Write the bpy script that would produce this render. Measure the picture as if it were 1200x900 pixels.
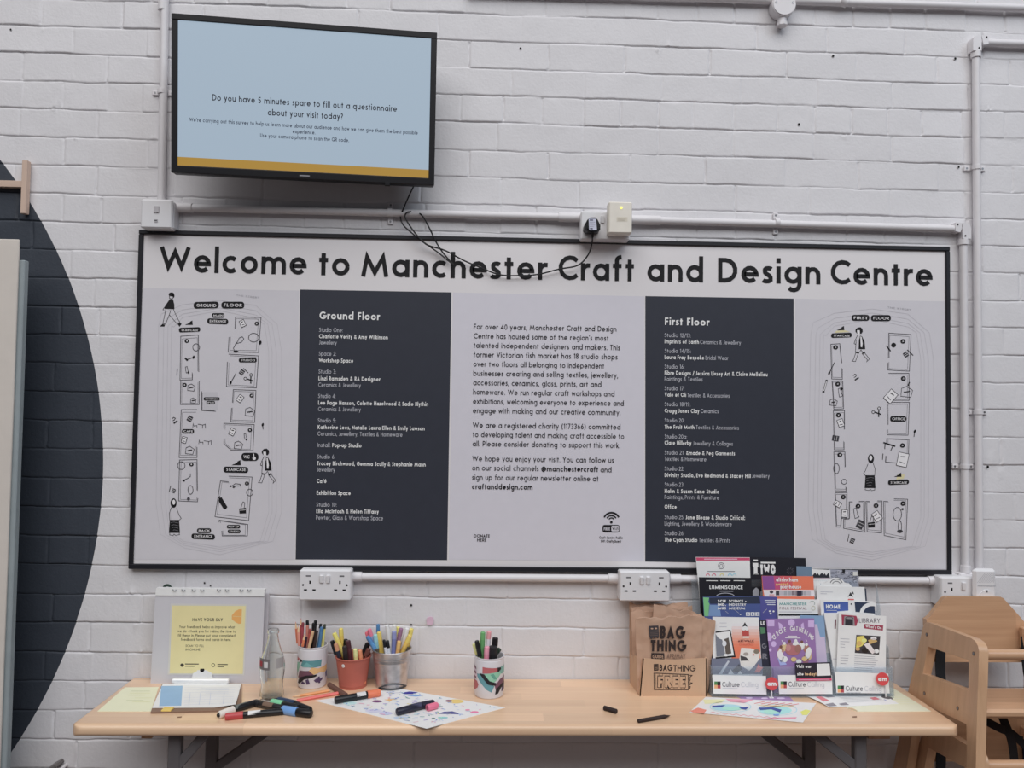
import bpy, math, random
import numpy as np
from mathutils import Vector as V3

# ---------------------------------------------------------------- scene, camera, light
S = bpy.context.scene
for o in list(bpy.data.objects): bpy.data.objects.remove(o)
COL = S.collection
F_PX = 900.0
YAW, PITCH, ROLL = 0.0317077, 0.0351431, 0.0141982
CAMP = np.array([0.9764, -2.1513, 1.4656])

def cam_axes():
    cy, sy, cp, sp = math.cos(YAW), math.sin(YAW), math.cos(PITCH), math.sin(PITCH)
    fw = np.array([sy*cp, cy*cp, sp]); r = np.array([cy, -sy, 0.0]); u = np.cross(r, fw)
    return r*math.cos(ROLL)+u*math.sin(ROLL), -r*math.sin(ROLL)+u*math.cos(ROLL), fw
CR, CU, CF = cam_axes()

def setup_camera():
    cd = bpy.data.cameras.new('camera'); c = bpy.data.objects.new('camera', cd); COL.objects.link(c)
    cd.sensor_fit = 'HORIZONTAL'; cd.sensor_width = 36.0; cd.lens = F_PX/1200*36.0
    cd.clip_start = 0.05; cd.clip_end = 60
    from mathutils import Matrix
    m = Matrix(((CR[0], CU[0], -CF[0], CAMP[0]), (CR[1], CU[1], -CF[1], CAMP[1]), (CR[2], CU[2], -CF[2], CAMP[2]), (0, 0, 0, 1)))
    c.matrix_world = m
    S.camera = c
setup_camera()

def area_light(name, loc, target, sx, sy, power, color):
    ld = bpy.data.lights.new(name, 'AREA'); ld.shape = 'RECTANGLE'; ld.size = sx; ld.size_y = sy
    ld.energy = power; ld.color = color
    o = bpy.data.objects.new(name, ld); COL.objects.link(o); o.location = loc
    d = V3(target)-V3(loc); o.rotation_euler = d.to_track_quat('-Z', 'Y').to_euler()
    return o
WORLD_STRENGTH = 0.065
w = bpy.data.worlds.new('world'); S.world = w; w.use_nodes = True
w.node_tree.nodes['Background'].inputs[0].default_value = (0.92, 0.92, 1.0, 1)
w.node_tree.nodes['Background'].inputs[1].default_value = WORLD_STRENGTH
area_light('skylight', (0.6, -6.0, 8.6), (1.05, 0.0, 1.2), 12.0, 8.0, 870, (1.0, 0.99, 0.985))
area_light('skylight', (6.5, -5.0, 6.0), (2.2, 0, 1.4), 3.0, 3.0, 115, (0.72, 0.86, 1.0))
S.view_settings.view_transform = 'Standard'
S.view_settings.look = 'None'
S.view_settings.exposure = 0.0
S.view_settings.gamma = 1.0
S.view_settings.use_curve_mapping = False

# ---------------------------------------------------------------- rays: a photo pixel meets a real plane
def RAY(px, py):
    return CF + CR*((px-600)/F_PX) - CU*((py-450)/F_PX)
def W(px, py, y=0.0):
    v = RAY(px, py); t = (y-CAMP[1])/v[1]; return CAMP+t*v
def T(px, py, z=0.72):
    v = RAY(px, py); t = (z-CAMP[2])/v[2]; return CAMP+t*v

# ---------------------------------------------------------------- materials
def lin(c):
    c = c/255.0
    return c/12.92 if c <= 0.04045 else ((c+0.055)/1.055)**2.4
GAIN = 1.45
def alb(rgb, gain=None):
    g = GAIN if gain is None else gain
    c = [lin(x)*g for x in rgb]; y = 0.3*c[0]+0.55*c[1]+0.15*c[2]
    return tuple(min(0.88, max(0.004, y+(x-y)*0.84)) for x in c)
MATS = {}
def mat(name, rgb, rough=0.6, metal=0.0, gain=None, noise=0.04, nscale=30.0, bump=0.0, bscale=200.0, coat=0.0, spec=0.4):
    if name in MATS: return MATS[name]
    m = bpy.data.materials.new(name); m.use_nodes = True; MATS[name] = m
    nt = m.node_tree; b = nt.nodes['Principled BSDF']
    c = alb(rgb, gain)
    b.inputs['Roughness'].default_value = rough; b.inputs['Metallic'].default_value = metal
    b.inputs['Specular IOR Level'].default_value = spec
    if coat: b.inputs['Coat Weight'].default_value = coat; b.inputs['Coat Roughness'].default_value = 0.15
    tc = nt.nodes.new('ShaderNodeTexCoord')
    n = nt.nodes.new('ShaderNodeTexNoise'); n.inputs['Scale'].default_value = nscale; n.inputs['Detail'].default_value = 3
    nt.links.new(tc.outputs['Object'], n.inputs['Vector'])
    r = nt.nodes.new('ShaderNodeValToRGB')
    r.color_ramp.elements[0].position = 0.3; r.color_ramp.elements[1].position = 0.7
    r.color_ramp.elements[0].color = tuple(x*(1-noise) for x in c)+(1,)
    r.color_ramp.elements[1].color = tuple(min(0.9, x*(1+noise)) for x in c)+(1,)
    nt.links.new(n.outputs['Fac'], r.inputs['Fac']); nt.links.new(r.outputs['Color'], b.inputs['Base Color'])
    if bump:
        n2 = nt.nodes.new('ShaderNodeTexNoise'); n2.inputs['Scale'].default_value = bscale; n2.inputs['Detail'].default_value = 4
        nt.links.new(tc.outputs['Object'], n2.inputs['Vector'])
        bp = nt.nodes.new('ShaderNodeBump'); bp.inputs['Strength'].default_value = bump; bp.inputs['Distance'].default_value = 0.002
        nt.links.new(n2.outputs['Fac'], bp.inputs['Height']); nt.links.new(bp.outputs['Normal'], b.inputs['Normal'])
    return m
def ink(rgb, rough=0.7, gain=None):
    return mat('ink_%d_%d_%d_%s' % (rgb[0], rgb[1], rgb[2], gain), rgb, rough, gain=gain, noise=0.02)
def emis(name, rgb, strength=1.0):
    if name in MATS: return MATS[name]
    m = bpy.data.materials.new(name); m.use_nodes = True; MATS[name] = m
    b = m.node_tree.nodes['Principled BSDF']
    b.inputs['Base Color'].default_value = (0.02, 0.02, 0.02, 1); b.inputs['Roughness'].default_value = 0.35
    b.inputs['Emission Color'].default_value = tuple(lin(x) for x in rgb)+(1,)
    b.inputs['Emission Strength'].default_value = strength
    return m
def wood(name, light, dark, axis='x', rough=0.35, scale=1.0, coat=0.25, strips=0.16):
    if name in MATS: return MATS[name]
    m = bpy.data.materials.new(name); m.use_nodes = True; MATS[name] = m
    nt = m.node_tree; b = nt.nodes['Principled BSDF']
    b.inputs['Roughness'].default_value = rough
    b.inputs['Coat Weight'].default_value = coat; b.inputs['Coat Roughness'].default_value = 0.22
    tc = nt.nodes.new('ShaderNodeTexCoord'); mp = nt.nodes.new('ShaderNodeMapping')
    st = {'x': (1.2, 30, 30), 'y': (30, 1.2, 30), 'z': (30, 30, 1.2)}[axis]
    mp.inputs['Scale'].default_value = tuple(s*scale for s in st)
    nt.links.new(tc.outputs['Object'], mp.inputs['Vector'])
    n = nt.nodes.new('ShaderNodeTexNoise'); n.inputs['Scale'].default_value = 2.2; n.inputs['Detail'].default_value = 6; n.inputs['Roughness'].default_value = 0.6
    nt.links.new(mp.outputs['Vector'], n.inputs['Vector'])
    r = nt.nodes.new('ShaderNodeValToRGB')
    r.color_ramp.elements[0].position = 0.28; r.color_ramp.elements[1].position = 0.72
    r.color_ramp.elements[0].color = alb(dark)+(1,); r.color_ramp.elements[1].color = alb(light)+(1,)
    # staves: each glued strip a slightly different tone
    sep = nt.nodes.new('ShaderNodeSeparateXYZ'); nt.links.new(tc.outputs['Object'], sep.inputs[0])
    across = {'x': 1, 'y': 0, 'z': 1}[axis]; along = {'x': 0, 'y': 1, 'z': 2}[axis]
    def mth(op, a, bv):
        q = nt.nodes.new('ShaderNodeMath'); q.operation = op
        for i, x in enumerate((a, bv)):
            if hasattr(x, 'is_linked'): nt.links.new(x, q.inputs[i])
            else: q.inputs[i].default_value = x
        return q.outputs[0]
    strip = mth('FLOOR', mth('MULTIPLY', sep.outputs[across], 22.0), 0.0)
    seg = mth('FLOOR', mth('ADD', mth('MULTIPLY', sep.outputs[along], 2.3), mth('MULTIPLY', strip, 0.37)), 0.0)
    comb = nt.nodes.new('ShaderNodeCombineXYZ'); nt.links.new(strip, comb.inputs[0]); nt.links.new(seg, comb.inputs[1])
    wn = nt.nodes.new('ShaderNodeTexWhiteNoise'); nt.links.new(comb.outputs[0], wn.inputs['Vector'])
    v = mth('ADD', mth('MULTIPLY', wn.outputs['Value'], strips), 1.0-strips/2)
    mx = nt.nodes.new('ShaderNodeVectorMath'); mx.operation = 'SCALE'
    nt.links.new(n.outputs['Fac'], r.inputs['Fac'])
    nt.links.new(r.outputs['Color'], mx.inputs[0]); nt.links.new(v, mx.inputs['Scale'])
    nt.links.new(mx.outputs[0], b.inputs['Base Color'])
    return m
def clear(name, tint=(0.9, 0.95, 1.0), fac=0.12, rough=0.08):
    if name in MATS: return MATS[name]
    m = bpy.data.materials.new(name); m.use_nodes = True; MATS[name] = m
    nt = m.node_tree; b = nt.nodes['Principled BSDF']; out = nt.nodes['Material Output']
    b.inputs['Base Color'].default_value = (0.75, 0.8, 0.84, 1); b.inputs['Roughness'].default_value = rough
    t = nt.nodes.new('ShaderNodeBsdfTransparent'); t.inputs[0].default_value = tint+(1,)
    lw = nt.nodes.new('ShaderNodeLayerWeight'); lw.inputs['Blend'].default_value = 0.25
    ad = nt.nodes.new('ShaderNodeMath'); ad.operation = 'MULTIPLY_ADD'; ad.inputs[1].default_value = 0.6; ad.inputs[2].default_value = fac
    ad.use_clamp = True
    nt.links.new(lw.outputs['Facing'], ad.inputs[0])
    mx = nt.nodes.new('ShaderNodeMixShader'); nt.links.new(ad.outputs[0], mx.inputs[0])
    nt.links.new(t.outputs[0], mx.inputs[1]); nt.links.new(b.outputs[0], mx.inputs[2]); nt.links.new(mx.outputs[0], out.inputs[0])
    return m
def glass(name):
    if name in MATS: return MATS[name]
    m = bpy.data.materials.new(name); m.use_nodes = True; MATS[name] = m
    b = m.node_tree.nodes['Principled BSDF']
    b.inputs['Base Color'].default_value = (0.93, 0.96, 0.95, 1); b.inputs['Roughness'].default_value = 0.02
    b.inputs['Transmission Weight'].default_value = 1.0; b.inputs['IOR'].default_value = 1.45
    return m

# ---------------------------------------------------------------- mesh builder
def nrm(v):
    v = np.asarray(v, float); return v/np.linalg.norm(v)
class MB:
    def __init__(s): s.v = []; s.f = []; s.mi = []; s.mats = []
    def m(s, mt):
        if mt not in s.mats: s.mats.append(mt)
        return s.mats.index(mt)
    def add(s, vs, fs, mt):
        o = len(s.v); k = s.m(mt)
        s.v.extend([tuple(map(float, p)) for p in vs])
        for f in fs: s.f.append(tuple(i+o for i in f)); s.mi.append(k)
        return s
    def poly(s, pts, mt): return s.add(pts, [tuple(range(len(pts)))], mt)
    def obox(s, c, ax, half, mt, bev=0.0):
        c = np.asarray(c, float); ax = [np.asarray(a, float) for a in ax]; h = list(half)
        bev = min(bev, min(h)*0.95)
        if bev <= 0:
            vs = [c+ax[0]*h[0]*i+ax[1]*h[1]*j+ax[2]*h[2]*k for i in (-1, 1) for j in (-1, 1) for k in (-1, 1)]
            return s.add(vs, [(0, 1, 3, 2), (4, 6, 7, 5), (0, 4, 5, 1), (2, 3, 7, 6), (0, 2, 6, 4), (1, 5, 7, 3)], mt)
        vs = []; idx = {}
        for i in (-1, 1):
            for j in (-1, 1):
                for k in (-1, 1):
                    sg = (i, j, k)
                    for a in range(3):
                        q = [h[b]-(0 if b == a else bev) for b in range(3)]
                        idx[(i, j, k, a)] = len(vs)
                        vs.append(c+sum(ax[b]*q[b]*sg[b] for b in range(3)))
        fs = []
        for a in range(3):
            b, d = (a+1) % 3, (a+2) % 3
            for sa in (-1, 1):
                q = []
                for sb, sd in ((-1, -1), (1, -1), (1, 1), (-1, 1)):
                    sg = [0, 0, 0]; sg[a] = sa; sg[b] = sb; sg[d] = sd
                    q.append(idx[tuple(sg)+(a,)])
                fs.append(tuple(q if sa > 0 else q[::-1]))
            for sb in (-1, 1):
                for sd in (-1, 1):
                    def g(sa, face):
                        sg = [0, 0, 0]; sg[a] = sa; sg[b] = sb; sg[d] = sd
                        return idx[tuple(sg)+(face,)]
                    q = (g(-1, b), g(1, b), g(1, d), g(-1, d))
                    fs.append(q if sb*sd < 0 else q[::-1])
        for i in (-1, 1):
            for j in (-1, 1):
                for k in (-1, 1):
                    q = tuple(idx[(i, j, k, a)] for a in range(3))
                    fs.append(q if i*j*k > 0 else q[::-1])
        return s.add(vs, fs, mt)
    def box(s, lo, hi, mt, bev=0.0):
        lo = np.asarray(lo, float); hi = np.asarray(hi, float)
        return s.obox((lo+hi)/2, np.eye(3), (hi-lo)/2, mt, bev)
    def tube(s, pts, r, mt, n=12, caps=True, closed=False):
        P = [np.asarray(p, float) for p in pts]; N = len(P)
        R = r if hasattr(r, '__len__') else [r]*N
        vs = []; prev = None
        for i in range(N):
            if closed: t = P[(i+1) % N]-P[i-1]
            else: t = P[min(i+1, N-1)]-P[max(i-1, 0)]
            if np.linalg.norm(t) < 1e-12: t = P[-1]-P[0]
            t = nrm(t)
            if prev is None:
                a = np.array([0, 0, 1.0]) if abs(t[2]) < 0.9 else np.array([1.0, 0, 0])
                u = nrm(np.cross(a, t))
            else: u = nrm(prev-t*(prev@t))
            prev = u; w_ = np.cross(t, u)
            for k in range(n):
                a = 2*math.pi*k/n
                vs.append(P[i]+R[i]*(u*math.cos(a)+w_*math.sin(a)))
        fs = []
        for i in range(N if closed else N-1):
            j = (i+1) % N
            for k in range(n):
                fs.append((i*n+k, i*n+(k+1) % n, j*n+(k+1) % n, j*n+k))
        if caps and not closed:
            fs.append(tuple(range(n))[::-1]); fs.append(tuple((N-1)*n+k for k in range(n)))
        return s.add(vs, fs, mt)
    def lathe(s, base, prof, mt, n=40, cap0=False, cap1=False):
        base = np.asarray(base, float); vs = []
        for (r, z) in prof:
            for k in range(n):
                a = 2*math.pi*k/n; vs.append(base+np.array([r*math.cos(a), r*math.sin(a), z]))
        fs = []
        for i in range(len(prof)-1):
            for k in range(n):
                fs.append((i*n+k, i*n+(k+1) % n, (i+1)*n+(k+1) % n, (i+1)*n+k))
        if cap0: fs.append(tuple(range(n))[::-1])
        if cap1: fs.append(tuple((len(prof)-1)*n+k for k in range(n)))
        return s.add(vs, fs, mt)
    def prism(s, fr, uv, depth, mt, off=0.0, side=None):
        """polygon (u, v) on frame fr, front face at off, body going back by depth"""
        n = len(uv)
        area = sum(uv[i][0]*uv[(i+1) % n][1]-uv[(i+1) % n][0]*uv[i][1] for i in range(n))
        if area < 0: uv = uv[::-1]
        vs = [fr.at(u, v, off) for u, v in uv]+[fr.at(u, v, off-depth) for u, v in uv]
        s.add(vs, [tuple(range(n)), tuple(range(n, 2*n))[::-1]], mt)
        return s.add(vs, [(i, i+n, (i+1) % n+n, (i+1) % n) for i in range(n)], side or mt)
    def build(s, name, parent=None, org=None, smooth=35.0):
        if parent is not None: org = ORG[parent.name]
        elif org is None: org = (0, 0, 0)
        org = tuple(map(float, org))
        me = bpy.data.meshes.new(name)
        me.from_pydata([(p[0]-org[0], p[1]-org[1], p[2]-org[2]) for p in s.v], [], s.f)
        for mt in s.mats: me.materials.append(mt)
        me.polygons.foreach_set('material_index', s.mi)
        if smooth:
            me.polygons.foreach_set('use_smooth', [True]*len(s.f))
            me.set_sharp_from_angle(angle=math.radians(smooth))
        me.update()
        o = bpy.data.objects.new(name, me); COL.objects.link(o)
        if parent is not None: o.parent = parent
        else: o.location = org
        ORG[o.name] = org
        return o
ORG = {}
def tag(o, label, cat, group=None, kind=None):
    o['label'] = label; o['category'] = cat
    if group: o['group'] = group
    if kind: o['kind'] = kind
    return o
def thing(name, label, cat, loc, group=None):
    o = bpy.data.objects.new(name, None); COL.objects.link(o); o.empty_display_size = 0.02
    loc = tuple(map(float, loc))
    o.location = loc; ORG[o.name] = loc
    return tag(o, label, cat, group)
def structure(o):
    o['kind'] = 'structure'; return o

# ---------------------------------------------------------------- planes to draw on
class Fr:
    def __init__(s, P0, U, V):
        s.P = np.asarray(P0, float); s.U = nrm(U); s.V = nrm(np.asarray(V, float)-s.U*(np.asarray(V, float)@s.U)); s.N = np.cross(s.U, s.V)
        s.sc = abs((s.P-CAMP)@CF)/F_PX
    def at(s, u, v, off=0.0): return s.P+s.U*u+s.V*v+s.N*off
    def px(s, px, py):
        d = RAY(px, py); t = ((s.P-CAMP)@s.N)/(d@s.N); q = CAMP+d*t-s.P
        return (q@s.U, q@s.V)
    def pts(s, L): return [s.px(*p) for p in L]
LAY = 0.00035
def ribbon_uv(pts, w, closed=False):
    P = [np.asarray(p, float) for p in pts]; h = w/2; n = len(P); out = []
    for i in range(n):
        a = P[i-1] if (i > 0 or closed) else None
        b = P[(i+1) % n] if (i < n-1 or closed) else None
        d1 = P[i]-a if a is not None else None; d2 = b-P[i] if b is not None else None
        if d1 is None: d1 = d2
        if d2 is None: d2 = d1
        l1 = np.linalg.norm(d1); l2 = np.linalg.norm(d2)
        d1 = d1/l1 if l1 > 1e-12 else np.array([1.0, 0]); d2 = d2/l2 if l2 > 1e-12 else d1
        n1 = np.array([-d1[1], d1[0]]); n2 = np.array([-d2[1], d2[0]])
        m_ = n1+n2; lm = np.linalg.norm(m_)
        m_ = m_/lm if lm > 1e-6 else n1
        k = h/max(0.35, m_@n1)
        out.append((P[i]+m_*k, P[i]-m_*k))
    return out
class Draw:
    def __init__(s, mb, fr, z0=1): s.mb = mb; s.fr = fr; s.z0 = z0
    def _off(s, l): return (s.z0+l)*LAY
    def uvpoly(s, uv, mt, l=0):
        n = len(uv); area = sum(uv[i][0]*uv[(i+1) % n][1]-uv[(i+1) % n][0]*uv[i][1] for i in range(n))
        if area < 0: uv = uv[::-1]
        s.mb.poly([s.fr.at(u, v, s._off(l)) for u, v in uv], mt)
    def poly(s, P, mt, l=0): s.uvpoly(s.fr.pts(P), mt, l)
    def uvline(s, uv, w, mt, l=1, closed=False):
        R = ribbon_uv(uv, w, closed); vs = []
        for a, b in R: vs += [s.fr.at(b[0], b[1], s._off(l)), s.fr.at(a[0], a[1], s._off(l))]
        n = len(R); fs = [(2*i, 2*((i+1) % n), 2*((i+1) % n)+1, 2*i+1) for i in range(n if closed else n-1)]
        s.mb.add(vs, fs, mt)
    def line(s, P, w, mt, l=1, closed=False): s.uvline(s.fr.pts(P), w*s.fr.sc, mt, l, closed)
    def ell(s, cx, cy, rx, ry, mt, l=1, rot=0, n=20):
        c, q = math.cos(math.radians(rot)), math.sin(math.radians(rot)); L = []
        for k in range(n):
            a = 2*math.pi*k/n; x, y = rx*math.cos(a), ry*math.sin(a); L.append((cx+x*c-y*q, cy+x*q+y*c))
        s.poly(L, mt, l)
    def ring(s, cx, cy, rx, ry, w, mt, l=1, n=20, a0=0, a1=360):
        L = [(cx+rx*math.cos(math.radians(a0+(a1-a0)*k/n)), cy+ry*math.sin(math.radians(a0+(a1-a0)*k/n))) for k in range(n+(a1-a0 < 360))]
        s.line(L, w, mt, l, closed=(a1-a0 >= 360))
    def rect(s, x0, y0, x1, y1, mt, l=0): s.poly([(x0, y0), (x1, y0), (x1, y1), (x0, y1)], mt, l)
    def pill(s, x0, y0, x1, y1, mt, l=1, r=None, skew=0):
        r = r or min((y1-y0), (x1-x0))*0.42; L = []
        for cx, cy, a0 in ((x1-r, y1-r, 0), (x0+r, y1-r, 90), (x0+r, y0+r, 180), (x1-r, y0+r, 270)):
            for k in range(5):
                a = math.radians(a0+22.5*k); x = cx+r*math.cos(a); L.append((x, cy+r*math.sin(a)+skew*(x-x0)/(x1-x0)))
        s.poly(L, mt, l)
    def text(s, t, x0, y, x1, cap, mt, wt=0.12, l=1, align='l', dy=0):
        """baseline starts at pixel (x0, y); ends at x1; cap height in px"""
        u0, v0 = s.fr.px(x0, y); u1, v1 = s.fr.px(x1, y+dy)
        if abs(u1-u0) < 1e-6: return
        text_uv(s, t, u0, v0, u1-u0, cap*s.fr.sc, mt, wt, l, (v1-v0) if dy else 0.0)

# ---------------------------------------------------------------- lettering (own stroke alphabet, geometric sans)
def arc(cx, cy, rx, ry, a0, a1, n=None):
    n = n or max(4, int(abs(a1-a0)/24))
    return [(cx+rx*math.cos(math.radians(a0+(a1-a0)*k/n)), cy+ry*math.sin(math.radians(a0+(a1-a0)*k/n))) for k in range(n+1)]
def bez(p0, p1, p2, p3, n=7):
    return [tuple((1-t)**3*a+3*(1-t)**2*t*b+3*(1-t)*t*t*c+t**3*d for a, b, c, d in zip(p0, p1, p2, p3)) for t in [k/n for k in range(n+1)]]
GC = {}
def glyphs(w):
    w = round(w, 3)
    if w in GC: return GC[w]
    h = w/2; X = 0.70; A = 1.06; D = -0.30; r = X/2-h; cy = X/2; L = h; cx = h+r; Rr = h+2*r; g = {}
    ring = lambda: arc(cx, cy, r, r, 0, 345, 15)+[(Rr, cy)]
    def put(ch, adv, *st): g[ch] = (adv, list(st))
    put(' ', 0.30)
    put('o', Rr+h, ring())
    put('a', Rr+h, ring(), [(Rr, 0), (Rr, X)])
    put('b', Rr+h, ring(), [(L, 0), (L, A)])
    put('d', Rr+h, ring(), [(Rr, 0), (Rr, A)])
    put('p', Rr+h, ring(), [(L, D), (L, X)])
    put('q', Rr+h, ring(), [(Rr, D), (Rr, X)])
    put('g', Rr+h, ring(), [(Rr, X), (Rr, -0.02)]+arc(Rr-0.24, -0.04, 0.24, 0.30-h, 0, -140)[1:])
    put('c', cx+r*0.72+h*0.7, arc(cx, cy, r, r, 48, 312))
    put('e', Rr+h, [(L+h*0.5, cy), (Rr, cy)]+arc(cx, cy, r, r, 8, 318))
    put('f', 0.40, [(0.17, 0), (0.17, 0.82)]+arc(0.36, 0.84, 0.19, A-0.84-h, 180, 88)[1:], [(0.0, X-h), (0.37, X-h)])
    rn = 0.22
    arch = lambda x0, q: [(x0, X-h-q-0.04)]+arc(x0+q, X-h-q, q, q, 180, 0)+[(x0+2*q, 0)]
    put('n', L+2*rn+h, [(L, 0), (L, X)], arch(L, rn))
    put('h', L+2*rn+h, [(L, 0), (L, A)], arch(L, rn))
    put('m', L+4*0.21+h, [(L, 0), (L, X)], arch(L, 0.21), arch(L+0.42, 0.21))
    put('u', L+2*rn+h, [(L, X), (L, h+rn)]+arc(L+rn, h+rn, rn, rn, 180, 360)[1:], [(L+2*rn, 0), (L+2*rn, X)])
    put('r', 0.36, [(L, 0), (L, X)], [(L, X-h-0.26)]+arc(L+0.24, X-h-0.24, 0.24, 0.24, 180, 75))
    put('i', w, [(L, 0), (L, X)], [(L, 0.84), (L, 0.84+w*1.15)])
    put('j', w+0.08, [(L+0.08, X), (L+0.08, -0.14)]+[(L+0.02, D+h), (L-0.1, D+h)], [(L+0.08, 0.84), (L+0.08, 0.84+w*1.15)])
    put('l', w, [(L, 0), (L, A)])
    put('k', 0.50, [(L, 0), (L, A)], [(L, 0.26), (0.44, X)], [(0.16, 0.36), (0.47, 0)])
    put('s', 0.42, bez((0.37, X-0.12), (0.32, X-h+0.02), (0.07, X-h+0.03), (L+0.02, X-0.19))+bez((L+0.02, X-0.19), (0.08, X*0.5), (0.37, X*0.52), (0.42-h, 0.18))[1:]+bez((0.42-h, 0.18), (0.38, h-0.02), (0.08, h-0.03), (0.03, 0.13))[1:])
    put('t', 0.36, [(0.17, 0), (0.17, 0.88)], [(0, X-h), (0.35, X-h)])
    put('v', 0.56, [(h*0.8, X), (0.28, h*2.2), (0.56-h*0.8, X)])
    put('w', 0.82, [(h*0.8, X), (0.21, h*2.2), (0.41, X-h*1.8), (0.61, h*2.2), (0.82-h*0.8, X)])
    put('x', 0.52, [(0.03, 0), (0.49, X)], [(0.03, X), (0.49, 0)])
    put('y', 0.56, [(h*0.8, X), (0.28, h)], [(0.56-h*0.8, X), (0.15, D)])
    put('z', 0.46, [(0.02, X-h), (0.42, X-h), (0.03, h), (0.45, h)])
    C = 1.0; R = 0.5-h; t = 2.55*h
    put('A', 0.76, [(h*0.8, 0), (0.38, C-t*0.9), (0.76-h*0.8, 0)], [(0.17, 0.3), (0.59, 0.3)])
    bowl = lambda x, y0, y1, rx: [(L, y1)]+arc(x, (y0+y1)/2, rx, (y1-y0)/2, 90, -90)+[(L, y0)]
    put('B', 0.58, [(L, 0), (L, C)], bowl(0.30, 0.53, C-h, 0.21-h/2), bowl(0.32, h, 0.53, 0.26-h))
    put('C', 0.80, arc(R+h, 0.5, R, R, 45, 315))
    put('D', 0.78, [(L, 0), (L, C)], bowl(0.30, h, C-h, 0.48-h))
    put('E', 0.50, [(0.49, C-h), (L, C-h), (L, h), (0.49, h)], [(L, 0.52), (0.45, 0.52)])
    put('F', 0.48, [(0.47, C-h), (L, C-h), (L, 0)], [(L, 0.50), (0.43, 0.50)])
    put('G', 0.92, arc(R+h, 0.5, R, R, 45, 352)+[(2*R+h, 0.46), (0.52, 0.46)])
    put('H', 0.72, [(L, 0), (L, C)], [(0.72-h, 0), (0.72-h, C)], [(L, 0.52), (0.72-h, 0.52)])
    put('I', w, [(L, 0), (L, C)])
    put('J', 0.36, [(0.36-h, C), (0.36-h, 0.2)]+arc(0.2-h, 0.2, 0.16, 0.2-h, 0, -130)[1:])
    put('K', 0.64, [(L, 0), (L, C)], [(L, 0.42), (0.58, C)], [(0.2, 0.58), (0.61, 0)])
    put('L', 0.46, [(L, C), (L, h), (0.45, h)])
    put('M', 1.08, [(h*0.9, 0), (0.22, C-t), (0.54, t*0.75), (0.86, C-t), (1.08-h*0.9, 0)])
    put('N', 0.76, [(L, 0), (L, C-t*0.8), (0.76-h, t*0.8), (0.76-h, C)])
    put('O', 1.0, arc(0.5, 0.5, R, R, 0, 345, 18)+[(0.5+R, 0.5)])
    put('P', 0.54, [(L, 0), (L, C)], bowl(0.28, 0.44, C-h, 0.26-h))
    put('Q', 1.0, arc(0.5, 0.5, R, R, 0, 345, 18)+[(0.5+R, 0.5)], [(0.6, 0.35), (0.9, 0)])
    put('R', 0.56, [(L, 0), (L, C)], bowl(0.28, 0.46, C-h, 0.26-h), [(0.24, 0.46), (0.53, 0)])
    put('S', 0.52, bez((0.46, 0.82), (0.38, C-h+0.04), (0.08, C-h+0.04), (L+0.03, 0.74))+bez((L+0.03, 0.74), (0.1, 0.5), (0.46, 0.56), (0.52-h, 0.27))[1:]+bez((0.52-h, 0.27), (0.46, h-0.04), (0.08, h-0.05), (0.03, 0.2))[1:])
    put('T', 0.54, [(0.27, 0), (0.27, C)], [(0, C-h), (0.54, C-h)])
    put('U', 0.68, [(L, C), (L, 0.34)]+arc(0.34, 0.34, 0.34-h, 0.34-h, 180, 360)+[(0.68-h, C)])
    put('V', 0.74, [(h*0.8, C), (0.37, t*0.9), (0.74-h*0.8, C)])
    put('W', 1.24, [(h*0.8, C), (0.35, t), (0.62, C-t*0.9), (0.89, t), (1.24-h*0.8, C)])
    put('X', 0.66, [(0.03, 0), (0.63, C)], [(0.03, C), (0.63, 0)])
    put('Y', 0.64, [(0.03, C), (0.32, 0.46), (0.61, C)], [(0.32, 0.46), (0.32, 0)])
    put('Z', 0.60, [(0.04, C-h), (0.55, C-h), (0.04, h), (0.58, h)])
    put('0', 0.60, arc(0.30, 0.5, 0.30-h, R, 0, 345, 16)+[(0.60-h, 0.5)])
    put('1', 0.30, [(0.02, 0.82), (0.22, C-h), (0.22, 0)])
    put('2', 0.54, arc(0.26, 0.72, 0.25-h, 0.28-h, 170, -30)+[(0.05, h), (0.54, h)])
    put('3', 0.52, arc(0.24, 0.74, 0.22, 0.26-h, 150, -80)+arc(0.24, 0.28, 0.27-h, 0.28-h, 85, -150))
    put('4', 0.62, [(0.46, 0), (0.46, C-h), (0.04, 0.28), (0.62, 0.28)])
    put('5', 0.54, [(0.48, C-h), (0.17, C-h), (0.10, 0.58)]+arc(0.24, 0.33, 0.29-h, 0.33-h, 110, -150))
    put('6', 0.58, arc(0.29, 0.30, 0.29-h, 0.30-h, 0, 350)+[(0.58-h, 0.3)], [(0.06, 0.4), (0.38, C)])
    put('7', 0.50, [(0.0, C-h), (0.46, C-h), (0.14, 0)])
    put('8', 0.54, arc(0.27, 0.75, 0.21, 0.25-h, 0, 360), arc(0.27, 0.27, 0.27-h, 0.27-h, 0, 360))
    put('9', 0.58, arc(0.29, 0.70, 0.29-h, 0.30-h, 0, 350)+[(0.58-h, 0.7)], [(0.52, 0.6), (0.20, 0)])
    dot = [(L, 0), (L, w*1.15)]
    put('.', w, dot); put(':', w, dot, [(L, 0.5), (L, 0.5+w*1.15)])
    put(',', w, [(L+0.02, w*1.1), (L-0.05, -0.14)])
    put("'", w, [(L, 0.78), (L+0.03, 1.02)])
    put('-', 0.30, [(0.02, 0.34), (0.28, 0.34)]); put('/', 0.40, [(0.02, -0.1), (0.38, 1.02)])
    put('+', 0.5, [(0.02, 0.4), (0.48, 0.4)], [(0.25, 0.17), (0.25, 0.63)])
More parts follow.
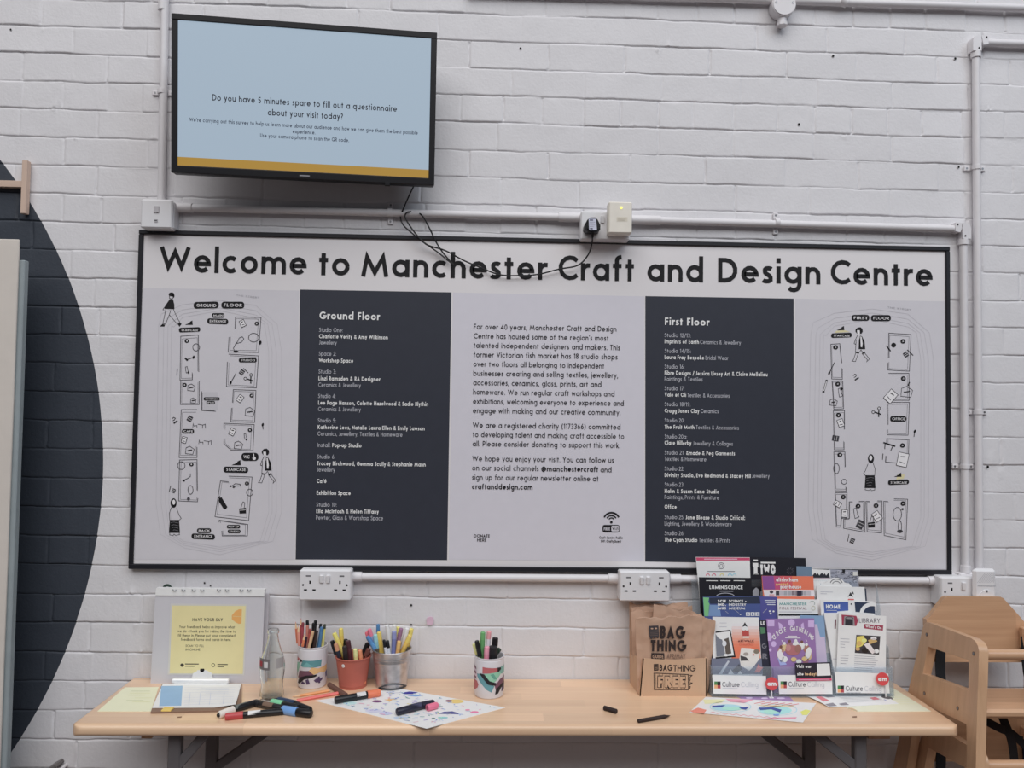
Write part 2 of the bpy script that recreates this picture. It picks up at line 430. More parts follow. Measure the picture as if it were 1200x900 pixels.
    put('(', 0.26, arc(0.40, 0.42, 0.34, 0.64, 120, 240)); put(')', 0.26, arc(-0.14, 0.42, 0.34, 0.64, 60, -60))
    put('!', w, dot, [(L, 0.3), (L, C)])
    put('?', 0.46, arc(0.22, 0.76, 0.22-h, 0.24-h, 170, -50)+[(0.2, 0.42), (0.2, 0.27)], [(0.2, 0), (0.2, w*1.1)])
    put('&', 0.72, [(0.68, 0), (0.20, 0.62)]+arc(0.33, 0.80, 0.17, 0.20-h, 200, -40)+[(0.16, 0.44)]+arc(0.28, 0.26, 0.25-h/2, 0.26-h, 130, 300)+[(0.64, 0.44)])
    put('@', 1.0, arc(0.5, 0.4, 0.16, 0.18, 0, 360), [(0.67, 0.58), (0.66, 0.3)]+arc(0.78, 0.32, 0.12, 0.12, 190, 340)+arc(0.5, 0.4, 0.5-h, 0.5-h, 0, 300))
    e = g['e']; put('\u00e9', e[0], *(e[1]+[[(cx-0.06, X+0.1), (cx+0.12, X+0.28)]]))
    GC[w] = g
    return g
def text_uv(dr, t, u0, v0, width, cap, mt, wt, l=1, rise=0.0):
    g = glyphs(wt); sb = 0.15; x = 0.0; items = []
    for ch in t:
        a, st = g.get(ch, g['-']); items.append((x, st)); x += a+sb
    tot = max(x-sb, 1e-6); sx = width/tot
    for x, st in items:
        for k, P in enumerate(st):
            Q = ribbon_uv(P, wt); vs = []
            for a, b in Q:
                for q in (b, a):
                    uu = (q[0]+x)*sx
                    vs.append(dr.fr.at(u0+uu, v0+q[1]*cap+rise*uu/width, dr._off(l)+k*2e-5))
            dr.mb.add(vs, [(2*i, 2*i+2, 2*i+3, 2*i+1) for i in range(len(Q)-1)], mt)
random.seed(7); rng = np.random.default_rng(11)
WALLY = 0.018
WHITE = (189, 187, 190)
m_wall = mat('painted_brick', WHITE, 0.62, noise=0.025, nscale=3.0, bump=0.35, bscale=140)
m_navy = (46, 52, 62)
m_plastic = mat('white_plastic', (196, 195, 198), 0.35, noise=0.01)
m_pipe = mat('painted_conduit', (192, 189, 192), 0.4, noise=0.02)
m_black = mat('black_plastic', (17, 17, 22), 0.4, noise=0.05)
m_dark = mat('dark_hole', (14, 13, 14), 0.8)
m_cable = mat('black_cable', (20, 20, 24), 0.5)
m_screw = mat('screw_steel', (120, 120, 124), 0.35, 0.8)

# ---- wall: painted brickwork as relief, with the big painted circle
def wall_material():
    nt = m_wall.node_tree; b = nt.nodes['Principled BSDF']
    ramp_link = b.inputs['Base Color'].links[0].from_socket
    geo = nt.nodes.new('ShaderNodeNewGeometry'); sep = nt.nodes.new('ShaderNodeSeparateXYZ'); nt.links.new(geo.outputs['Position'], sep.inputs[0])
    comb = nt.nodes.new('ShaderNodeCombineXYZ'); nt.links.new(sep.outputs[0], comb.inputs[0]); nt.links.new(sep.outputs[2], comb.inputs[1])
    d = nt.nodes.new('ShaderNodeVectorMath'); d.operation = 'DISTANCE'; d.inputs[1].default_value = (-1.4762, 1.2703, 0)
    nt.links.new(comb.outputs[0], d.inputs[0])
    lt = nt.nodes.new('ShaderNodeMath'); lt.operation = 'LESS_THAN'; lt.inputs[1].default_value = 1.3918
    nt.links.new(d.outputs['Value'], lt.inputs[0])
    mx = nt.nodes.new('ShaderNodeMix'); mx.data_type = 'RGBA'
    nt.links.new(lt.outputs[0], mx.inputs['Factor']); nt.links.new(ramp_link, mx.inputs['A']); mx.inputs['B'].default_value = alb(m_navy)+(1,)
    nt.links.new(mx.outputs['Result'], b.inputs['Base Color'])
wall_material()
def vnoise(n, step, seed, amp):
    """smooth random curve; n is a count, or an array of positions"""
    r_ = np.random.default_rng(seed); x = (np.arange(n) if np.isscalar(n) else np.asarray(n)-np.min(n))/step
    a = r_.uniform(-1, 1, int(x.max())+3); i = x.astype(int); t = x-i; t = t*t*(3-2*t)
    return amp*(a[i]*(1-t)+a[i+1]*t)
def vnoise2(nx, nz, sx, sz, seed, amp):
    r_ = np.random.default_rng(seed)
    x = (np.arange(nx) if np.isscalar(nx) else np.asarray(nx)-np.min(nx))/sx; z = (np.arange(nz) if np.isscalar(nz) else np.asarray(nz)-np.min(nz))/sz
    a = r_.uniform(-1, 1, (int(z.max())+3, int(x.max())+3)); i = x.astype(int); j = z.astype(int); tx = x-i; tz = z-j
    tx = tx*tx*(3-2*tx); tz = (tz*tz*(3-2*tz))[:, None]
    p = a[j][:, i]; q = a[j][:, i+1]; r = a[j+1][:, i]; s = a[j+1][:, i+1]
    return amp*((p*(1-tx)+q*tx)*(1-tz)+(r*(1-tx)+s*tx)*tz)
def build_wall():
    X = np.concatenate([np.arange(-1.5, -0.55, 0.012), np.arange(-0.55, 2.70, 0.0026), np.arange(2.70, 3.61, 0.012)]); x0 = X[0]
    nx = len(X); CH = 0.0792; kmin, kmax = -7, 32
    US = np.array([0.0, 0.016, 0.032, 0.052, 0.08, 0.14, 0.3, 0.5, 0.7, 0.85, 0.92, 0.95, 0.97, 0.985])
    rows_z = []; rows_y = []; rows_m = []; r_ = np.random.default_rng(3)
    line = {}
    for k in range(kmin, kmax+2):
        line[k] = 0.550+CH*k-0.005*X+vnoise(X, 0.28, 100+k, 0.0018)+vnoise(X, 0.06, 300+k, 0.0013)+vnoise(X, 0.02, 350+k, 0.0006)
    for k in range(kmin, kmax+1):
        header = (k % 4 == 2)
        pitch = 0.112 if header else 0.226
        # brick ends, each a little off the regular bond
        ends = np.arange(x0-0.3, X[-1]+0.5, pitch)+((0.113 if k % 2 else 0.0) if not header else 0.03)+r_.uniform(-0.03, 0.03)
        ends = ends+r_.uniform(-0.012, 0.012, len(ends))
        bi = np.searchsorted(ends, X); nb = len(ends)+1
        lo = ends[np.clip(bi-1, 0, nb-2)]; hi = ends[np.clip(bi, 0, nb-2)]
        nearest = np.where(np.abs(X-lo) < np.abs(hi-X), bi-1, bi); near = ends[np.clip(nearest, 0, nb-2)]
        out = r_.normal(0, 0.0005, nb)[bi]; tilt = r_.normal(0.0007, 0.0006, nb)[bi]; lean = r_.normal(0, 0.006, nb)[bi]
        jw = np.clip(r_.normal(0.75, 0.5, nb), 0, 1.4)[np.clip(nearest, 0, nb-1)]
        wob = r_.uniform(-1, 1, (nb, len(US)))
        jd = np.clip(0.0024+vnoise(X, 0.22, 500+k, 0.0016)+vnoise(X, 0.05, 540+k, 0.0011), 0.0003, None)
        for m_, u in enumerate(US):
            e = min(u, 1-u); g = math.exp(-(e/0.026)**2)
            z = line[k]*(1-u)+line[k+1]*u
            dist = np.abs(X-near-0.0016*wob[np.clip(nearest, 0, nb-1), m_])
            perp = np.exp(-(dist/0.0024)**2)*0.0037*jw*np.clip(0.8+0.5*wob[np.clip(nearest, 0, nb-1), -1-m_], 0.2, 1.3)
            y = out+tilt*(u-0.5)*1.6+lean*(X-0.5*(lo+hi))*0.5
            rows_z.append(z); rows_y.append(y*(1-g)+jd*g+perp*(1-g))
    Z = np.array(rows_z); Y = np.array(rows_y); nz = len(Z)
    zc = Z[:, 0]-Z[0, 0]
    Y = Y+vnoise2(X, zc, 0.07, 0.05, 21, 0.0005)+vnoise2(X, zc, 0.018, 0.014, 22, 0.00030)+vnoise2(X, zc, 0.008, 0.007, 23, 0.00014)
    # chips and lumps of old paint
    lumps = [(2.43, 1.36, 0.03, 0.002), (2.46, 1.30, 0.02, 0.0025), (0.0, 0.95, 0.010, 0.004), (0.02, 0.86, 0.008, 0.004), (0.05, 0.80, 0.009, 0.004), (0.04, 0.745, 0.008, 0.004), (-0.03, 0.90, 0.012, 0.002),
             (0.72, 1.02, 0.016, 0.003), (0.75, 0.955, 0.01, 0.003), (1.72, 2.05, 0.035, 0.0015), (1.9, 2.35, 0.02, 0.0015), (2.0, 2.28, 0.012, 0.002), (0.45, 2.44, 0.02, 0.002), (-0.25, 2.3, 0.012, 0.0025), (-0.05, 2.2, 0.010, 0.002)]
    rr = np.random.default_rng(31)
    for i in range(70): lumps.append((rr.uniform(-0.4, 2.6), 0.55+CH*rr.integers(0, 27)+rr.normal(0, 0.012), rr.uniform(0.004, 0.010), rr.uniform(0.001, 0.003)))
    Xb = np.broadcast_to(X, Z.shape)
    for n_, (cx, cz, s, a) in enumerate(lumps):
        i0, i1 = np.searchsorted(X, [cx-3*s, cx+3*s]); rws = np.where(np.abs(Z[:, min(i0, nx-1)]-cz) < 3*s+0.01)[0]
        if len(rws) == 0 or i1 <= i0: continue
        a0, a1 = rws[0], rws[-1]+1
        d2 = ((Xb[a0:a1, i0:i1]-cx)**2+((Z[a0:a1, i0:i1]-cz)*1.2)**2)/s**2
        Y[a0:a1, i0:i1] -= a*np.exp(-d2)*(0.4+vnoise2(X[i0:i1], Z[a0:a1, i0], 0.5*s, 0.45*s, n_+900, 1.0))
    V = np.empty((nz, nx, 3)); V[..., 0] = X; V[..., 1] = WALLY+Y; V[..., 2] = np.maximum(Z, 0.0)
    idx = np.arange(nz*nx).reshape(nz, nx)
    Q = np.stack([idx[:-1, :-1], idx[:-1, 1:], idx[1:, 1:], idx[1:, :-1]], -1).reshape(-1, 4)
    me = bpy.data.meshes.new('wall_back'); me.vertices.add(nz*nx); me.vertices.foreach_set('co', V.ravel())
    me.loops.add(Q.size); me.loops.foreach_set('vertex_index', Q.ravel())
    me.polygons.add(len(Q)); me.polygons.foreach_set('loop_start', np.arange(0, Q.size, 4)); me.polygons.foreach_set('loop_total', np.full(len(Q), 4))
    me.materials.append(m_wall); me.update(calc_edges=True)
    me.polygons.foreach_set('use_smooth', np.ones(len(me.polygons), bool)); me.update()
    o = bpy.data.objects.new('wall_back', me); COL.objects.link(o); structure(o)
build_wall()
# drilled holes and specks in the paint, as small dark plugs set in the wall
mb = MB()
for px, py, r in [(936, 146, 2.0), (976, 66, 1.8), (1119, 69, 1.9), (1123, 196, 1.7), (1157, 547, 2.0), (482, 709, 1.6), (482, 732, 1.5), (610, 57, 1.7), (13, 35, 1.5), (240, 683, 1.3), (247, 686, 1.2)]:
    p = W(px, py, WALLY); mb.lathe(p, [(0.0001, 0), (r*0.0019, 0)], m_dark, 10)
    n0 = len(mb.v)-20
    for i in range(n0, len(mb.v)):
        q = mb.v[i]; mb.v[i] = (q[0], WALLY-0.0022, p[2]+(q[1]-p[1]))
structure(mb.build('trim_1', None, (0, 0, 0)))

m_floor = mat('grey_floor', (92, 78, 72), 0.6, noise=0.1, nscale=6, bump=0.1)
structure(MB().box((-1.5, -4.5, -0.05), (3.6, 0.05, 0.0), m_floor).build('floor'))

# ---------------------------------------------------------------- television
def television():
    ctr = np.array([0.4835, -0.1215, 2.2787]); yw, tl = 0.0917, 0.0881
    r = np.array([math.cos(yw), math.sin(yw), 0]); n = np.array([math.sin(yw), -math.cos(yw), 0]); up = np.array([0, 0, 1.0])
    U = r; Vv = up*math.cos(tl)+n*math.sin(tl)
    fr = Fr(ctr, U, Vv); N = fr.N
    t = thing('television', 'flat black television tilted down on wall showing a questionnaire message', 'television', ctr)
    bx = MB(); Wt, Ht = 0.684, 0.407
    bx.obox(ctr-N*0.016, (U, Vv, N), (Wt/2, Ht/2, 0.014), m_black, 0.004)
    bx.obox(ctr-N*0.042, (U, Vv, N), (Wt*0.36, Ht*0.36, 0.016), m_black, 0.008)
    bx.build('casing', t)
    # raised bezel round the screen
    bz = MB(); L = 0.0158
    for (c, hw, hh) in (((0, Ht/2-L/2), Wt/2, L/2), ((0, -Ht/2+L*0.58), Wt/2, L*0.58), ((-Wt/2+L/2, 0), L/2, Ht/2-L), ((Wt/2-L/2, 0), L/2, Ht/2-L)):
        bz.obox(fr.at(c[0], c[1], 0.0005), (U, Vv, N), (hw, hh, 0.004), m_black, 0.0015)
    b_ = bz.build('bezel', t)
    d = Draw(MB(), Fr(fr.at(0, 0, 0.0046), U, Vv))
    d.line([(351, 205.7), (363, 206.3)], 1.3, ink((128, 128, 134)), 0)
    d.mb.build('logo', b_)
    nub = MB(); u, v = fr.px(454, 216); nub.obox(fr.at(u, v+0.001, 0.001), (U, Vv, N), (0.008, 0.006, 0.004), m_black, 0.002); nub.build('sensor', t)
    sc = MB(); sf = Fr(fr.at(0, 0, 0.0), U, Vv)
    e_bg = emis('screen_blue_grey', (157, 174, 190)); e_gold = emis('screen_gold', (164, 128, 52)); e_tx = emis('screen_text', (20, 24, 38)); e_tx2 = emis('screen_text_small', (36, 44, 64))
    hw, hh = Wt/2-L, Ht/2-L
    g = Draw(sc, sf)
    g.uvpoly([(-hw, -hh+0.004), (hw, -hh+0.004), (hw, hh), (-hw, hh)], e_bg, 0)
    g.uvpoly([(-hw, -hh+0.004), (hw, -hh+0.004), (hw, -hh+0.026), (-hw, -hh+0.026)], e_gold, 1)
    def tx(s, x0, y, x1, ye, cap, m_, w_): g.text(s, x0, y, x1, cap, m_, w_, 1)
    def txl(s, x0, y, x1, y1, cap, m_, w_):
        u0, v0 = sf.px(x0, y); u1, v1 = sf.px(x1, y1); text_uv(g, s, u0, (v0+v1)/2, u1-u0, cap*sf.sc, m_, w_, 1)
    txl('Do you have 5 minutes spare to fill out a questionnaire', 248.7, 117.8, 465, 131, 7.2, e_tx, 0.16)
    txl('about your visit today?', 313.8, 135.5, 402, 140, 7.2, e_tx, 0.16)
    txl("We're carrying out this survey to help us learn more about our audience and how we can give them the best possible", 222, 142.3, 489.5, 158, 4.4, e_tx2, 0.16)
    txl('experience.', 343, 156.2, 369.5, 157.6, 4.4, e_tx2, 0.16)
    txl('Use your camera phone to scan the QR code.', 305, 160.8, 409, 166.6, 4.4, e_tx2, 0.16)
    sc.build('screen', t, smooth=0)
    br = MB(); back = fr.at(0, 0, -0.055)
    br.box((back[0]-0.08, -0.012, back[2]-0.10), (back[0]+0.08, WALLY+0.002, back[2]+0.10), m_black, 0.003)
    br.tube([(back[0]-0.03, -0.004, back[2]), back+np.array([-0.03, 0, 0])], 0.014, m_black); br.tube([(back[0]+0.03, -0.004, back[2]), back+np.array([0.03, 0, 0])], 0.014, m_black)
    br.build('wall_bracket', t)
television()

# ---------------------------------------------------------------- welcome board
def board():
    t = thing('welcome_board', 'long framed welcome board with directory panels and hand drawn maps', 'sign', (1.15, 0.0, 1.018))
    Wd, Ht, z0 = 2.3, 0.9375, 1.018
    m_frame = mat('board_frame', (26, 26, 32), 0.45); m_face = mat('board_white', (197, 193, 195), 0.5, noise=0.012, nscale=4)
    fb = MB(); e = 0.0125
    fb.box((0, 0, z0+Ht-e), (Wd, WALLY, z0+Ht), m_frame, 0.002); fb.box((0, 0, z0), (Wd, WALLY, z0+e*1.15), m_frame, 0.002)
    fb.box((0, 0, z0+e), (e, WALLY, z0+Ht-e), m_frame, 0.002); fb.box((Wd-e, 0, z0+e), (Wd, WALLY, z0+Ht-e), m_frame, 0.002)
    fb.build('frame', t)
    MB().box((e, 0.006, z0+e), (Wd-e, WALLY-0.002, z0+Ht-e), m_face).build('backing', t)
    fr = Fr((0, 0.006, z0), (1, 0, 0), (0, 0, 1))
    k = ink((15, 14, 18)); kk = ink((24, 22, 28))
    # headline
    for wd, x0, y, x1 in (('Welcome', 187, 318.6, 359.2), ('to', 373.8, 322.4, 409.6), ('Manchester', 423.4, 323.8, 640.8), ('Craft', 654.4, 328.0, 743), ('and', 758.5, 329.6, 823.8), ('Design', 841.4, 330.8, 961.3), ('Centre', 973.4, 333, 1092.6)):
        h = Draw(MB(), fr, 2); h.text(wd, x0, y, x1, 30.0, k, 0.17); h.mb.build('headline_word', t, smooth=0)
    # sheets
    m_sheet = mat('map_sheet', (184, 181, 187), 0.55, noise=0.012); m_mid = mat('text_sheet', (187, 184, 193), 0.55, noise=0.012)
    m_nv = mat('directory_navy', (42, 45, 56), 0.5, noise=0.03)
    wh = ink((205, 205, 212)); wh2 = ink((172, 173, 182))
    def sheet(name, P, mt):
        d = Draw(MB(), fr, 1); d.poly(P, mt, 0); return d
    TXT = 0.115; BLD = 0.185; C1 = 4.9
    # ground floor directory
    d = sheet('d', [(351.7, 339.3), (529, 342.6), (524, 656.4), (346.4, 655.6)], m_nv); d.z0 = 3
    d.text('Ground Floor', 374.5, 374, 445, 9.0, wh, 0.19)
    L1 = [('Studio One:', 374, 401.7, 388.9, 0), ('Charlotte Verity & Amy Wilkinson', 374, 454.6, 396.4, 1), ('Jewellery', 374, 394.6, 403.7, 0),
          ('Space 2:', 373.8, 393.8, 416.7, 0), ('Workshop Space', 373.8, 414, 424.5, 1), ('Studio 3:', 373.5, 393.8, 437.7, 0), ('Linzi Ramsden & RA Designer', 373.4, 445.7, 445.7, 1),
          ('Ceramics & Jewellery', 373.3, 422.8, 453.2, 0), ('Studio 4:', 373, 393.3, 466.3, 0), ('Lee Page Hanson, Colette Hazelwood & Sadie Blythin', 373, 501.8, 474.2, 1), ('Ceramics & Jewellery', 373, 422.8, 481.6, 0),
          ('Studio 5:', 372.6, 393.6, 495, 0), ('Katherine Lees, Natalie Laura Ellen & Emily Lawson', 372.5, 497.6, 502.8, 1), ('Ceramics, Jewellery, Textiles & Homeware', 372.3, 471.6, 510.5, 0),
          ('Install:', 372, 387.4, 523.8, 0), ('Pop-up Studio', 389.4, 423.6, 524, 1), ('Studio 6:', 371.8, 392.6, 537.4, 0), ('Tracey Birchwood, Gemma Scully & Stephanie Mann', 371.7, 498.8, 545.2, 1), ('Jewellery', 371.6, 392.6, 552.6, 0),
          ('Caf\u00e9', 371.4, 382.6, 566, 1), ('Exhibition Space', 371.1, 411, 579.8, 1), ('Studio 10:', 370.8, 394.6, 593.6, 0), ('Ella McIntosh & Helen Tiffany', 370.7, 443.8, 601.2, 1), ('Pewter, Glass & Workshop Space', 370.5, 449, 608.8, 0)]
    for s_, x0, x1, y, b_ in L1: d.text(s_, x0, y, x1, C1, wh if b_ else wh2, BLD if b_ else TXT)
    o1 = d.mb.build('directory_panel', t, smooth=0); o1['label'] = 'dark ground floor directory panel'
    d = sheet('d', [(756.2, 347), (930, 349.9), (930.5, 661), (756, 658.2)], m_nv); d.z0 = 3
    d.text('First Floor', 779, 380.8, 831, 8.9, wh, 0.19)
    x = 778.7
    L2 = [('Studio 12/13:', x, 809.4, 395, 0), ('Imprints of Earth', x, 818.9, 402.4, 1), ('Ceramics & Jewellery', 820.3, 868, 403.2, 0), ('Studio 14/15:', x, 809.4, 413.4, 0), ('Laura Fray Bespoke', x, 825, 420.8, 1), ('Bridal Wear', 826.6, 853.3, 421.6, 0),
          ('Studio 16:', x, 801.7, 431.8, 0), ('Fibre Designs / Jessica Livsey Art & Claire Mellalieu', x, 899.2, 439.3, 1), ('Paintings & Textiles', x, 823.2, 446.3, 0), ('Studio 17:', x, 801.7, 457.3, 0), ('Vale et Oli', x, 803.8, 464.7, 1), ('Textiles & Accessories', 805.4, 854.7, 465.4, 0),
          ('Studio 18/19:', x, 809, 475.9, 0), ('Cragg Jones Clay', x, 819.2, 483.5, 1), ('Ceramics', 820.9, 841.8, 484, 0), ('Studio 20:', x, 801.7, 494.8, 0), ('The Fruit Moth', x, 813.6, 502.5, 1), ('Textiles & Accessories', 815.5, 865.6, 503, 0),
          ('Studio 20a:', x, 804.8, 513.8, 0), ('Clare Hillerby', x, 810, 521.2, 1), ('Jewellery & Collages', 811.9, 858.6, 521.8, 0), ('Studio 21:', x, 801.6, 532.6, 0), ('&made & Peg Garments', 804, 861, 533, 1), ('Textiles & Homeware', x, 827.4, 540, 0),
          ('Studio 22:', x, 801.4, 551.4, 0), ('Divinity Studio, Eve Redmond & Stacey Hill', x, 879.5, 559, 1), ('Jewellery', 881, 901.5, 559.8, 0), ('Studio 23:', x, 801.4, 570, 0), ('Halm & Susan Kane Studio', x, 842.5, 577.7, 1), ('Paintings, Prints & Furniture', x, 842.5, 584.8, 0),
          ('Office', x, 792.7, 596.1, 1), ('Studio 25:', x, 801.4, 608.2, 0), ('Jane Blease & Studio Critical:', 803.5, 872.8, 608.5, 1), ('Lighting, Jewellery & Woodenware', x, 857.3, 615.8, 0), ('Studio 26:', x, 801.4, 627.1, 0), ('The Cyan Studio', x, 817, 634.7, 1), ('Textiles & Prints', 819, 855.4, 635.2, 0)]
    for s_, x0, x1, y, b_ in L2: d.text(s_, x0, y, x1, C1, wh if b_ else wh2, BLD if b_ else TXT)
    o2 = d.mb.build('directory_panel', t, smooth=0); o2['label'] = 'dark first floor directory panel'
    # middle text sheet
    d = sheet('d', [(531, 342.8), (755, 347.2), (754.6, 657.6), (526, 655.8)], m_mid); d.z0 = 3; y0 = 385.6; p = 10.93
    L3 = [('For over 40 years, Manchester Craft and Design', 722.3), ("Centre has housed some of the region's most", 713), ('talented independent designers and makers. This', 726.5), ('former Victorian fish market has 18 studio shops', 723.6), ('over two floors all belonging to independent', 707.9),
          ('businesses creating and selling textiles, jewellery,', 724), ('accessories, ceramics, glass, prints, art and', 704.6), ('homeware. We run regular craft workshops and', 720), ('exhibitions, welcoming everyone to experience and', 730.9), ('engage with making and our creative community.', 727)]
    for i, (s_, x1) in enumerate(L3): d.text(s_, 555.3-0.12*i, y0+p*i, x1, 6.3, kk, 0.13)
    for s_, x0, x1, y, b_ in [('We are a registered charity (1173366) committed', 554, 727, 501, 0), ('to developing talent and making craft accessible to', 554, 731.3, 512, 0), ('all. Please consider donating to support this work.', 553.8, 726.5, 522.8, 0),
                       ('We hope you enjoy your visit. You can follow us', 553.5, 719.2, 540.2, 0), ('on our social channels', 553.4, 631.2, 551.1, 0), ('@manchestercraft', 634.3, 700.8, 552.2, 1), ('and', 703.6, 716.5, 553.3, 0), ('sign up for our regular newsletter online at', 553.2, 701.2, 562.2, 0), ('craftanddesign.com', 553.2, 624, 573, 1)]:
        d.text(s_, x0, y, x1, 6.3, kk, 0.19 if b_ else 0.13)
    d.text('DONATE', 555.5, 629.6, 573.8, 3.6, kk, 0.16); d.text('HERE', 559.2, 634.4, 570, 3.6, kk, 0.16)
    for rx, ry, w_ in ((9.4, 9.0, 2.0), (6.2, 5.6, 1.5), (3.4, 2.9, 1.3)):
        d.ring(716.5, 610, rx, ry+0.3, w_, k, 1, 12, 205 if rx > 9 else 210, 335 if rx > 9 else 330)
    d.ell(716.3, 611.8, 1.5, 1.5, k, 1)
    d.pill(706, 615, 726, 623.6, k, 1, 2.4); d.pill(716.3, 616, 725.2, 622.6, m_mid, 2, 1.4)
    d.text('FREE', 707.5, 621.4, 714.7, 3.4, m_mid, 0.2, 2); d.text('Wi-Fi', 717.4, 621.2, 724.4, 3.4, k, 0.2, 3)
    d.text('Craft Centre Public', 702.3, 631.2, 729.6, 2.9, kk, 0.16); d.text('PW: CraftyGuest', 704.3, 635.4, 727.8, 2.9, kk, 0.18)
    d.mb.build('text_sheet', t, smooth=0)
    # ---- maps
    ln = ink((62, 60, 66)); fa = ink((160, 158, 164)); pale = ink((205, 202, 206)); yel = ink((196, 186, 140))
    def map_sheet(P, faint):
        d = sheet('d', P, m_sheet)
        for F_ in faint: d.line(F_, 0.45, ink((171, 168, 174)), 1)
        return d
    def person_walk(d, cx, cy, s, flip=1):   # walking figure with round hair and long dark waistcoat
        q = lambda L: [(cx+flip*x*s, cy+y*s) for x, y in L]
        d.poly(q([(-5, -28), (-2, -31), (2, -31.5), (5, -29), (5.4, -25), (3.5, -22), (-3, -22.5), (-5, -25)]), k, 1)
        d.poly(q([(-3, -27), (1, -27), (1.2, -22), (-0.8, -20.5), (-2.6, -23)]), pale, 2)
        d.line(q([(-2, -20), (-5, -14), (-7, -8), (-5, -7), (-4, -9)]), 0.6, k, 1)
        d.poly(q([(0, -13), (1.5, -18), (4.5, -18), (8, -11), (9, 0), (-0.5, 0)]), k, 1)
        d.poly(q([(1.4, -19), (4, -18), (5.5, -8), (4.6, -2), (2, -3)]), pale, 2); d.line(q([(1.4, -19), (4, -18), (5.5, -8), (4.6, -2), (2, -3), (1.4, -19)]), 0.6, k, 3)
        d.line(q([(-4, -14), (-5, 4), (0, 5), (3, 1), (6, 6), (9, 4)]), 0.6, k, 1)
        d.line(q([(-5, 4.2), (0, 5.2)]), 1.6, k, 2); d.line(q([(4.5, 6.5), (8.5, 4)]), 1.6, k, 2)
        d.line(q([(-4.5, 5), (-8, 15), (-10, 17), (-5, 17.5), (-1, 6)]), 0.6, k, 1); d.line(q([(5, 7), (12, 15), (11, 18), (15, 14), (13, 11.5), (8, 5)]), 0.6, k, 1)
    def person_scarf(d, cx, cy, s, flip=1):  # standing figure with dark headscarf and long dark skirt
        q = lambda L: [(cx+flip*x*s, cy+y*s) for x, y in L]
        d.ell(cx+flip*-0.5*s, cy-20*s, 3.6*s, 5.6*s, k, 1); d.ell(cx+flip*-0.2*s, cy-21*s, 1.8*s, 3*s, pale, 2)
        d.line(q([(-3, -15), (-5.5, -8), (-5, 0), (6, 0), (8.5, -2), (6, -6), (3, -14)]), 0.6, k, 1)
        d.poly(q([(-5, 0), (6, 0), (7, 15), (-6, 15)]), k, 1)
        for i in range(4): d.line(q([(-4+i, 3+3*i), (0, 2.2+3*i), (5, 3.4+3*i)]), 0.35, ink((120, 118, 124)), 2)
        d.line(q([(-5, 15.2), (-5, 17.4), (-1, 18), (0, 16.4), (2, 17.8), (6.5, 17), (6, 15.2)]), 0.6, k, 1)
    def person_jacket(d, cx, cy):
        d.ell(cx, cy-17, 3.3, 2.3, k, 1); d.ell(cx+2.4, cy-15.3, 1.2, 2.2, k, 1)
        d.line([(cx-2.4, cy-16), (cx-2.2, cy-12.5), (cx+1, cy-11.5), (cx+2.4, cy-14)], 0.6, k, 2)
        d.poly([(cx-2, cy-11.5), (cx+2, cy-11), (cx+3.4, cy-5), (cx+3.4, cy+0.4), (cx-7.5, cy), (cx-9, cy-1), (cx-5, cy-7)], k, 1)
        d.line([(cx-9, cy-1), (cx-10, cy+1), (cx-8.5, cy+1.2)], 0.6, k, 1)
        d.line([(cx-6.5, cy+0.5), (cx-10, cy+17), (cx-7, cy+18), (cx-2.5, cy+7), (cx+7, cy+18), (cx+10, cy+16), (cx+6, cy+9), (cx+2.5, cy+0.5)], 0.6, k, 1)
        d.line([(cx-2.5, cy+7), (cx-1, cy+2)], 0.6, k, 1)
        d.poly([(cx-13.5, cy+20.5), (cx-10.4, cy+17.5), (cx-7.6, cy+18.6), (cx-8.4, cy+20.8)], k, 1); d.poly([(cx+7.6, cy+18), (cx+9.6, cy+15.6), (cx+12, cy+17.6), (cx+9.4, cy+21)], k, 1)
    def dot(d, x, y, r=2.3, lab=''):
        d.ell(x, y, r, r*0.92, k, 2)
        if lab: d.text(lab, x-0.8, y+0.9, x+0.8, 1.9, pale, 0.2, 3)
    def label(d, t_, x0, y0, x1, y1, skew=0, cap=None):
        d.pill(x0, y0, x1, y1, k, 2, None, skew)
        d.text(t_, x0+(x1-x0)*0.12, y1-(y1-y0)*0.28+skew*0.12, x1-(x1-x0)*0.1, cap or (y1-y0)*0.46, pale, 0.15, 3, dy=0)
    def stairs(d, x, y, s=1): d.poly([(x, y+5*s), (x+2.2*s, y+4*s), (x+3.2*s, y+4*s), (x+3.6*s, y+3*s), (x+5.4*s, y+2.6*s), (x+5.8*s, y+1.4*s), (x+8.6*s, y), (x+9*s, y+5*s)], k, 2)
    def pot(d, x, y): d.poly([(x-4, y-1), (x+4, y-2), (x+4, y+4.5), (x-3.6, y+4.8)], k, 2); d.line([(x-3.4, y+1), (x+3.6, y+0.4)], 0.5, pale, 3); d.line([(x-2, y-2), (x+0.5, y-9), (x+2.6, y-8), (x+2, y-2)], 0.6, ln, 2)
    def bottle(d, x, y): d.poly([(x-5, y-7), (x-2, y-8.5), (x+5, y+3), (x+3.5, y+5.5), (x+0.8, y+5.6), (x-5.4, y-4)], k, 2); d.line([(x-5, y-7), (x-4, y-9.5)], 1.4, k, 2)
    def card(d, x, y, s, rot): 
        c, q = math.cos(math.radians(rot)), math.sin(math.radians(rot)); R_ = lambda L: [(x+(a*c-b*q)*s, y+(a*q+b*c)*s) for a, b in L]
        d.poly(R_([(-3, -4), (3, -4), (3, 4), (-3, 4)]), pale, 2); d.line(R_([(-3, -4), (3, -4), (3, 4), (-3, 4)]), 0.6, ln, 3, closed=True); d.line(R_([(-1.6, -1.5), (1.2, -2)]), 1.0, k, 3); d.line(R_([(-1.6, 1.5), (1.6, 2)]), 0.7, ln, 3)
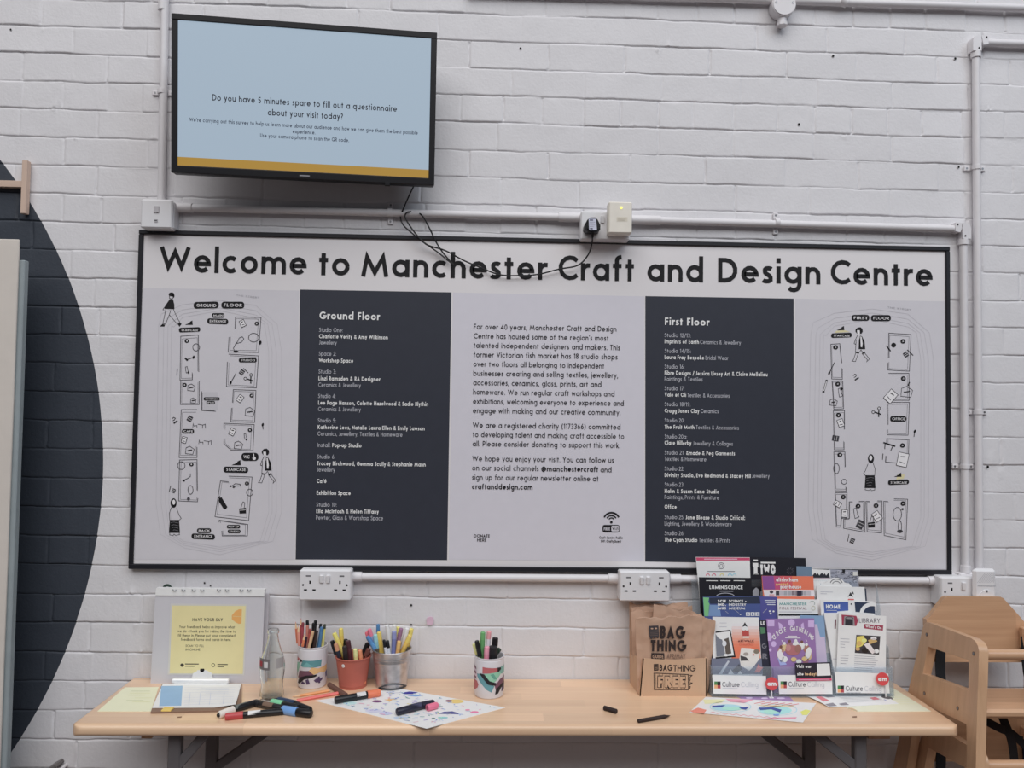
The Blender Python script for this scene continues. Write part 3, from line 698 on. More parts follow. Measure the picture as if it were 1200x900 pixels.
    def hatch(d, x, y, s, rot):
        c, q = math.cos(math.radians(rot)), math.sin(math.radians(rot)); R_ = lambda L: [(x+(a*c-b*q)*s, y+(a*q+b*c)*s) for a, b in L]
        d.poly(R_([(-2.5, -3), (2.5, -3), (2.5, 3), (-2.5, 3)]), ink((54, 52, 58)), 2); d.line(R_([(-2, -1), (2, -1)]), 0.4, pale, 3); d.line(R_([(-2, 1), (2, 1)]), 0.4, pale, 3)
    def scissors(d, x, y):
        d.ring(x-5.4, y+0.2, 1.7, 1.7, 0.6, k, 2, 10); d.ring(x+1.4, y-4.2, 1.7, 1.7, 0.6, k, 2, 10); d.line([(x-3.6, y+0.4), (x+4, y+3)], 1.3, k, 2); d.line([(x+1.1, y-2.4), (x+1, y+6)], 1.3, k, 2)
    def brush(d, x0, y0, x1, y1): d.line([(x0, y0), (x1, y1)], 0.8, k, 2); d.ell(x1, y1, 1.2, 2, k, 2, 20); 
    def leafy(d, x, y, r): d.ring(x, y, r, r*1.05, 0.7, ln, 2, 14)
    def bench(d, x, y): d.line([(x, y+3), (x+0.6, y-2), (x+1.2, y+1), (x+5, y+0.6), (x+5, y+3)], 0.6, ln, 2); d.line([(x+6, y-1), (x+12, y), (x+14.6, y-1), (x+14.8, y+4)], 0.6, ln, 2); d.line([(x+11.6, y), (x+11.4, y+4)], 0.6, ln, 2)
    def zed(d, x, y): d.line([(x-3, y-1), (x-1, y-3), (x+1, y-2), (x, y), (x-2, y+1)], 0.7, k, 2); d.line([(x-1, y+4), (x+3.6, y+1)], 1.6, k, 2)
    def shape(d, x, y, s, kind):
        if kind == 0: d.line([(x-3*s, y+2*s), (x-2.6*s, y-2*s), (x, y-3*s), (x+3*s, y-1*s), (x+2*s, y+2.6*s)], 0.6, ln, 2, closed=True); d.line([(x-1.6*s, y), (x+1.6*s, y-0.5*s)], 1.1, k, 3)
        if kind == 1: d.line([(x-2*s, y-4*s), (x, y-4.6*s), (x+0.8*s, y), (x+2*s, y+2*s), (x-1*s, y+3*s), (x-1.6*s, y)], 0.6, ln, 2, closed=True)
        if kind == 2: d.line([(x+3*s, y-4*s), (x+3*s, y-1*s), (x, y+1*s), (x-2.4*s, y+2*s)], 0.7, ln, 2); d.ell(x-3.4*s, y+3*s, 1.3*s, 0.9*s, k, 2)
    def room(d, pts, inner=None):
        d.line(pts, 0.75, ln, 1)
        cx_ = sum(p[0] for p in pts)/len(pts); cy_ = sum(p[1] for p in pts)/len(pts)
        d.line([(cx_+(x-cx_)*0.87, cy_+(y-cy_)*0.9) for x, y in pts], 0.45, ink((110, 108, 114)), 1)
    def loops(x0, y0, x1, y1):
        L = []
        for i, e_ in enumerate((0, 6, 11, 15)):
            L.append([(x0+e_, y0+30), (x0+e_+3, y0+16+e_), (x0+28, y0+5+e_), ((x0+x1)/2, y0+e_*0.8), (x1-30, y0+6+e_), (x1-e_-5, y0+28), (x1-e_, y0+60), (x1-e_, y1-50), (x1-e_-10, y1-16)])
            L.append([(x0+e_, y0+30), (x0+e_-3, y1-60), (x0+e_+2, y1-24), (x0+30, y1-8-e_*0.5), ((x0+x1)/2, y1-e_*0.6), (x1-e_-10, y1-16)])
        return L
    d = map_sheet([(167, 337.5), (350.5, 340.5), (345.5, 656), (155, 656)], loops(186, 352, 330, 650))
    person_jacket(d, 201, 362); person_walk(d, 311, 551.5, 0.82); person_scarf(d, 204, 609.5, 1.0)
    label(d, 'GROUND', 227, 354, 256.5, 361.8, -0.6); label(d, 'FLOOR', 259.5, 353.6, 286.4, 361.6); label(d, 'MAIN', 248.4, 367, 263, 372.4); label(d, 'ENTRANCE', 243, 373, 267.6, 379.4, 0.8)
    stairs(d, 217, 375.6); label(d, 'STAIRCASE', 209.8, 384.2, 234.8, 389.6, -1)
    for P_ in ([(233, 436), (232.5, 392.5), (212, 394), (211, 445.5), (225.5, 445), (225.5, 437.5)], [(212, 446.5), (211.5, 474), (233.5, 474), (233.5, 446.5)], [(236.5, 458.5), (236.5, 481), (253, 482)],
               [(231, 480), (212.5, 480), (210, 536), (231, 536), (231, 524)], [(231.5, 575), (231, 538.5), (210.5, 539), (209.5, 587), (231.5, 588), (232, 584)],
               [(275.5, 385), (276, 371.5), (306, 372), (303, 413), (267.5, 412.5), (268.5, 395)], [(268, 415), (303, 417), (300.5, 454.5), (265.5, 453), (266.5, 424)], [(272.5, 472), (273.5, 456.5), (300, 457.5), (298.5, 495), (270.5, 494), (271.5, 478)],
               [(262.5, 502), (262.5, 496), (298, 497.5), (296.5, 528), (271, 527.5), (262.5, 520), (262.5, 514)], [(268, 558), (295.5, 559), (291.5, 610), (252, 605.5), (258.5, 563.5), (268, 564.5)], [(257, 612), (257, 609.5), (290.5, 614.5), (290, 628), (260.5, 628), (260, 622)]): room(d, P_)
    d.rect(238.5, 459.5, 255, 480.5, ink((174, 172, 178)), 0.5)
    label(d, 'CAFE', 213.5, 502.8, 227.6, 508); label(d, 'EXHIBITION', 238.8, 465.4, 257.6, 469.2); label(d, 'SPACE', 242, 469.9, 252, 473.6); label(d, 'STUDIO 3', 280, 419.6, 301, 424.6)
    d.pill(283, 530.6, 303, 540, k, 2); d.text('WC', 285.6, 537.2, 292.6, 4, pale, 0.16, 3); d.ell(298, 537, 2, 2, pale, 3); d.line([(297.4, 531.6), (297.6, 536)], 1.1, pale, 3)
    stairs(d, 271.5, 539, 1.2); label(d, 'STAIRCASE', 262, 546.6, 291, 553.6, 0.6); label(d, 'POP-UP', 266, 615, 281.6, 619.2); label(d, 'STUDIO', 267, 620.5, 282, 624.8)
    label(d, 'BACK', 231, 619, 247.6, 624.6); label(d, 'ENTRANCE', 224.6, 625, 252, 631.4, 1.0)
    for x_, y_, l_ in ((219, 399.6, '1'), (301, 379.2, '2'), (216.5, 451, '6'), (295, 463.5, '4'), (293, 504, '5'), (224.5, 544.2, '8'), (289.5, 566.5, '10')): dot(d, x_, y_, 2.5, l_)
    leafy(d, 230, 407, 4); leafy(d, 212.6, 545.5, 4.4); leafy(d, 292.8, 577, 3.8)
    card(d, 284.5, 379, 0.95, -25); hatch(d, 283.6, 436.2, 1.0, 35); scissors(d, 293, 443.5); brush(d, 276.6, 437.6, 270.5, 448.4); d.line([(285.4, 431.6), (291, 437)], 0.8, k, 2)
    d.line([(275, 411), (273.6, 408), (277, 402.6), (283, 401), (286, 397), (284, 394.6), (280.4, 396), (278.8, 400), (275.6, 403.6)], 0.7, ln, 2); d.ell(276.6, 412, 3, 1.3, k, 2)
    d.ring(297.4, 395.6, 6, 5.2, 0.7, ln, 2, 14); d.ell(305, 401.6, 1.6, 2.4, k, 2, 20)
    brush(d, 219, 421.4, 227, 418.6); d.line([(217, 419.4), (220, 422.6)], 2, k, 2); shape(d, 219.4, 434, 1.0, 1); d.ell(221, 436.6, 0.9, 1.4, k, 3); d.line([(208, 432), (207.4, 440)], 0.8, k, 2)
    shape(d, 224.4, 454.4, 1.5, 0); shape(d, 226.6, 469.5, 1.1, 0); hatch(d, 222.6, 490.6, 1.1, 30); bench(d, 226, 498); bench(d, 233, 517.4); card(d, 216, 515.4, 0.9, 15); shape(d, 222.6, 528, 1.7, 0)
    zed(d, 204.6, 492); card(d, 281.4, 467, 1.0, 35); shape(d, 293, 483, 1.9, 0); card(d, 272.4, 506, 1.0, 25); shape(d, 288, 512, 0.9, 1); d.ell(289, 515, 0.9, 1.2, k, 3); shape(d, 279.6, 522, 1.7, 0)
    brush(d, 308.4, 503, 308, 497.6); shape(d, 219.6, 559.6, 1.2, 2); d.ring(223.4, 574, 3, 5.2, 0.7, ln, 2, 12); d.ell(221, 584.6, 1.8, 2, ln, 2); d.line([(200.2, 569), (198.6, 576)], 0.7, k, 2); hatch(d, 203.6, 575, 0.8, 25)
    d.line([(271, 570), (276, 566.6), (281.6, 567.4), (282, 569.4), (276.6, 569.2), (274.4, 571)], 0.7, ln, 2); d.ell(270.4, 569.6, 1.3, 1, k, 2); d.ell(274, 570.8, 1.3, 1, k, 2)
    bottle(d, 261.6, 591); pot(d, 284.4, 597)
    d.text('THE STREET', 277, 346.8, 304, 1.9, fa, 0.14, 2, dy=3)
    m1 = d.mb.build('map_sheet', t, smooth=0); m1['label'] = 'ground floor map drawing'
    d = map_sheet([(932, 350), (1107.5, 353.2), (1110.5, 667.5), (932.5, 664.5)], loops(950, 362, 1094, 656))
    person_walk(d, 1006.5, 409.2, 0.82); person_scarf(d, 1020, 557.2, 0.98, -1)
    label(d, 'FIRST', 997.8, 369, 1018.6, 376); label(d, 'FLOOR', 1020.4, 369.2, 1043.8, 376.4); stairs(d, 980.4, 382, 0.98); label(d, 'STAIRCASE', 973.8, 390.6, 998, 396, -0.8)
    d.poly([(980, 387.6), (990, 387), (996, 389), (978, 390)], yel, 1)
    for P_ in ([(986.5, 425.5), (984, 402.8), (973.5, 403.4), (974.5, 444), (987, 444.5), (987, 432)], [(975, 446.5), (987.5, 446.5), (988.5, 479), (977, 479.5), (975, 446.5)], [(989.6, 503), (989.5, 481), (976.5, 481.5), (977.5, 527), (989, 527), (989, 518)],
               [(990.5, 547), (990, 529.5), (977, 529.5), (978.5, 575), (991.5, 575.4), (991.5, 571)], [(978.5, 577.5), (992.5, 577.2), (992.5, 607), (986, 607.4), (985, 617.5), (980, 617.5), (978.5, 577.5)],
               [(999, 588), (995, 588), (995, 608), (988.5, 608.6), (988.5, 619), (1013.5, 623.5), (1013, 587.5), (1006.5, 587.5)], [(1019, 587.6), (1014.6, 587.6), (1016, 623), (1033, 624.5), (1033.5, 587), (1028, 587)], [(1040.5, 587.5), (1035.5, 587.5), (1036, 627.5), (1061.5, 632.5), (1063.5, 585), (1047.5, 584.6)],
               [(1041, 419.5), (1041.5, 390.4), (1067.5, 392), (1065.5, 435), (1040.5, 433.6), (1040.5, 425)], [(1041, 437.5), (1065, 437.5), (1065.3, 469), (1039.5, 469), (1040, 462)], [(1040, 498), (1039.5, 471.5), (1065.5, 471.5), (1064, 510), (1039.5, 509.5), (1039.5, 504)], [(1039, 519), (1039, 514), (1065, 515), (1064.5, 533)], [(1038, 534), (1037.5, 541.5), (1050, 542.5)]): room(d, P_)
    label(d, 'OFFICE', 1043, 487.6, 1062, 494); stairs(d, 1047.4, 553.8, 0.98); label(d, 'STAIRCASE', 1040.5, 562.6, 1065, 568.4, -1); d.poly([(1052, 556), (1060, 556), (1059, 561), (1050, 562)], yel, 1)
    for x_, y_, l_ in ((979, 407, '12'), (981.5, 450, '14'), (982.4, 486.4, '16'), (984, 533, '18'), (988, 582.4, '20'), (1005.4, 593, '21'), (1026.4, 592.4, '22'), (1058, 590, '23'), (1058, 400, '26'), (1057.4, 522, '24'), (1058.4, 443.6, '25'), (1047, 404.4, '')): dot(d, x_, y_, 2.9, l_)
    brush(d, 977.8, 424.6, 971.6, 437.4); d.line([(968.6, 446), (965, 458.6)], 2.2, ln, 2); d.line([(968.4, 446.6), (965.2, 458)], 1.0, pale, 3); d.ell(968.4, 446, 1.4, 1.0, k, 3); d.ell(964.8, 459, 1.4, 1.0, k, 3)
    zed(d, 1002.6, 441.4); scissors(d, 1028.6, 482.6); shape(d, 985, 461, 1.4, 1); d.ell(985.8, 455.6, 1.6, 1.6, k, 3); shape(d, 976.6, 471.6, 1.5, 0); card(d, 985, 495.6, 1.1, -20); hatch(d, 979, 513.6, 1.3, 100); d.ring(980, 549, 3.4, 6, 0.7, ln, 2, 12); d.ring(989, 564.4, 3.2, 3, 0.7, ln, 2, 10)
    card(d, 981.4, 590.4, 1.0, -60); card(d, 989.4, 601.6, 1.1, 5); shape(d, 1003.4, 602.6, 1.6, 1); hatch(d, 1008, 614.4, 1.6, 25); card(d, 1027.4, 605, 1.4, -35); pot(d, 1021, 613.4); d.ring(1051.4, 602.4, 5, 8, 0.7, ln, 2, 14); d.ell(1057.4, 596.6, 1.4, 1.2, k, 2); d.ring(1054.4, 617, 2, 7, 0.7, ln, 2, 12); d.ell(1054.4, 622.6, 3.4, 2, ln, 2)
    card(d, 1043.6, 464.4, 1.75, 42); shape(d, 1062.4, 459.6, 2.3, 0); d.line([(1065.6, 447.6), (1064, 452)], 1.6, k, 2); hatch(d, 1061.4, 415.4, 1.0, -35); d.line([(1063, 410), (1070, 416.6)], 1.0, k, 2); d.line([(1038.6, 405), (1043.4, 411.4)], 1.4, k, 2)
    brush(d, 1070.8, 512, 1071.8, 505.4); d.line([(1035, 518.6), (1049, 523)], 1.6, k, 2); d.line([(1037, 520), (1036.6, 526)], 0.9, k, 2); d.line([(1046, 523), (1043.6, 528)], 0.9, k, 2); card(d, 1057.6, 538.6, 2.0, 12); d.line([(1034.6, 531.4), (1034, 538.6)], 0.8, k, 2); d.line([(994.8, 626), (993, 634.6)], 0.7, k, 2); hatch(d, 998.6, 633.6, 1.0, 25)
    d.text('THE STREET', 1040, 361, 1067.6, 1.9, fa, 0.14, 2, dy=3)
    m2 = d.mb.build('map_sheet', t, smooth=0); m2['label'] = 'first floor map drawing'
board()

# ---------------------------------------------------------------- conduits, boxes, sockets
RP = 0.0105; YP = 0.004
def saddle(mb, c, along, r=RP):
    """two-eared pipe clip round a pipe at c"""
    ax = np.array(along, float); q = np.array([1.0, 0, 0]) if abs(ax[2]) > 0.5 else np.array([0, 0, 1.0])
    mb.tube([c-ax*0.006, c+ax*0.006], r+0.0022, m_pipe, 16)
    for s_ in (-1, 1):
        p = np.asarray(c)+q*s_*(r+0.011); p = np.array([p[0], WALLY-0.003, p[2]])
        mb.obox(p, (q, ax, np.array([0, 1.0, 0])), (0.010, 0.0075, 0.003), m_pipe, 0.002)
        mb.tube([p+np.array([0, -0.0035, 0])+q*s_*0.002, p+q*s_*0.002], 0.003, m_screw, 10)
def run(name, label, pts, clips, axis, couplers=(), group=None, extra=None):
    t = thing(name, label, 'pipe', pts[0])
    mb = MB(); mb.tube(pts, RP, m_pipe, 18); mb.build('pipe', t)
    for c in clips: k_ = MB(); saddle(k_, np.asarray(c), axis); k_.build('saddle_clip', t)
    for (a, b) in couplers: MB().tube([a, b], RP+0.0028, m_pipe, 18).build('coupler', t)
    if extra: extra(t)
    return t
x_ = 0.0525
run('conduit', 'white painted vertical conduit beside the television, down to square switch', [(0.047, YP, 2.95), (0.0585, YP, 2.03)], [(0.0515, YP, W(191, 107)[2])], (0, 0, 1), [((0.0468, YP, W(0, 3)[2]-0.006), (0.0466, YP, W(0, 3)[2]+0.03))])
run('conduit', 'long white conduit above board left of the plugged in socket', [(0.095, YP, 2.02), (1.25, YP, 2.017)], [(W(457, 250)[0], YP, 2.019)], (1, 0, 0), [((0.10, YP, 2.02), (0.145, YP, 2.02)), ((1.17, YP, 2.017), (1.25, YP, 2.017))])
def elbow(t, c, sx, sz):
    """inspection elbow joining a run along x with a run down z; sx, sz: directions of its two arms"""
    e = MB(); fr = Fr((c[0], YP-0.0125, c[2]), (1, 0, 0), (0, 0, 1)); r = 0.0155
    P_ = [(sx*0.030, r), (sx*0.030, -r*0.62), (sx*r*1.0, -r*0.8), (sx*r*0.62, sz*-r), (sx*r*0.62, sz*0.030), (-sx*r, sz*0.030), (-sx*r, sz*-0.0+0.002), (-sx*r*0.75, r*0.7), (-sx*r*0.2, r)]
    e.prism(fr, P_, 0.026, m_pipe)
    for q in ((sx*0.024, 0.010 if sx < 0 else 0.010), (sx*0.002, sz*0.022)): e.tube([fr.at(q[0], q[1], 0.0016), fr.at(q[0], q[1], -0.002)], 0.0024, m_dark, 8)
    e.build('inspection_elbow', t)
    MB().tube([(c[0], YP, c[2]+sz*0.030), (c[0], YP, c[2]+sz*0.046)], RP+0.0034, m_pipe, 18).build('coupler', t)
xe = W(1130, 300)[0]; ze = W(1124, 268)[2]
run('conduit', 'white conduit right of beige box, ending in an elbow at board corner', [(1.37, YP, 2.014), (xe, YP, ze)], [(W(911, 261)[0], YP, 2.0145), ], (1, 0, 0), [((1.37, YP, 2.014), (1.46, YP, 2.014))], extra=lambda t: elbow(t, (xe, 0, ze), -1, -1))
tt = run('conduit', 'white conduit dropping down right beside the board edge to socket', [(xe, YP, ze-0.032), (xe, YP, W(1130, 676)[2])], [(xe, YP, W(1130, 547)[2])], (0, 0, 1))
k_ = MB(); k_.box((xe-0.024, -0.008, W(1130, 676)[2]-0.01), (xe+0.030, WALLY, W(1130, 671)[2]), m_pipe, 0.003); k_.tube([(xe, YP, W(1130, 671)[2]), (xe, YP, W(1130, 663)[2])], RP+0.003, m_pipe, 18); k_.build('adaptor', tt)
xr = 2.381; zr = W(1147, 49)[2]
run('conduit', 'tall white conduit at far right with elbow at its top', [(xr, YP, zr), (xr, YP, W(1148, 668)[2])], [(xr, YP, W(1148, 196)[2]), (xr, YP, W(1148, 483)[2])], (0, 0, 1), extra=lambda t: elbow(t, (xr, 0, zr), 1, -1))
run('conduit', 'short white conduit leading off right from the elbow at top', [(xr+0.005, YP, zr), (3.5, YP, zr)], [], (1, 0, 0))
zl = W(570, 677)[2]
run('conduit', 'white conduit along the wall between the two whole sockets', [(W(410, 676)[0], YP, zl), (W(727, 677)[0], YP, zl)], [], (1, 0, 0), [((W(410, 676)[0], YP, zl), (W(424, 676)[0], YP, zl)), ((W(713, 676)[0], YP, zl), (W(727, 676)[0], YP, zl))])
run('conduit', 'white conduit running behind the leaflet rack', [(W(784, 679)[0], YP, zl), (W(1101, 681)[0], YP, zl)], [], (1, 0, 0), [((W(785, 677)[0], YP, zl), (W(798, 677)[0], YP, zl)), ((W(1088, 681)[0], YP, zl), (W(1101, 681)[0], YP, zl))])
def junction():
    zt = 2.663
    t = run('conduit', 'white conduit along the top with a round junction box', [(0.9, YP, zt), (3.5, YP, zt)], [], (1, 0, 0))
    c = W(918, 6, -0.01); fr = Fr((c[0], -0.016, c[2]), (1, 0, 0), (0, 0, 1)); b = MB()
    P_ = [(0.034*math.cos(a), 0.034*math.sin(a)) for a in [2*math.pi*k/28 for k in range(28)]]
    b.prism(fr, P_, 0.032, m_pipe); b.prism(fr, [(x*0.94, z*0.94) for x, z in P_], 0.004, m_pipe, 0.003)
    for s_ in (-1, 1): b.tube([fr.at(s_*0.024, 0.004, 0.0045), fr.at(s_*0.024, 0.004, 0)], 0.003, m_screw, 10)
    b.tube([(c[0], YP-0.004, c[2]-0.028), (c[0], YP-0.004, c[2]-0.052)], 0.0125, m_pipe, 18); b.tube([(c[0], YP-0.004, c[2]-0.048), (c[0], YP-0.004, c[2]-0.056)], 0.0155, m_pipe, 8)
    b.build('junction_box', t)
    q = W(990, 3, 0); MB().tube([(q[0]-0.012, YP-0.004, q[2]+0.006), (q[0]+0.006, YP-0.004, q[2]-0.002)], 0.013, m_pipe, 14).build('coupler', t)
junction()

def single_switch():
    a = W(165.5, 233, -0.032); b = W(201.5, 268, -0.032)
    t = thing('wall_switch', 'square white fused switch box at left end of board top', 'switch', ((a[0]+b[0])/2, WALLY, (a[2]+b[2])/2))
    MB().box((a[0], -0.024, b[2]), (b[0], WALLY, a[2]), m_plastic, 0.006).build('back_box', t)
    MB().box((a[0], -0.034, b[2]), (b[0], -0.0245, a[2]), m_plastic, 0.004).build('face_plate', t)
    cx, cz = (a[0]+b[0])/2, (a[2]+b[2])/2
    MB().box((cx-0.006, -0.037, cz+0.002), (cx+0.008, -0.0345, cz+0.021), mat('switch_grey', (164, 161, 165), 0.4), 0.001).build('rocker', t)
    f = MB(); f.box((cx-0.004, -0.0355, cz-0.024), (cx+0.005, -0.0342, cz-0.016), mat('switch_grey', (164, 161, 165)), 0); f.box((cx-0.004, -0.0362, cz-0.020), (cx+0.003, -0.0356, cz-0.0185), m_dark); f.build('fuse_holder', t)
single_switch()
def socket(px0, py0, px1, py1, label, skip=(), n=2, switches=True):
    a = W(px0, py0, -0.036); b = W(px1, py1, -0.036); Wd = 0.146; Hd = a[2]-b[2]
    cx = (a[0]+b[0])/2; cz = (a[2]+b[2])/2; hw = (b[0]-a[0])/2; hh = Hd/2
    t = thing('double_socket', label, 'socket', (cx, WALLY, cz), 'double wall sockets')
    MB().box((cx-hw, -0.026, cz-hh), (cx+hw, WALLY, cz+hh), m_plastic, 0.003).build('back_box', t)
    MB().box((cx-hw, -0.036, cz-hh), (cx+hw, -0.0265, cz+hh), m_plastic, 0.003).build('face_plate', t)
    fr = Fr((cx, -0.0362, cz), (1, 0, 0), (0, 0, 1))
    for s_ in (-1, 1):
        if s_ not in skip:
            d = Draw(MB(), fr, 1)
            for (u, v, ru, rv) in ((s_*hw*0.58+0.0, hh*0.20, 0.0022, 0.004), (s_*hw*0.585-0.0115, -hh*0.30, 0.0042, 0.002), (s_*hw*0.585+0.0115, -hh*0.30, 0.0042, 0.002), (s_*hw*0.85, hh*0.02, 0.0028, 0.0028)):
                L_ = [(u-ru, v-rv), (u+ru, v-rv), (u+ru, v+rv), (u-ru, v+rv)] if ru != rv else [(u+ru*math.cos(q), v+rv*math.sin(q)) for q in [2*math.pi*i/12 for i in range(12)]]
                d.mb.prism(fr, L_, 0.004, m_dark, 0.0002)
            u = s_*hw*0.65; d.mb.prism(fr, [(u-0.0065, hh*0.57), (u+0.0065, hh*0.57), (u+0.0065, hh*0.66), (u-0.0065, hh*0.66)], 0.004, mat('usb_port', (92, 92, 96), 0.5), 0.0002)
            d.mb.build('pin_holes', t)
        if s_ in skip and len(skip) == 1: continue
        if -2 in skip and s_ == 1: continue
        q = MB(); u = s_*hw*0.125; q.obox(fr.at(u, hh*0.42, 0.001), (fr.U, nrm(fr.V+fr.N*0.12), fr.N), (0.0052, hh*0.26, 0.0035), m_plastic, 0.001); q.build('rocker', t)
    return t
socket(351, 668, 410.5, 704, 'white double wall socket with charging ports above pencil pots')
socket(726.5, 670, 785, 705, 'white double wall socket with charging ports above paper bags')
socket(1103, 676.5, 1162, 712, 'white double wall socket behind high chair, under right conduits', skip=(1,))
socket(681, 247.5, 738, 281.5, 'white double wall socket above board holding a black plug', skip=(-1, 1, -2))
# beige plug-in box covering the right half of the upper socket
def beige_box():
    a = W(713.5, 236, -0.075); b = W(740.6, 273.5, -0.075); m_be = mat('beige_plastic', (202, 196, 185), 0.4)
    t = thing('plug_in_sensor', 'beige plug in box with small lit lamp over upper socket', 'plug', ((a[0]+b[0])/2, -0.036, (a[2]+b[2])/2))
    MB().box((a[0], -0.075, b[2]), (b[0], -0.0365, a[2]), m_be, 0.003).build('housing', t)
    fr = Fr(((a[0]+b[0])/2, -0.075, (a[2]+b[2])/2), (1, 0, 0), (0, 0, 1))
    l = MB(); u, v = fr.px(728, 243.5); l.prism(fr, [(u+0.0035*math.cos(q), v+0.0035*math.sin(q)) for q in [2*math.pi*i/12 for i in range(12)]], 0.004, emis('lamp_yellow', (230, 225, 120), 1.6), 0.0015); l.build('indicator_lamp', t)
    d = Draw(MB(), fr, 1); d.rect(722.6, 254.5, 735.4, 259.5, ink((192, 184, 168)), 0)
    for i in range(3): d.line([(724, 255.8+1.3*i), (734-i, 255.8+1.3*i)], 0.35, ink((168, 160, 146)), 1)
    d.mb.build('printed_label', t, smooth=0)
beige_box()
def door_chime():
    a = W(1141.4, 666.8, -0.052); b = W(1168.4, 700, -0.052)
    t = thing('plug_in_chime', 'white plug in wall unit with speaker grille right of socket', 'chime', ((a[0]+b[0])/2, -0.0, (a[2]+b[2])/2))
    MB().box((a[0], -0.052, b[2]-0.005), (b[0], -0.0365, a[2]), m_plastic, 0.007).build('housing', t)
    fr = Fr((a[0], -0.052, a[2]), (1, 0, 0), (0, 0, 1)); d = Draw(MB(), fr, 1); g_ = ink((150, 150, 156))
    for i in range(11):
        x0 = 1145+2*i*0.95; d.line([(x0, 683), (min(x0+9, 1165), 672+max(0, (x0+9-1165)))], 0.35, g_, 0)
    d.line([(1145.4, 686.6), (1167, 686.8)], 0.5, ink((120, 120, 126)), 1); d.mb.build('grille', t, smooth=0)
    q = MB(); u, v = fr.px(1156, 700); q.prism(fr, [(u+0.021*math.cos(a_), v+0.021*math.sin(a_)) for a_ in [math.pi*i/14 for i in range(15)]], 0.004, m_plastic, 0.002)
    u, v = fr.px(1156, 692.6); q.prism(fr, [(u-0.0018, v-0.003), (u+0.0018, v-0.003), (u+0.0018, v+0.003), (u-0.0018, v+0.003)], 0.003, ink((90, 92, 98)), 0.003); q.build('button', t)
door_chime()

# ---- plug, cables
def smoothpts(P, n=8):
    P = [np.asarray(p, float) for p in P]; out = []
    for i in range(len(P)-1):
        p0 = P[max(i-1, 0)]; p1 = P[i]; p2 = P[i+1]; p3 = P[min(i+2, len(P)-1)]
        for k in range(n):
            t = k/n; out.append(0.5*((2*p1)+(p2-p0)*t+(2*p0-5*p1+4*p2-p3)*t*t+(3*p1-p0-3*p2+p3)*t**3))
    return out+[P[-1]]
def power_cable():
    c = W(694, 264, -0.055); fr = Fr((c[0], -0.068, c[2]), (1, 0, 0), (0, 0, 1))
    t = thing('power_cable', 'black mains cable drooping across board from plug to loops', 'cable', c)
    q = MB(); q.prism(fr, fr.pts([(684.8, 268), (685.2, 263), (688.6, 257.2), (692, 254.8), (697.6, 254.8), (700.4, 257.4), (703.6, 264), (703.4, 269), (701, 271.6), (688, 271.4)]), 0.032, m_black, 0.0)
    q.prism(fr, fr.pts([(688, 268), (689, 259), (692, 256.6), (698, 256.8), (700.4, 260), (701.2, 268.5)]), 0.006, m_black, 0.005); q.build('plug', t)
    d = Draw(MB(), Fr(fr.at(0, 0, 0.0052), fr.U, fr.V), 1); d.poly([(689.8, 256.4), (698.4, 256.4), (699.6, 269.6), (690.4, 269.8)], ink((176, 178, 196)), 0)
    d.line([(691, 258), (695, 258)], 1.2, ink((50, 52, 80)), 1); d.line([(691.4, 268), (694.6, 268)], 1.4, ink((50, 52, 80)), 1)
    for i in range(4): d.line([(691, 260.4+1.7*i), (697.6-(i % 2)*2, 260.4+1.7*i)], 0.3, ink((110, 112, 130)), 1)
    d.mb.build('plug_label', t, smooth=0)
    P_ = [W(694.5, 271.4, -0.055), W(694.3, 276, -0.05), W(693.6, 286, -0.03), W(689, 299, -0.02), W(677, 311, -0.012), W(655, 315.4, -0.008), W(630, 321.6, -0.006), W(606, 323, -0.006), W(585, 321.8, -0.006), W(563, 313.5, -0.006), W(543, 305, -0.007), W(522, 293.8, -0.009), W(504.5, 288.5, -0.016), W(497, 284.5, -0.02), W(486, 272.5, -0.018), W(477, 259.5, -0.014), W(474.6, 253, -0.012), W(477, 249, -0.012), W(482, 248, -0.004), W(488, 248.2, 0.006), W(494, 252, -0.012), W(498, 257.6, -0.016), W(505, 271, -0.012), W(511, 283.5, -0.009), W(519, 296, -0.008), W(530.6, 309.5, -0.007)]
    cb = MB(); cb.tube(smoothpts(P_, 6), 0.0021, m_cable, 8); cb.tube([W(694.5, 270.6, -0.055), W(694.4, 278.4, -0.049)], [0.005, 0.003], m_cable, 10); cb.build('flex', t)
    t2 = thing('aerial_cable', 'thin black cable from television going behind conduit and onto board', 'cable', W(471.8, 247, -0.01))
    P_ = [W(486, 216, -0.055), W(480, 228, -0.035), W(471.5, 247.4, -0.008), W(469.8, 252, 0.012), W(469.6, 257.4, -0.008), W(474, 265.4, -0.012), W(485, 275, -0.014), W(491.6, 281, -0.014), W(500, 286.4, -0.012), W(514, 296.4, -0.0085), W(524, 304.6, -0.007), W(531, 310, -0.007)]
    MB().tube(smoothpts(P_, 6), 0.0020, m_cable, 8).build('flex', t2)
power_cable()
# pink sticker on the wall
p = W(503.5, 728, WALLY-0.002); fr = Fr((p[0], WALLY-0.0045, p[2]), (1, 0, 0), (0, 0, 1)); q = MB()
q.prism(fr, fr.pts([(499.6, 726), (501, 723.6), (504, 722.8), (507, 723.4), (508.4, 726), (507.8, 731), (505, 732.6), (500.4, 732.4)]), 0.003, mat('pink_paper', (190, 158, 178), 0.7))
tag(q.build('sticker', None, p), 'small pale pink blob stuck on wall right of metal bucket', 'sticker')
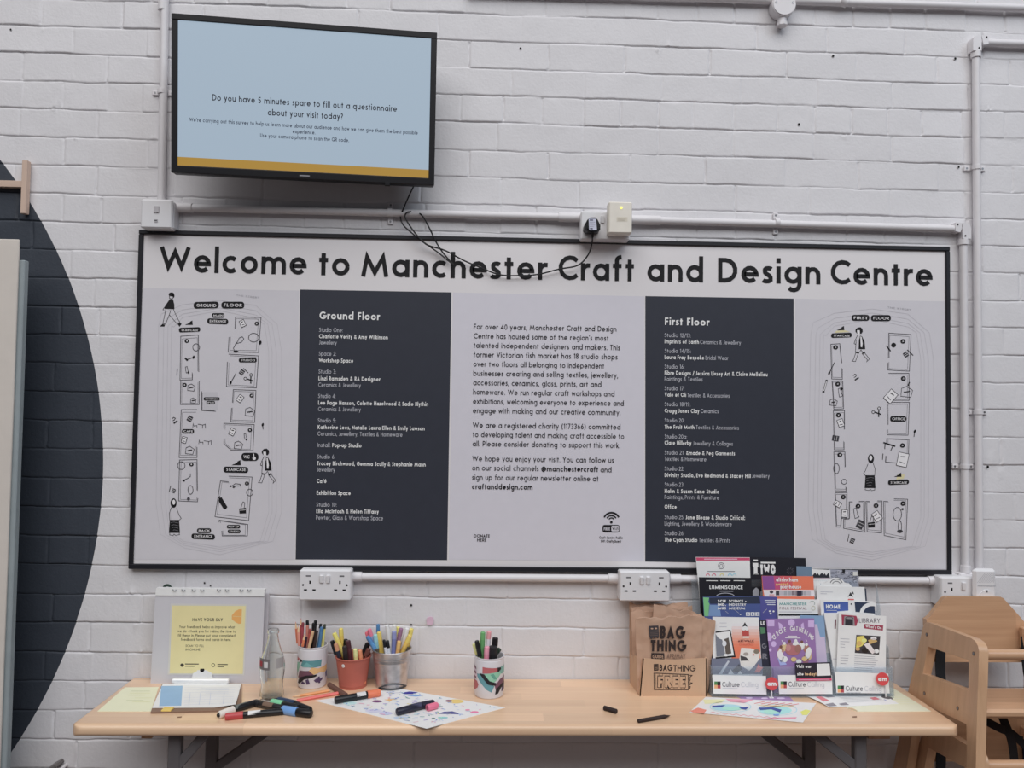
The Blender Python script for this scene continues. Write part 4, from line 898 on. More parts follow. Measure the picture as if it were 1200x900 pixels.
# ---------------------------------------------------------------- table
ZT = 0.72
m_beech = wood('beech_top', (212, 174, 138), (200, 160, 124), 'x', 0.32)
m_steel = mat('grey_steel', (92, 88, 90), 0.45, 0.2)
def table():
    t = thing('trestle_table', 'long narrow beech table on grey folding steel legs against wall', 'table', (1.077, -0.14, 0))
    x0, x1, y0, y1, th = 0.013, 2.136, -0.305, 0.012, 0.028
    # bullnosed outline swept: rounded front corners and rounded edge
    r = 0.03; out = [(x0, y1), (x0, y0+r)]
    out += [(x0+r-r*math.cos(a), y0+r-r*math.sin(a)) for a in [math.pi/2*k/8 for k in range(1, 9)]]
    out += [(x1-r+r*math.sin(a), y0+r-r*math.cos(a)) for a in [math.pi/2*k/8 for k in range(1, 9)]]
    out += [(x1, y1)]
    c = np.array([(x0+x1)/2, (y0+y1)/2]); mb = MB(); rings = []
    prof = [(0.012, 0.0), (0.006, -0.0015), (0.002, -0.005), (0, -0.010), (0, -0.019), (0.002, -0.0235), (0.006, -0.0265), (0.012, -0.028)]
    for ins, dz in prof:
        R_ = []
        for (x, y) in out:
            xx = min(max(x, x0+ins), x1-ins); yy = max(y, y0+ins)
            R_.append((xx, yy, ZT+dz))
        rings.append(R_)
    n = len(out); vs = [p for R_ in rings for p in R_]; fs = []
    for i in range(len(rings)-1):
        for k in range(n): fs.append((i*n+k, (i+1)*n+k, (i+1)*n+(k+1) % n, i*n+(k+1) % n))
    fs.append(tuple(range(n))); fs.append(tuple((len(rings)-1)*n+k for k in range(n))[::-1])
    mb.add(vs, fs, m_beech)
    # scratches and dents
    d = Draw(mb, Fr((0, 0, ZT), (1, 0, 0), (0, 1, 0)), 0)
    dk = mat('dent_brown', (120, 84, 58), 0.6)
    d.uvpoly([T(999, 839.6)[:2], T(1004, 839.2)[:2], T(1004, 841)[:2], T(999, 841)[:2]], dk, 1); d.uvpoly([T(208, 840)[:2], T(213, 839.6)[:2], T(212.6, 841)[:2], T(208, 841.2)[:2]], dk, 1)
    mb.build('tabletop', t, smooth=50)
    zb = ZT-th
    for xa, xb in ((W(168, 866, -0.25)[0], W(190, 866, -0.25)[0]), (W(1015, 866, -0.25)[0], W(1040, 866, -0.25)[0])):
        fr = Fr((0, -0.262, zb), (1, 0, 0), (0, 0, 1)); b = MB()
        b.prism(fr, [(xa, 0), (xa, -0.02), (xb-0.02 if xa < 1 else xb, -0.02), (xb, -0.0) if xa < 1 else (xb, 0)], 0.25, wood('beech_under', (176, 136, 100), (158, 118, 84), 'y')); b.build('batten', t)
    def leg(px, y, wd):
        x = W(px, 880, y)[0]; MB().box((x-wd/2, y-0.012, 0), (x+wd/2, y+0.012, zb), m_steel, 0.003).build('leg', t); return x
    xs = [leg(205.8, -0.255, 0.030), leg(248.5, -0.04, 0.030), leg(1006.5, -0.255, 0.030), leg(947.8, -0.04, 0.030)]
    for A_, B_, y in (((212, 893), (237, 864), -0.256), ((254, 898), (303, 864), -0.041), ((943, 897), (901, 864), -0.041), ((1000, 896), (961, 864), -0.256)):
        p0 = W(A_[0], A_[1], y); p1 = W(B_[0], B_[1], y); a = nrm(p1-p0); p1 = p0+a*((zb-0.003-p0[2])/a[2]); p0 = p0-a*0.012
        q = np.cross(a, [0, 1, 0]); b = MB(); b.obox((p0+p1)/2, (a, np.array([0, 1.0, 0]), q), (np.linalg.norm(p1-p0)/2, 0.008, 0.0115), m_steel, 0.002); b.build('brace', t)
    for xa in (xs[0], xs[2]): MB().box((xa-0.012, -0.25, 0.12), (xa+0.012, -0.045, 0.145), m_steel, 0.003).build('stretcher', t)
table()

# ---------------------------------------------------------------- stacked high chairs
m_chair = wood('chair_beech', (186, 146, 108), (172, 131, 95), 'z', 0.38, strips=0.06); m_chair_x = wood('chair_beech_along', (182, 141, 104), (163, 121, 86), 'x', 0.38, strips=0.14)
m_strap = mat('black_webbing', (20, 20, 24), 0.8, noise=0.2, nscale=300)
def high_chair():
    XC = 2.318; k = 0.12
    def xpl(z): return 2.145+k*(z-0.72)
    t = thing('high_chair', 'upper wooden high chair of the stacked pair, resting on the one below', 'high chair', (XC, -0.18, 0.265), 'stacked wooden high chairs')
    Uy = np.array([0, 1.0, 0]); Vz = nrm((k, 0, 1)); 
    for s_ in (1, -1):
        if s_ == 1: fr = Fr((xpl(0.72), 0, 0.72), (0, -1, 0), (k, 0, 1))
        else: fr = Fr((2*XC-xpl(0.72)-0.0, 0, 0.72), (0, -1, 0), (-k, 0, 1))
        # frame coordinates: u = -y (towards the room), v = up
        dpt = 0.024
        mbf = MB(); lf = 1/math.sqrt(1+k*k)
        def uv(y, z): return (-y, (z-0.72)/lf)
        pt = dict(RO0=(-0.002, 0.265), RO1=(-0.019, 0.497), RO2=(-0.048, 0.707), RO3=(-0.084, 0.898), RO4=(-0.091, 0.909), RO5=(-0.105, 0.915), RI0=(-0.060, 0.265), RI1=(-0.080, 0.50), RM0=(-0.0965, 0.703), RM1=(-0.106, 0.779), RT=(-0.116, 0.853),
                  FT=(-0.287, 0.872), FM1=(-0.297, 0.803), FM0=(-0.303, 0.724), FI1=(-0.318, 0.65), FI0=(-0.355, 0.265), FO0=(-0.400, 0.265), FO1=(-0.353, 0.65), FO2=(-0.338, 0.76), FO3=(-0.330, 0.83), FO4=(-0.321, 0.903), FO5=(-0.314, 0.916), FO6=(-0.302, 0.924), FO7=(-0.285, 0.926))
        nm = list(pt); faces = [('RO0', 'RO1', 'RI1', 'RI0'), ('RO1', 'RO2', 'RM0', 'RI1'), ('RO2', 'RO3', 'RT', 'RM1', 'RM0'), ('RT', 'RO3', 'RO4', 'RO5', 'FO7', 'FT'), ('FT', 'FO7', 'FO6', 'FO5', 'FO4', 'FO3', 'FM1'),
                               ('FM1', 'FO3', 'FO2', 'FM0'), ('RM0', 'RM1', 'FM1', 'FM0'), ('FM0', 'FO2', 'FO1', 'FI1'), ('FI1', 'FO1', 'FO0', 'FI0')]
        fi = []
        for f in faces:
            q = [uv(*pt[a]) for a in f]; ar = sum(q[i][0]*q[(i+1) % len(q)][1]-q[(i+1) % len(q)][0]*q[i][1] for i in range(len(q)))
            fi.append([nm.index(a) for a in (f if ar > 0 else f[::-1])])
        N_ = len(nm); f0 = 0.0 if s_ == 1 else dpt
        vs = [fr.at(*uv(*pt[a]), f0) for a in nm]+[fr.at(*uv(*pt[a]), f0-dpt) for a in nm]
        ed = {(f[i], f[(i+1) % len(f)]) for f in fi for i in range(len(f))}
        mbf.add(vs, [tuple(f) for f in fi]+[tuple(v+N_ for v in f[::-1]) for f in fi]+[(b_, a_, a_+N_, b_+N_) for a_, b_ in ed if (b_, a_) not in ed], m_chair)
        fo = mbf.build('side_frame', t, smooth=30)
        bv = fo.modifiers.new('bevel', 'BEVEL'); bv.width = 0.004; bv.segments = 2; bv.limit_method = 'ANGLE'; bv.angle_limit = math.radians(50)
        for (y, z) in ((-0.105, 0.882), (-0.302, 0.893), (-0.124, 0.733), (-0.265, 0.748)):
            u, v = uv(y, z); h = MB(); off = 0.0008 if s_ == 1 else 0.0
            h.tube([fr.at(u, v, 0.0006), fr.at(u, v, -0.002)], 0.0050, mat('bolt_recess', (110, 76, 52), 0.6), 14); h.tube([fr.at(u, v, 0.0010), fr.at(u, v, -0.002)], 0.0035, m_screw, 12); h.build('bolt', t)
    xl = lambda z: xpl(z)+0.022; xr_ = lambda z: 2*XC-xpl(z)-0.022
    MB().tube([(xl(0.89), -0.302, 0.891), (xr_(0.89), -0.302, 0.891)], 0.0125, m_chair_x, 20).build('front_bar', t)
    b = MB(); fr = Fr((XC, -0.086, 0.803), (1, 0, 0), (0, 0.10, 1))
    hw = XC-2.181
    hb = [(-hw, 0.0), (hw, 0.0), (hw, 0.105), (hw-0.012, 0.120), (0.082, 0.169), (0.074, 0.173), (-0.074, 0.173), (-0.082, 0.169), (-hw+0.012, 0.120), (-hw, 0.112)]
    b.prism(fr, hb, 0.018, m_chair_x); bo = b.build('backrest', t, smooth=30)
    bv = bo.modifiers.new('bevel', 'BEVEL'); bv.width = 0.004; bv.segments = 2; bv.limit_method = 'ANGLE'; bv.angle_limit = math.radians(60)
    for s_ in (-1, 1):
        e = MB(); e.box((XC+s_*(hw-0.012)-0.012, -0.102, 0.842), (XC+s_*(hw-0.012)+0.012, -0.084, 0.90), m_chair_x, 0.003); e.build('back_rail', t)
    s = MB(); s.box((xl(0.75)-0.002, -0.318, 0.742), (xr_(0.75)+0.002, -0.165, 0.764), m_chair_x, 0.007); s.build('seat', t)
    for y, z in ((-0.334, 0.640+0.0), ):
        pass
    MB().tube([(xl(0.40), -0.372, 0.42), (xr_(0.40), -0.372, 0.42)], 0.0125, m_chair_x, 20).build('foot_bar', t)
    # webbing harness
    def strap(P_, wd=0.011):
        Q = smoothpts(P_, 6); mb = MB()
        vs = []
        for i, p in enumerate(Q):
            d_ = nrm(Q[min(i+1, len(Q)-1)]-Q[max(i-1, 0)]); sx = nrm(np.cross(d_, [0, -1.0, 0.25])); n_ = np.cross(d_, sx)
            for a_, b_ in ((-1, -1), (1, -1), (1, 1), (-1, 1)): vs.append(p+sx*wd*a_+n_*0.0012*b_)
        n = len(Q); fs = [(4*i+k_, 4*i+(k_+1) % 4, 4*i+4+(k_+1) % 4, 4*i+4+k_) for i in range(n-1) for k_ in range(4)]+[(0, 1, 2, 3), (4*n-4, 4*n-3, 4*n-2, 4*n-1)]
        mb.add(vs, fs, m_strap); mb.build('strap', t)
    strap([(2.204, -0.097, 0.875), (2.203, -0.103, 0.835), (2.199, -0.108, 0.79), (2.195, -0.12, 0.755)], 0.013)
    strap([(2.440, -0.097, 0.875), (2.436, -0.108, 0.80), (2.432, -0.125, 0.755)], 0.012)
    strap([(2.205, -0.20, 0.742), (2.25, -0.21, 0.70), (2.30, -0.20, 0.672), (2.345, -0.18, 0.65), (2.40, -0.18, 0.60)], 0.010)
    strap([(2.30, -0.18, 0.742), (2.315, -0.19, 0.69), (2.335, -0.19, 0.64), (2.35, -0.18, 0.58)], 0.011)
    strap([(2.36, -0.19, 0.742), (2.40, -0.20, 0.70), (2.43, -0.19, 0.64), (2.45, -0.18, 0.58)], 0.018)
    return t
hc = high_chair()
def dup(root, off, label=None, group=None):
    r = root.copy(); COL.objects.link(r); r.location = V3(root.location)+V3(off)
    if label: r['label'] = label
    if group: r['group'] = group
    for ch in list(root.children):
        c_ = ch.copy(); COL.objects.link(c_); c_.parent = r
        for g in ch.children:
            d_ = g.copy(); COL.objects.link(d_); d_.parent = c_
    return r
dup(hc, (0, 0, -0.265), 'lower wooden high chair standing on floor beneath the upper one, mostly hidden')

# ---------------------------------------------------------------- panel and wooden ornament at left
m_cream = mat('cream_panel', (188, 180, 172), 0.5, noise=0.02); m_gg = mat('grey_green_board', (128, 138, 142), 0.5)
t = thing('room_divider', 'tall cream divider panel with grey green backing at left edge', 'divider', (-0.6, -0.09, 0))
MB().box((-1.1, -0.108, 0), (-0.260, -0.100, 1.898), m_cream, 0.002).build('front_sheet', t)
MB().box((-1.09, -0.0995, 0), (-0.2475, -0.080, 1.845), m_gg, 0.002).build('backing_board', t)
m_pale = wood('pale_wood', (192, 166, 148), (178, 150, 132), 'z', 0.5, coat=0.0)
a0 = W(24.7, 219, -0.004); a1 = W(31.0, 219, -0.004); a0[2] = W(28, 187.5, -0.004)[2]; a1[2] = W(28, 250, -0.004)[2]
t = thing('wooden_ornament', 'pale wooden bars forming a sideways T on the dark circle', 'ornament', (a0[0], 0.0, a1[2]))
MB().box((a0[0], -0.004, a1[2]), (a1[0], 0.0135, a0[2]), m_pale, 0.001).build('upright_bar', t)
c0 = W(2, 210.8, -0.004); c1 = W(24, 219, -0.004)
MB().box((-0.62, -0.001, c1[2]), (a0[0], 0.0135, c0[2]), wood('pale_wood_x', (192, 166, 148), (178, 150, 132), 'x', 0.5, coat=0.0), 0.001).build('cross_bar', t)
# small clip on the wall low at left
p = W(66, 896, 0.0); mb = MB(); mb.obox(p, (nrm((1, 0, 0.55)), np.array([0, 1.0, 0]), nrm((-0.55, 0, 1))), (0.012, 0.018, 0.005), mat('clip_grey', (96, 92, 92), 0.5), 0.002)
mb.obox(p+np.array([0.012, 0, -0.011]), (nrm((1, 0, 0.4)), np.array([0, 1.0, 0]), nrm((-0.4, 0, 1))), (0.010, 0.018, 0.004), m_pipe, 0.002)
tag(mb.build('wall_clip', None, p), 'small grey and white clip low on wall below left table end', 'clip')

# ---------------------------------------------------------------- papers on the table
class TF(Fr):
    def __init__(s, z): Fr.__init__(s, (0, 0, z), (1, 0, 0), (0, 1, 0)); s.sc = 0.0022
def sheet_on_table(name, label, cat, P_, rgb, z=ZT, th=0.0008, group=None, draw=None, lift=None):
    fr = TF(z+th); L_ = [fr.px(*p) for p in P_]; mb = MB(); mm = mat(name+'_%d_%d_%d' % rgb, rgb, 0.6, noise=0.01)
    if lift:   # gently curled sheet: fine grid between the four corners, bent by lift(s, t)
        n = 16; g = []
        A, B, C_, D = [np.array(p) for p in L_]
        for j in range(n+1):
            for i in range(n+1):
                s_, t_ = i/n, j/n; q = (A*(1-s_)+B*s_)*(1-t_)+(D*(1-s_)+C_*s_)*t_
                g.append((q[0], q[1], z+th+lift(s_, t_)))
        vs = g+[(x, y, zz-th) for x, y, zz in g]; m1 = (n+1)**2; fs = []
        for j in range(n):
            for i in range(n):
                a_ = j*(n+1)+i; q = (a_, a_+1, a_+n+2, a_+n+1); fs += [q, tuple(v_+m1 for v_ in q[::-1])]
        rim = [i for i in range(n+1)]+[(j+1)*(n+1)-1 for j in range(1, n+1)]+[n*(n+1)+i for i in range(n-1, -1, -1)]+[j*(n+1) for j in range(n-1, 0, -1)]
        fs += [(rim[i], rim[(i+1) % len(rim)], rim[(i+1) % len(rim)]+m1, rim[i]+m1) for i in range(len(rim))]
        mb.add(vs, fs, mm)
    else: mb.prism(fr, L_, th, mm)
    if draw: 
        d = Draw(mb, fr, 0); draw(d)
        if lift:
            A, B, C_, D = [np.array(p) for p in L_]; m0 = 2*(17**2)
            def st(x, y):
                s_, t_ = 0.5, 0.5
                for _ in range(8):
                    q = (A*(1-s_)+B*s_)*(1-t_)+(D*(1-s_)+C_*s_)*t_; e_ = np.array([x, y])-q
                    ds = (B-A)*(1-t_)+(C_-D)*t_; dt = (D-A)*(1-s_)+(C_-B)*s_
                    J = np.array([ds, dt]).T; x_s = np.linalg.solve(J, e_); s_ += x_s[0]; t_ += x_s[1]
                return s_, t_
            for i in range(m0, len(mb.v)):
                x, y, zz = mb.v[i]; s_, t_ = st(x, y); mb.v[i] = (x, y, zz+lift(min(max(s_, 0), 1), min(max(t_, 0), 1))+0.0002)
    c = np.mean([fr.at(*p) for p in L_], axis=0)
    return tag(mb.build(name, None, (c[0], c[1], z), smooth=0 if not lift else 40), label, cat, group)
g1 = ink((120, 124, 100)); g2 = ink((150, 154, 160)); W1 = ink((225, 225, 232)); K1 = ink((30, 30, 36))
def dr_y1(d):
    for i, (x0, x1, y) in enumerate(((154, 176, 810), (152, 176, 812.4), (150, 170, 814.8), (158, 178, 818), (148, 168, 821), (155, 176, 822.6))): d.line([(x0, y), (x1, y)], 0.8, ink((196, 196, 140)) if i % 2 else ink((158, 166, 110)), 1)
sheet_on_table('feedback_form', 'pale yellow printed sheet at left end of table under clipboard', 'paper', [(114, 833.5), (146.6, 805.4), (186, 805), (177, 833.5)], (222, 220, 170), draw=dr_y1)
def dr_yr(d):
    for i in range(6): d.line([(1002+i*3, 812+2.6*i), (1060+i*3, 812+2.6*i)], 0.8, ink((206, 204, 160)), 1)
    d.poly([(993, 829.6), (999, 830), (1004, 832.6), (1005, 833.6)], ink((196, 160, 120)), 2)
sheet_on_table('feedback_form', 'pale yellow printed sheet at right end of table beside high chair', 'paper', [(992, 829.4), (1005, 833.7), (1091, 833.4), (1046, 806), (1000, 808)], (226, 222, 176), draw=dr_yr)
def clipboard():
    P_ = [(176.5, 834.5), (190, 801.4), (283.3, 800.7), (283, 832)]; z = ZT
    fr = TF(z+0.004); L_ = [fr.px(*p) for p in P_]; c = np.mean([fr.at(*p) for p in L_], axis=0)
    t = thing('clipboard', 'brown clipboard with white metal clip lying before the display stand', 'clipboard', (c[0], c[1], z))
    b = MB(); b.prism(fr, L_, 0.0035, mat('hardboard', (122, 94, 76), 0.6)); b.build('board', t)
    m_clip = mat('white_metal', (214, 216, 216), 0.25, 0.15, noise=0.01)
    yb = T(236, 803, z)[1]
    q = MB(); xa, xb = W(203, 800, yb)[0], W(268.5, 800, yb)[0]; z0 = z+0.006
    q.tube([(xa, yb, z0+0.006), (xb, yb, z0+0.006)], 0.0075, m_clip, 14); q.box((xa+0.004, yb-0.006, z+0.0035), (xb-0.004, yb+0.02, z+0.0065), m_clip, 0.001)
    f2 = Fr((0, yb+0.004, ZT+0.008), (1, 0, 0), (0, 0.30, 1)); pf = f2.pts([(215, 797.6), (225, 793.6), (226, 789), (230.6, 786.6), (232, 783.4), (236, 780.8), (240.6, 781.6), (243, 786), (248.4, 789), (249, 793.6), (258.6, 797.6), (258, 800), (216, 800)])
    q.prism(f2, pf, 0.003, m_clip); q.tube([f2.at(*f2.px(216, 799), -0.001), f2.at(*f2.px(258, 799), -0.001)], 0.005, m_clip, 10)
    q.build('clip', t)
    h = MB(); h.tube([f2.at(*f2.px(237, 785), 0.001), f2.at(*f2.px(237, 785), -0.004)], 0.0058, m_dark, 14); h.build('hanging_hole', t)
    y = MB(); a_ = T(195, 835, z); y.box((a_[0]-0.012, a_[1]-0.004, z+0.0005), (a_[0]+0.012, a_[1]+0.016, z+0.0075), mat('yellow_tab', (214, 176, 70), 0.5), 0.001); y.build('tab', t)
    def dr(d):
        d.poly([(189, 804), (214, 803.6), (212.4, 827), (186.6, 827.6)], ink((128, 164, 196)), 0)
        ln_ = ink((168, 176, 198))
        for i in range(8): d.line([(216, 806+2.9*i), (276-0.5*i, 805.6+2.9*i)], 0.35, ln_, 1)
        for x in (222, 234, 246, 262): d.line([(x+1, 812), (x-0.6, 826)], 0.35, ln_, 1)
        for i in range(5): d.line([(235+6*(i % 2), 807+2*i), (268, 807+2*i)], 0.5, ln_, 1)
    sheet_on_table('survey_form', 'white printed form with blue column clipped to the clipboard', 'paper', [(178.4, 829.4), (190.6, 801.6), (282.6, 801), (276, 828.6)], (218, 222, 236), z=ZT+0.0042, draw=dr, lift=lambda s_, t_: 0.007*max(0, t_-0.75)/0.25*max(0, (0.5-s_))*2)
clipboard()
def dr_art(d):
    cols = [(150, 170, 220), (178, 190, 232), (120, 140, 200), (214, 150, 170), (232, 190, 110), (160, 200, 214), (150, 130, 190), (96, 150, 150)]
    R_ = random.Random(5)
    d.poly([(470, 812), (480, 810.4), (490, 811.4), (484, 813.6), (474, 813.6)], ink((50, 50, 140)), 1); d.line([(458, 812.6), (472, 811.4)], 0.5, ink((70, 70, 150)), 1)
    d.poly([(477, 815.6), (486, 814), (497, 815), (488, 816.4)], ink((110, 150, 200)), 1)
    d.ell(442, 822, 6, 1.4, ink((110, 60, 110)), 1); d.poly([(450, 820), (455, 819.6), (456, 817.4), (458, 819.4), (463, 819), (459, 820.6), (458, 822), (454, 821)], ink((220, 160, 100)), 1)
    d.ell(534, 822, 9.4, 2.4, ink((226, 178, 88)), 1); d.ell(526, 821.6, 4, 1.2, ink((120, 60, 90)), 2); d.poly([(513, 836.6), (520, 834.2), (530, 833.6), (538, 836), (537, 837)], ink((70, 74, 140)), 1)
    d.ell(556, 834.6, 5, 1.2, ink((216, 110, 150)), 1); d.ell(548, 832, 3, 0.8, ink((216, 110, 150)), 1); d.ell(438, 833, 10, 2.2, ink((186, 186, 232)), 1); d.ell(452, 836, 8, 2, ink((176, 176, 226)), 1); d.ell(410, 824, 8, 2, ink((176, 206, 226)), 1)
    d.ell(400, 819.4, 3, 0.9, ink((206, 120, 130)), 1); d.ell(508, 842, 2.4, 0.8, ink((80, 110, 110)), 1); d.ell(519, 841, 6, 1, ink((120, 190, 180)), 1); d.ell(470, 841, 9, 1.4, ink((170, 186, 230)), 1)
    for i in range(170):
        s_, t_ = R_.uniform(0.05, 0.95), R_.uniform(0.05, 0.95)
        A, B, C_, D = np.array((369, 821)), np.array((466, 806.8)), np.array((592, 829)), np.array((500, 853))
        q = (A*(1-s_)+B*s_)*(1-t_)+(D*(1-s_)+C_*s_)*t_
        a_ = R_.uniform(-8, 8); b_ = R_.uniform(-1.6, 1.6)
        if q[1]+abs(b_) < 849: d.line([(q[0]-a_*0.4, q[1]-b_*0.4), (q[0], q[1]+R_.uniform(-0.5, 0.5)), (q[0]+a_*0.4, q[1]+b_*0.4)], R_.uniform(0.6, 1.5), ink(R_.choice(cols)), 2)
sheet_on_table('drawing', 'large white sheet with colourful scribbles overhanging table front edge', 'paper', [(369, 821), (466, 806.6), (592, 829), (500, 853.6)], (226, 229, 250), draw=dr_art)
def dr_col(d):
    pk, og, bl, db, gr, ye = ink((214, 140, 160)), ink((220, 120, 100)), ink((150, 196, 226)), ink((56, 78, 150)), ink((150, 210, 190)), ink((234, 206, 84))
    d.poly([(808.6, 833.4), (818, 829.4), (828, 832), (825, 836.4), (812, 834.8)], og, 1); d.poly([(824, 820), (850, 819.6), (846, 823.6), (826, 825)], ink((236, 206, 150)), 1); d.poly([(850, 819), (884, 820), (872, 824), (856, 822.6)], pk, 1)
    d.ring(856, 828.4, 24, 6.6, 0.8, bl, 1, 28); d.ell(852, 829.4, 18, 4, bl, 1); d.ell(858, 830.6, 12, 2.2, gr, 2); d.poly([(834, 827.4), (850, 826.6), (846, 829), (836, 829.2)], db, 3); d.poly([(866, 829.4), (878, 828.6), (874, 832), (868, 831)], db, 3)
    d.ring(911, 832, 23, 6.4, 0.8, bl, 1, 28); d.ell(909, 832.6, 19, 5, ink((150, 206, 230)), 1); d.ell(905, 834, 10, 2.8, gr, 2); d.poly([(889, 829.6), (906, 829.4), (916, 832), (914, 835.4), (904, 831.6), (891, 832.4)], db, 3); d.poly([(906, 837.4), (914, 837), (912, 839), (907, 838.8)], ink((110, 150, 210)), 3)
    for i in range(6): d.line([(884+8*i, 824.6+0.5*i), (896+8*i, 822.4+0.5*i)], 1.3, ink((206, 90, 100)), 1)
    for i in range(9): d.line([(832+9*i, 835.6+0.75*i), (836+9*i, 834.4+0.75*i), (841+9*i, 836.6+0.75*i)], 0.8, ink((214, 110, 120)), 1)
    d.poly([(938, 834), (944, 831.4), (950, 832.6), (946, 838), (940, 838)], ye, 1); d.poly([(896, 841.4), (934, 840.4), (932, 842.6), (906, 843)], pk, 1); d.poly([(886, 826), (926, 826.4), (934, 828.6), (900, 829)], ink((240, 190, 160)), 1)
sheet_on_table('event_leaflet', 'purple leaflet lying flat behind the colouring sheet below rack', 'leaflet', [(862, 815.4), (925, 816), (933, 825), (880, 824)], (150, 116, 166), draw=lambda d: (d.ell(878, 818, 4, 1, ink((196, 176, 214)), 1), d.ell(896, 818.4, 4, 1, ink((196, 176, 214)), 1), d.ell(915, 818.4, 5, 1, ink((196, 176, 214)), 1), d.line([(884, 820.6), (916, 821)], 0.8, ink((214, 200, 226)), 1)))
sheet_on_table('colouring_sheet', 'coloured-in paper strip with blue eye shapes in front of rack', 'paper', [(808, 834.4), (827, 816.6), (956.5, 824), (941, 846.4)], (228, 228, 244), z=ZT+0.001, draw=dr_col)
def dr_lib(d):
    d.poly([(956, 817.4), (962, 816.6), (972, 822), (965, 823)], ink((200, 110, 120)), 1); d.poly([(966, 817), (974, 815.6), (979, 817.6), (970, 818.4)], ink((120, 116, 126)), 1); d.poly([(967, 826), (976, 824.4), (981, 827.4), (972, 828)], ink((130, 126, 134)), 1); d.poly([(983, 825.4), (991, 824), (995, 826.4), (986, 826.8)], ink((130, 126, 134)), 1)
    for i in range(7): d.line([(979+2.2*i, 816+1.3*i), (1022+2.4*i, 814+1.3*i)], 0.5, g2, 1)
    d.poly([(1019, 819), (1026, 818), (1031, 820.4), (1024, 821.2)], ink((196, 84, 96)), 1); d.line([(1022, 813), (1039, 822)], 1.6, ink((150, 150, 190)), 1)
sheet_on_table('newsletter', 'white printed newsletter lying flat on yellow sheet right of rack', 'leaflet', [(942.7, 814.6), (972, 828.7), (1053, 824.6), (1028, 811)], (226, 226, 234), z=ZT+0.001, draw=dr_lib, lift=lambda s_, t_: 0.002*math.sin(math.pi*s_))

# ---------------------------------------------------------------- feedback display stand
def display_stand():
    t = thing('display_stand', 'pale grey display stand with white top strip and yellow feedback notice', 'display stand', (W(244, 800, -0.02)[0], -0.02, ZT))
    y = -0.030; m_g = mat('pale_grey_card', (178, 176, 182), 0.6, noise=0.01); m_w = mat('white_strip', (226, 230, 234), 0.4, noise=0.01)
    fr = Fr((0, y, ZT), (1, 0, 0), (0, 0.03, 1)); f = MB(); P_ = fr.pts([(182, 697.6), (310, 699), (306, 801), (176.4, 800)]); P_[2] = (P_[2][0], 0.0); P_[3] = (P_[3][0], 0.0)
    f.prism(fr, P_, 0.006, m_g); f.build('front_panel', t)
    b = MB(); fb = Fr((0, -0.014, ZT), (1, 0, 0), (0, 0.02, 1)); P2 = fb.pts([(184, 694), (315.4, 696), (311, 800), (181, 799)]); P2[2] = (P2[2][0], 0.0); P2[3] = (P2[3][0], 0.0); b.prism(fb, P2, 0.005, mat('back_card', (170, 166, 172), 0.6)); b.build('back_panel', t)
    s = MB(); fs = Fr((0, y-0.003, ZT), (1, 0, 0), (0, 0.03, 1)); P3 = fs.pts([(183, 689.2), (310.4, 690.6), (309.4, 698.8), (182, 697.8)]); s.prism(fs, P3, 0.016, m_w); so = s.build('top_strip', t)
    h = MB()
    for x in (204.6, 215, 227, 237, 256.6, 266, 283, 292):
        u, v = fs.px(x, 691.4); h.tube([fs.at(u-0.004, v+0.002, 0.001), fs.at(u-0.002, v-0.001, 0.004), fs.at(u+0.003, v-0.0012, 0.004), fs.at(u+0.005, v+0.001, 0.001)], 0.0011, mat('hook_grey', (120, 122, 128), 0.4, 0.5), 6)
    h.build('binding_hooks', so)
    n = MB(); fn = Fr(fr.at(0, 0, 0.0004), (1, 0, 0), (0, 0.03, 1)); n.prism(fn, fn.pts([(200, 707.4), (290, 708), (286.4, 791.4), (196.6, 790.6)]), 0.0004, mat('clear_sleeve', (186, 184, 180), 0.3, noise=0.01), 0.0004)
    d = Draw(n, fn, 1.4); d.poly([(202, 709.6), (288, 710), (284.6, 789.6), (198.8, 789)], mat('notice_yellow', (206, 194, 136), 0.5, noise=0.02), 0.3)
    tx = ink((58, 54, 46))
    d.text('HAVE YOUR SAY', 225.6, 727.8, 261, 3.6, tx, 0.18); 
    for s_, x0, x1, y_ in (('Your feedback helps us improve what', 210.2, 275.2, 736), ('we do - thank you for taking the time to', 208.4, 276.4, 741), ('fill these in. Please put your completed', 208.6, 275.6, 745.9), ('feedback forms and cards in here.', 212.2, 271, 750.8)): d.text(s_, x0, y_, x1, 3.0, tx, 0.14)
    d.text('SCAN TO FILL', 217.6, 758, 239, 2.7, tx, 0.13); d.text('IN ONLINE', 217.6, 762.4, 234.6, 2.7, tx, 0.13)
    og = ink((214, 150, 66)); d.poly([(283.6, 714), (280, 714), (275.6, 716.4), (271.8, 721), (271.8, 725.6), (276, 729), (280, 731), (283, 730.6)], og, 1); d.line([(273, 722), (283, 722.4)], 0.5, ink((226, 190, 130)), 2)
    d.ell(213.6, 779.4, 2.2, 2, tx, 1); d.ring(250, 779.4, 1.9, 1.9, 0.6, tx, 1, 14)
    for x0, x1, y_ in ((217, 233, 778), (217, 228, 780.6), (255, 267, 778.6), (255, 263, 781)): d.line([(x0, y_), (x1, y_+0.1)], 1.0, tx, 1)
    no = n.build('notice', t, smooth=0); no['label'] = 'pale yellow printed notice'
    c = W(196, 690, 0.004); q = MB(); q.tube([c+np.array([0.010*math.cos(a), 0, 0.010*math.sin(a)]) for a in [2*math.pi*i/20 for i in range(20)]], 0.0035, mat('dark_green', (36, 58, 50), 0.5), 8, closed=True); q.tube([c-np.array([0, 0, 0.010]), np.array([c[0]-0.004, 0.006, ZT+0.001])], 0.0035, mat('dark_green', (36, 58, 50), 0.5), 8)
    c2 = np.array([c[0], 0.006, ZT]); tag(q.build('wire_loop', None, c2), 'dark green loop peeking above left top of display stand', 'loop')
display_stand()
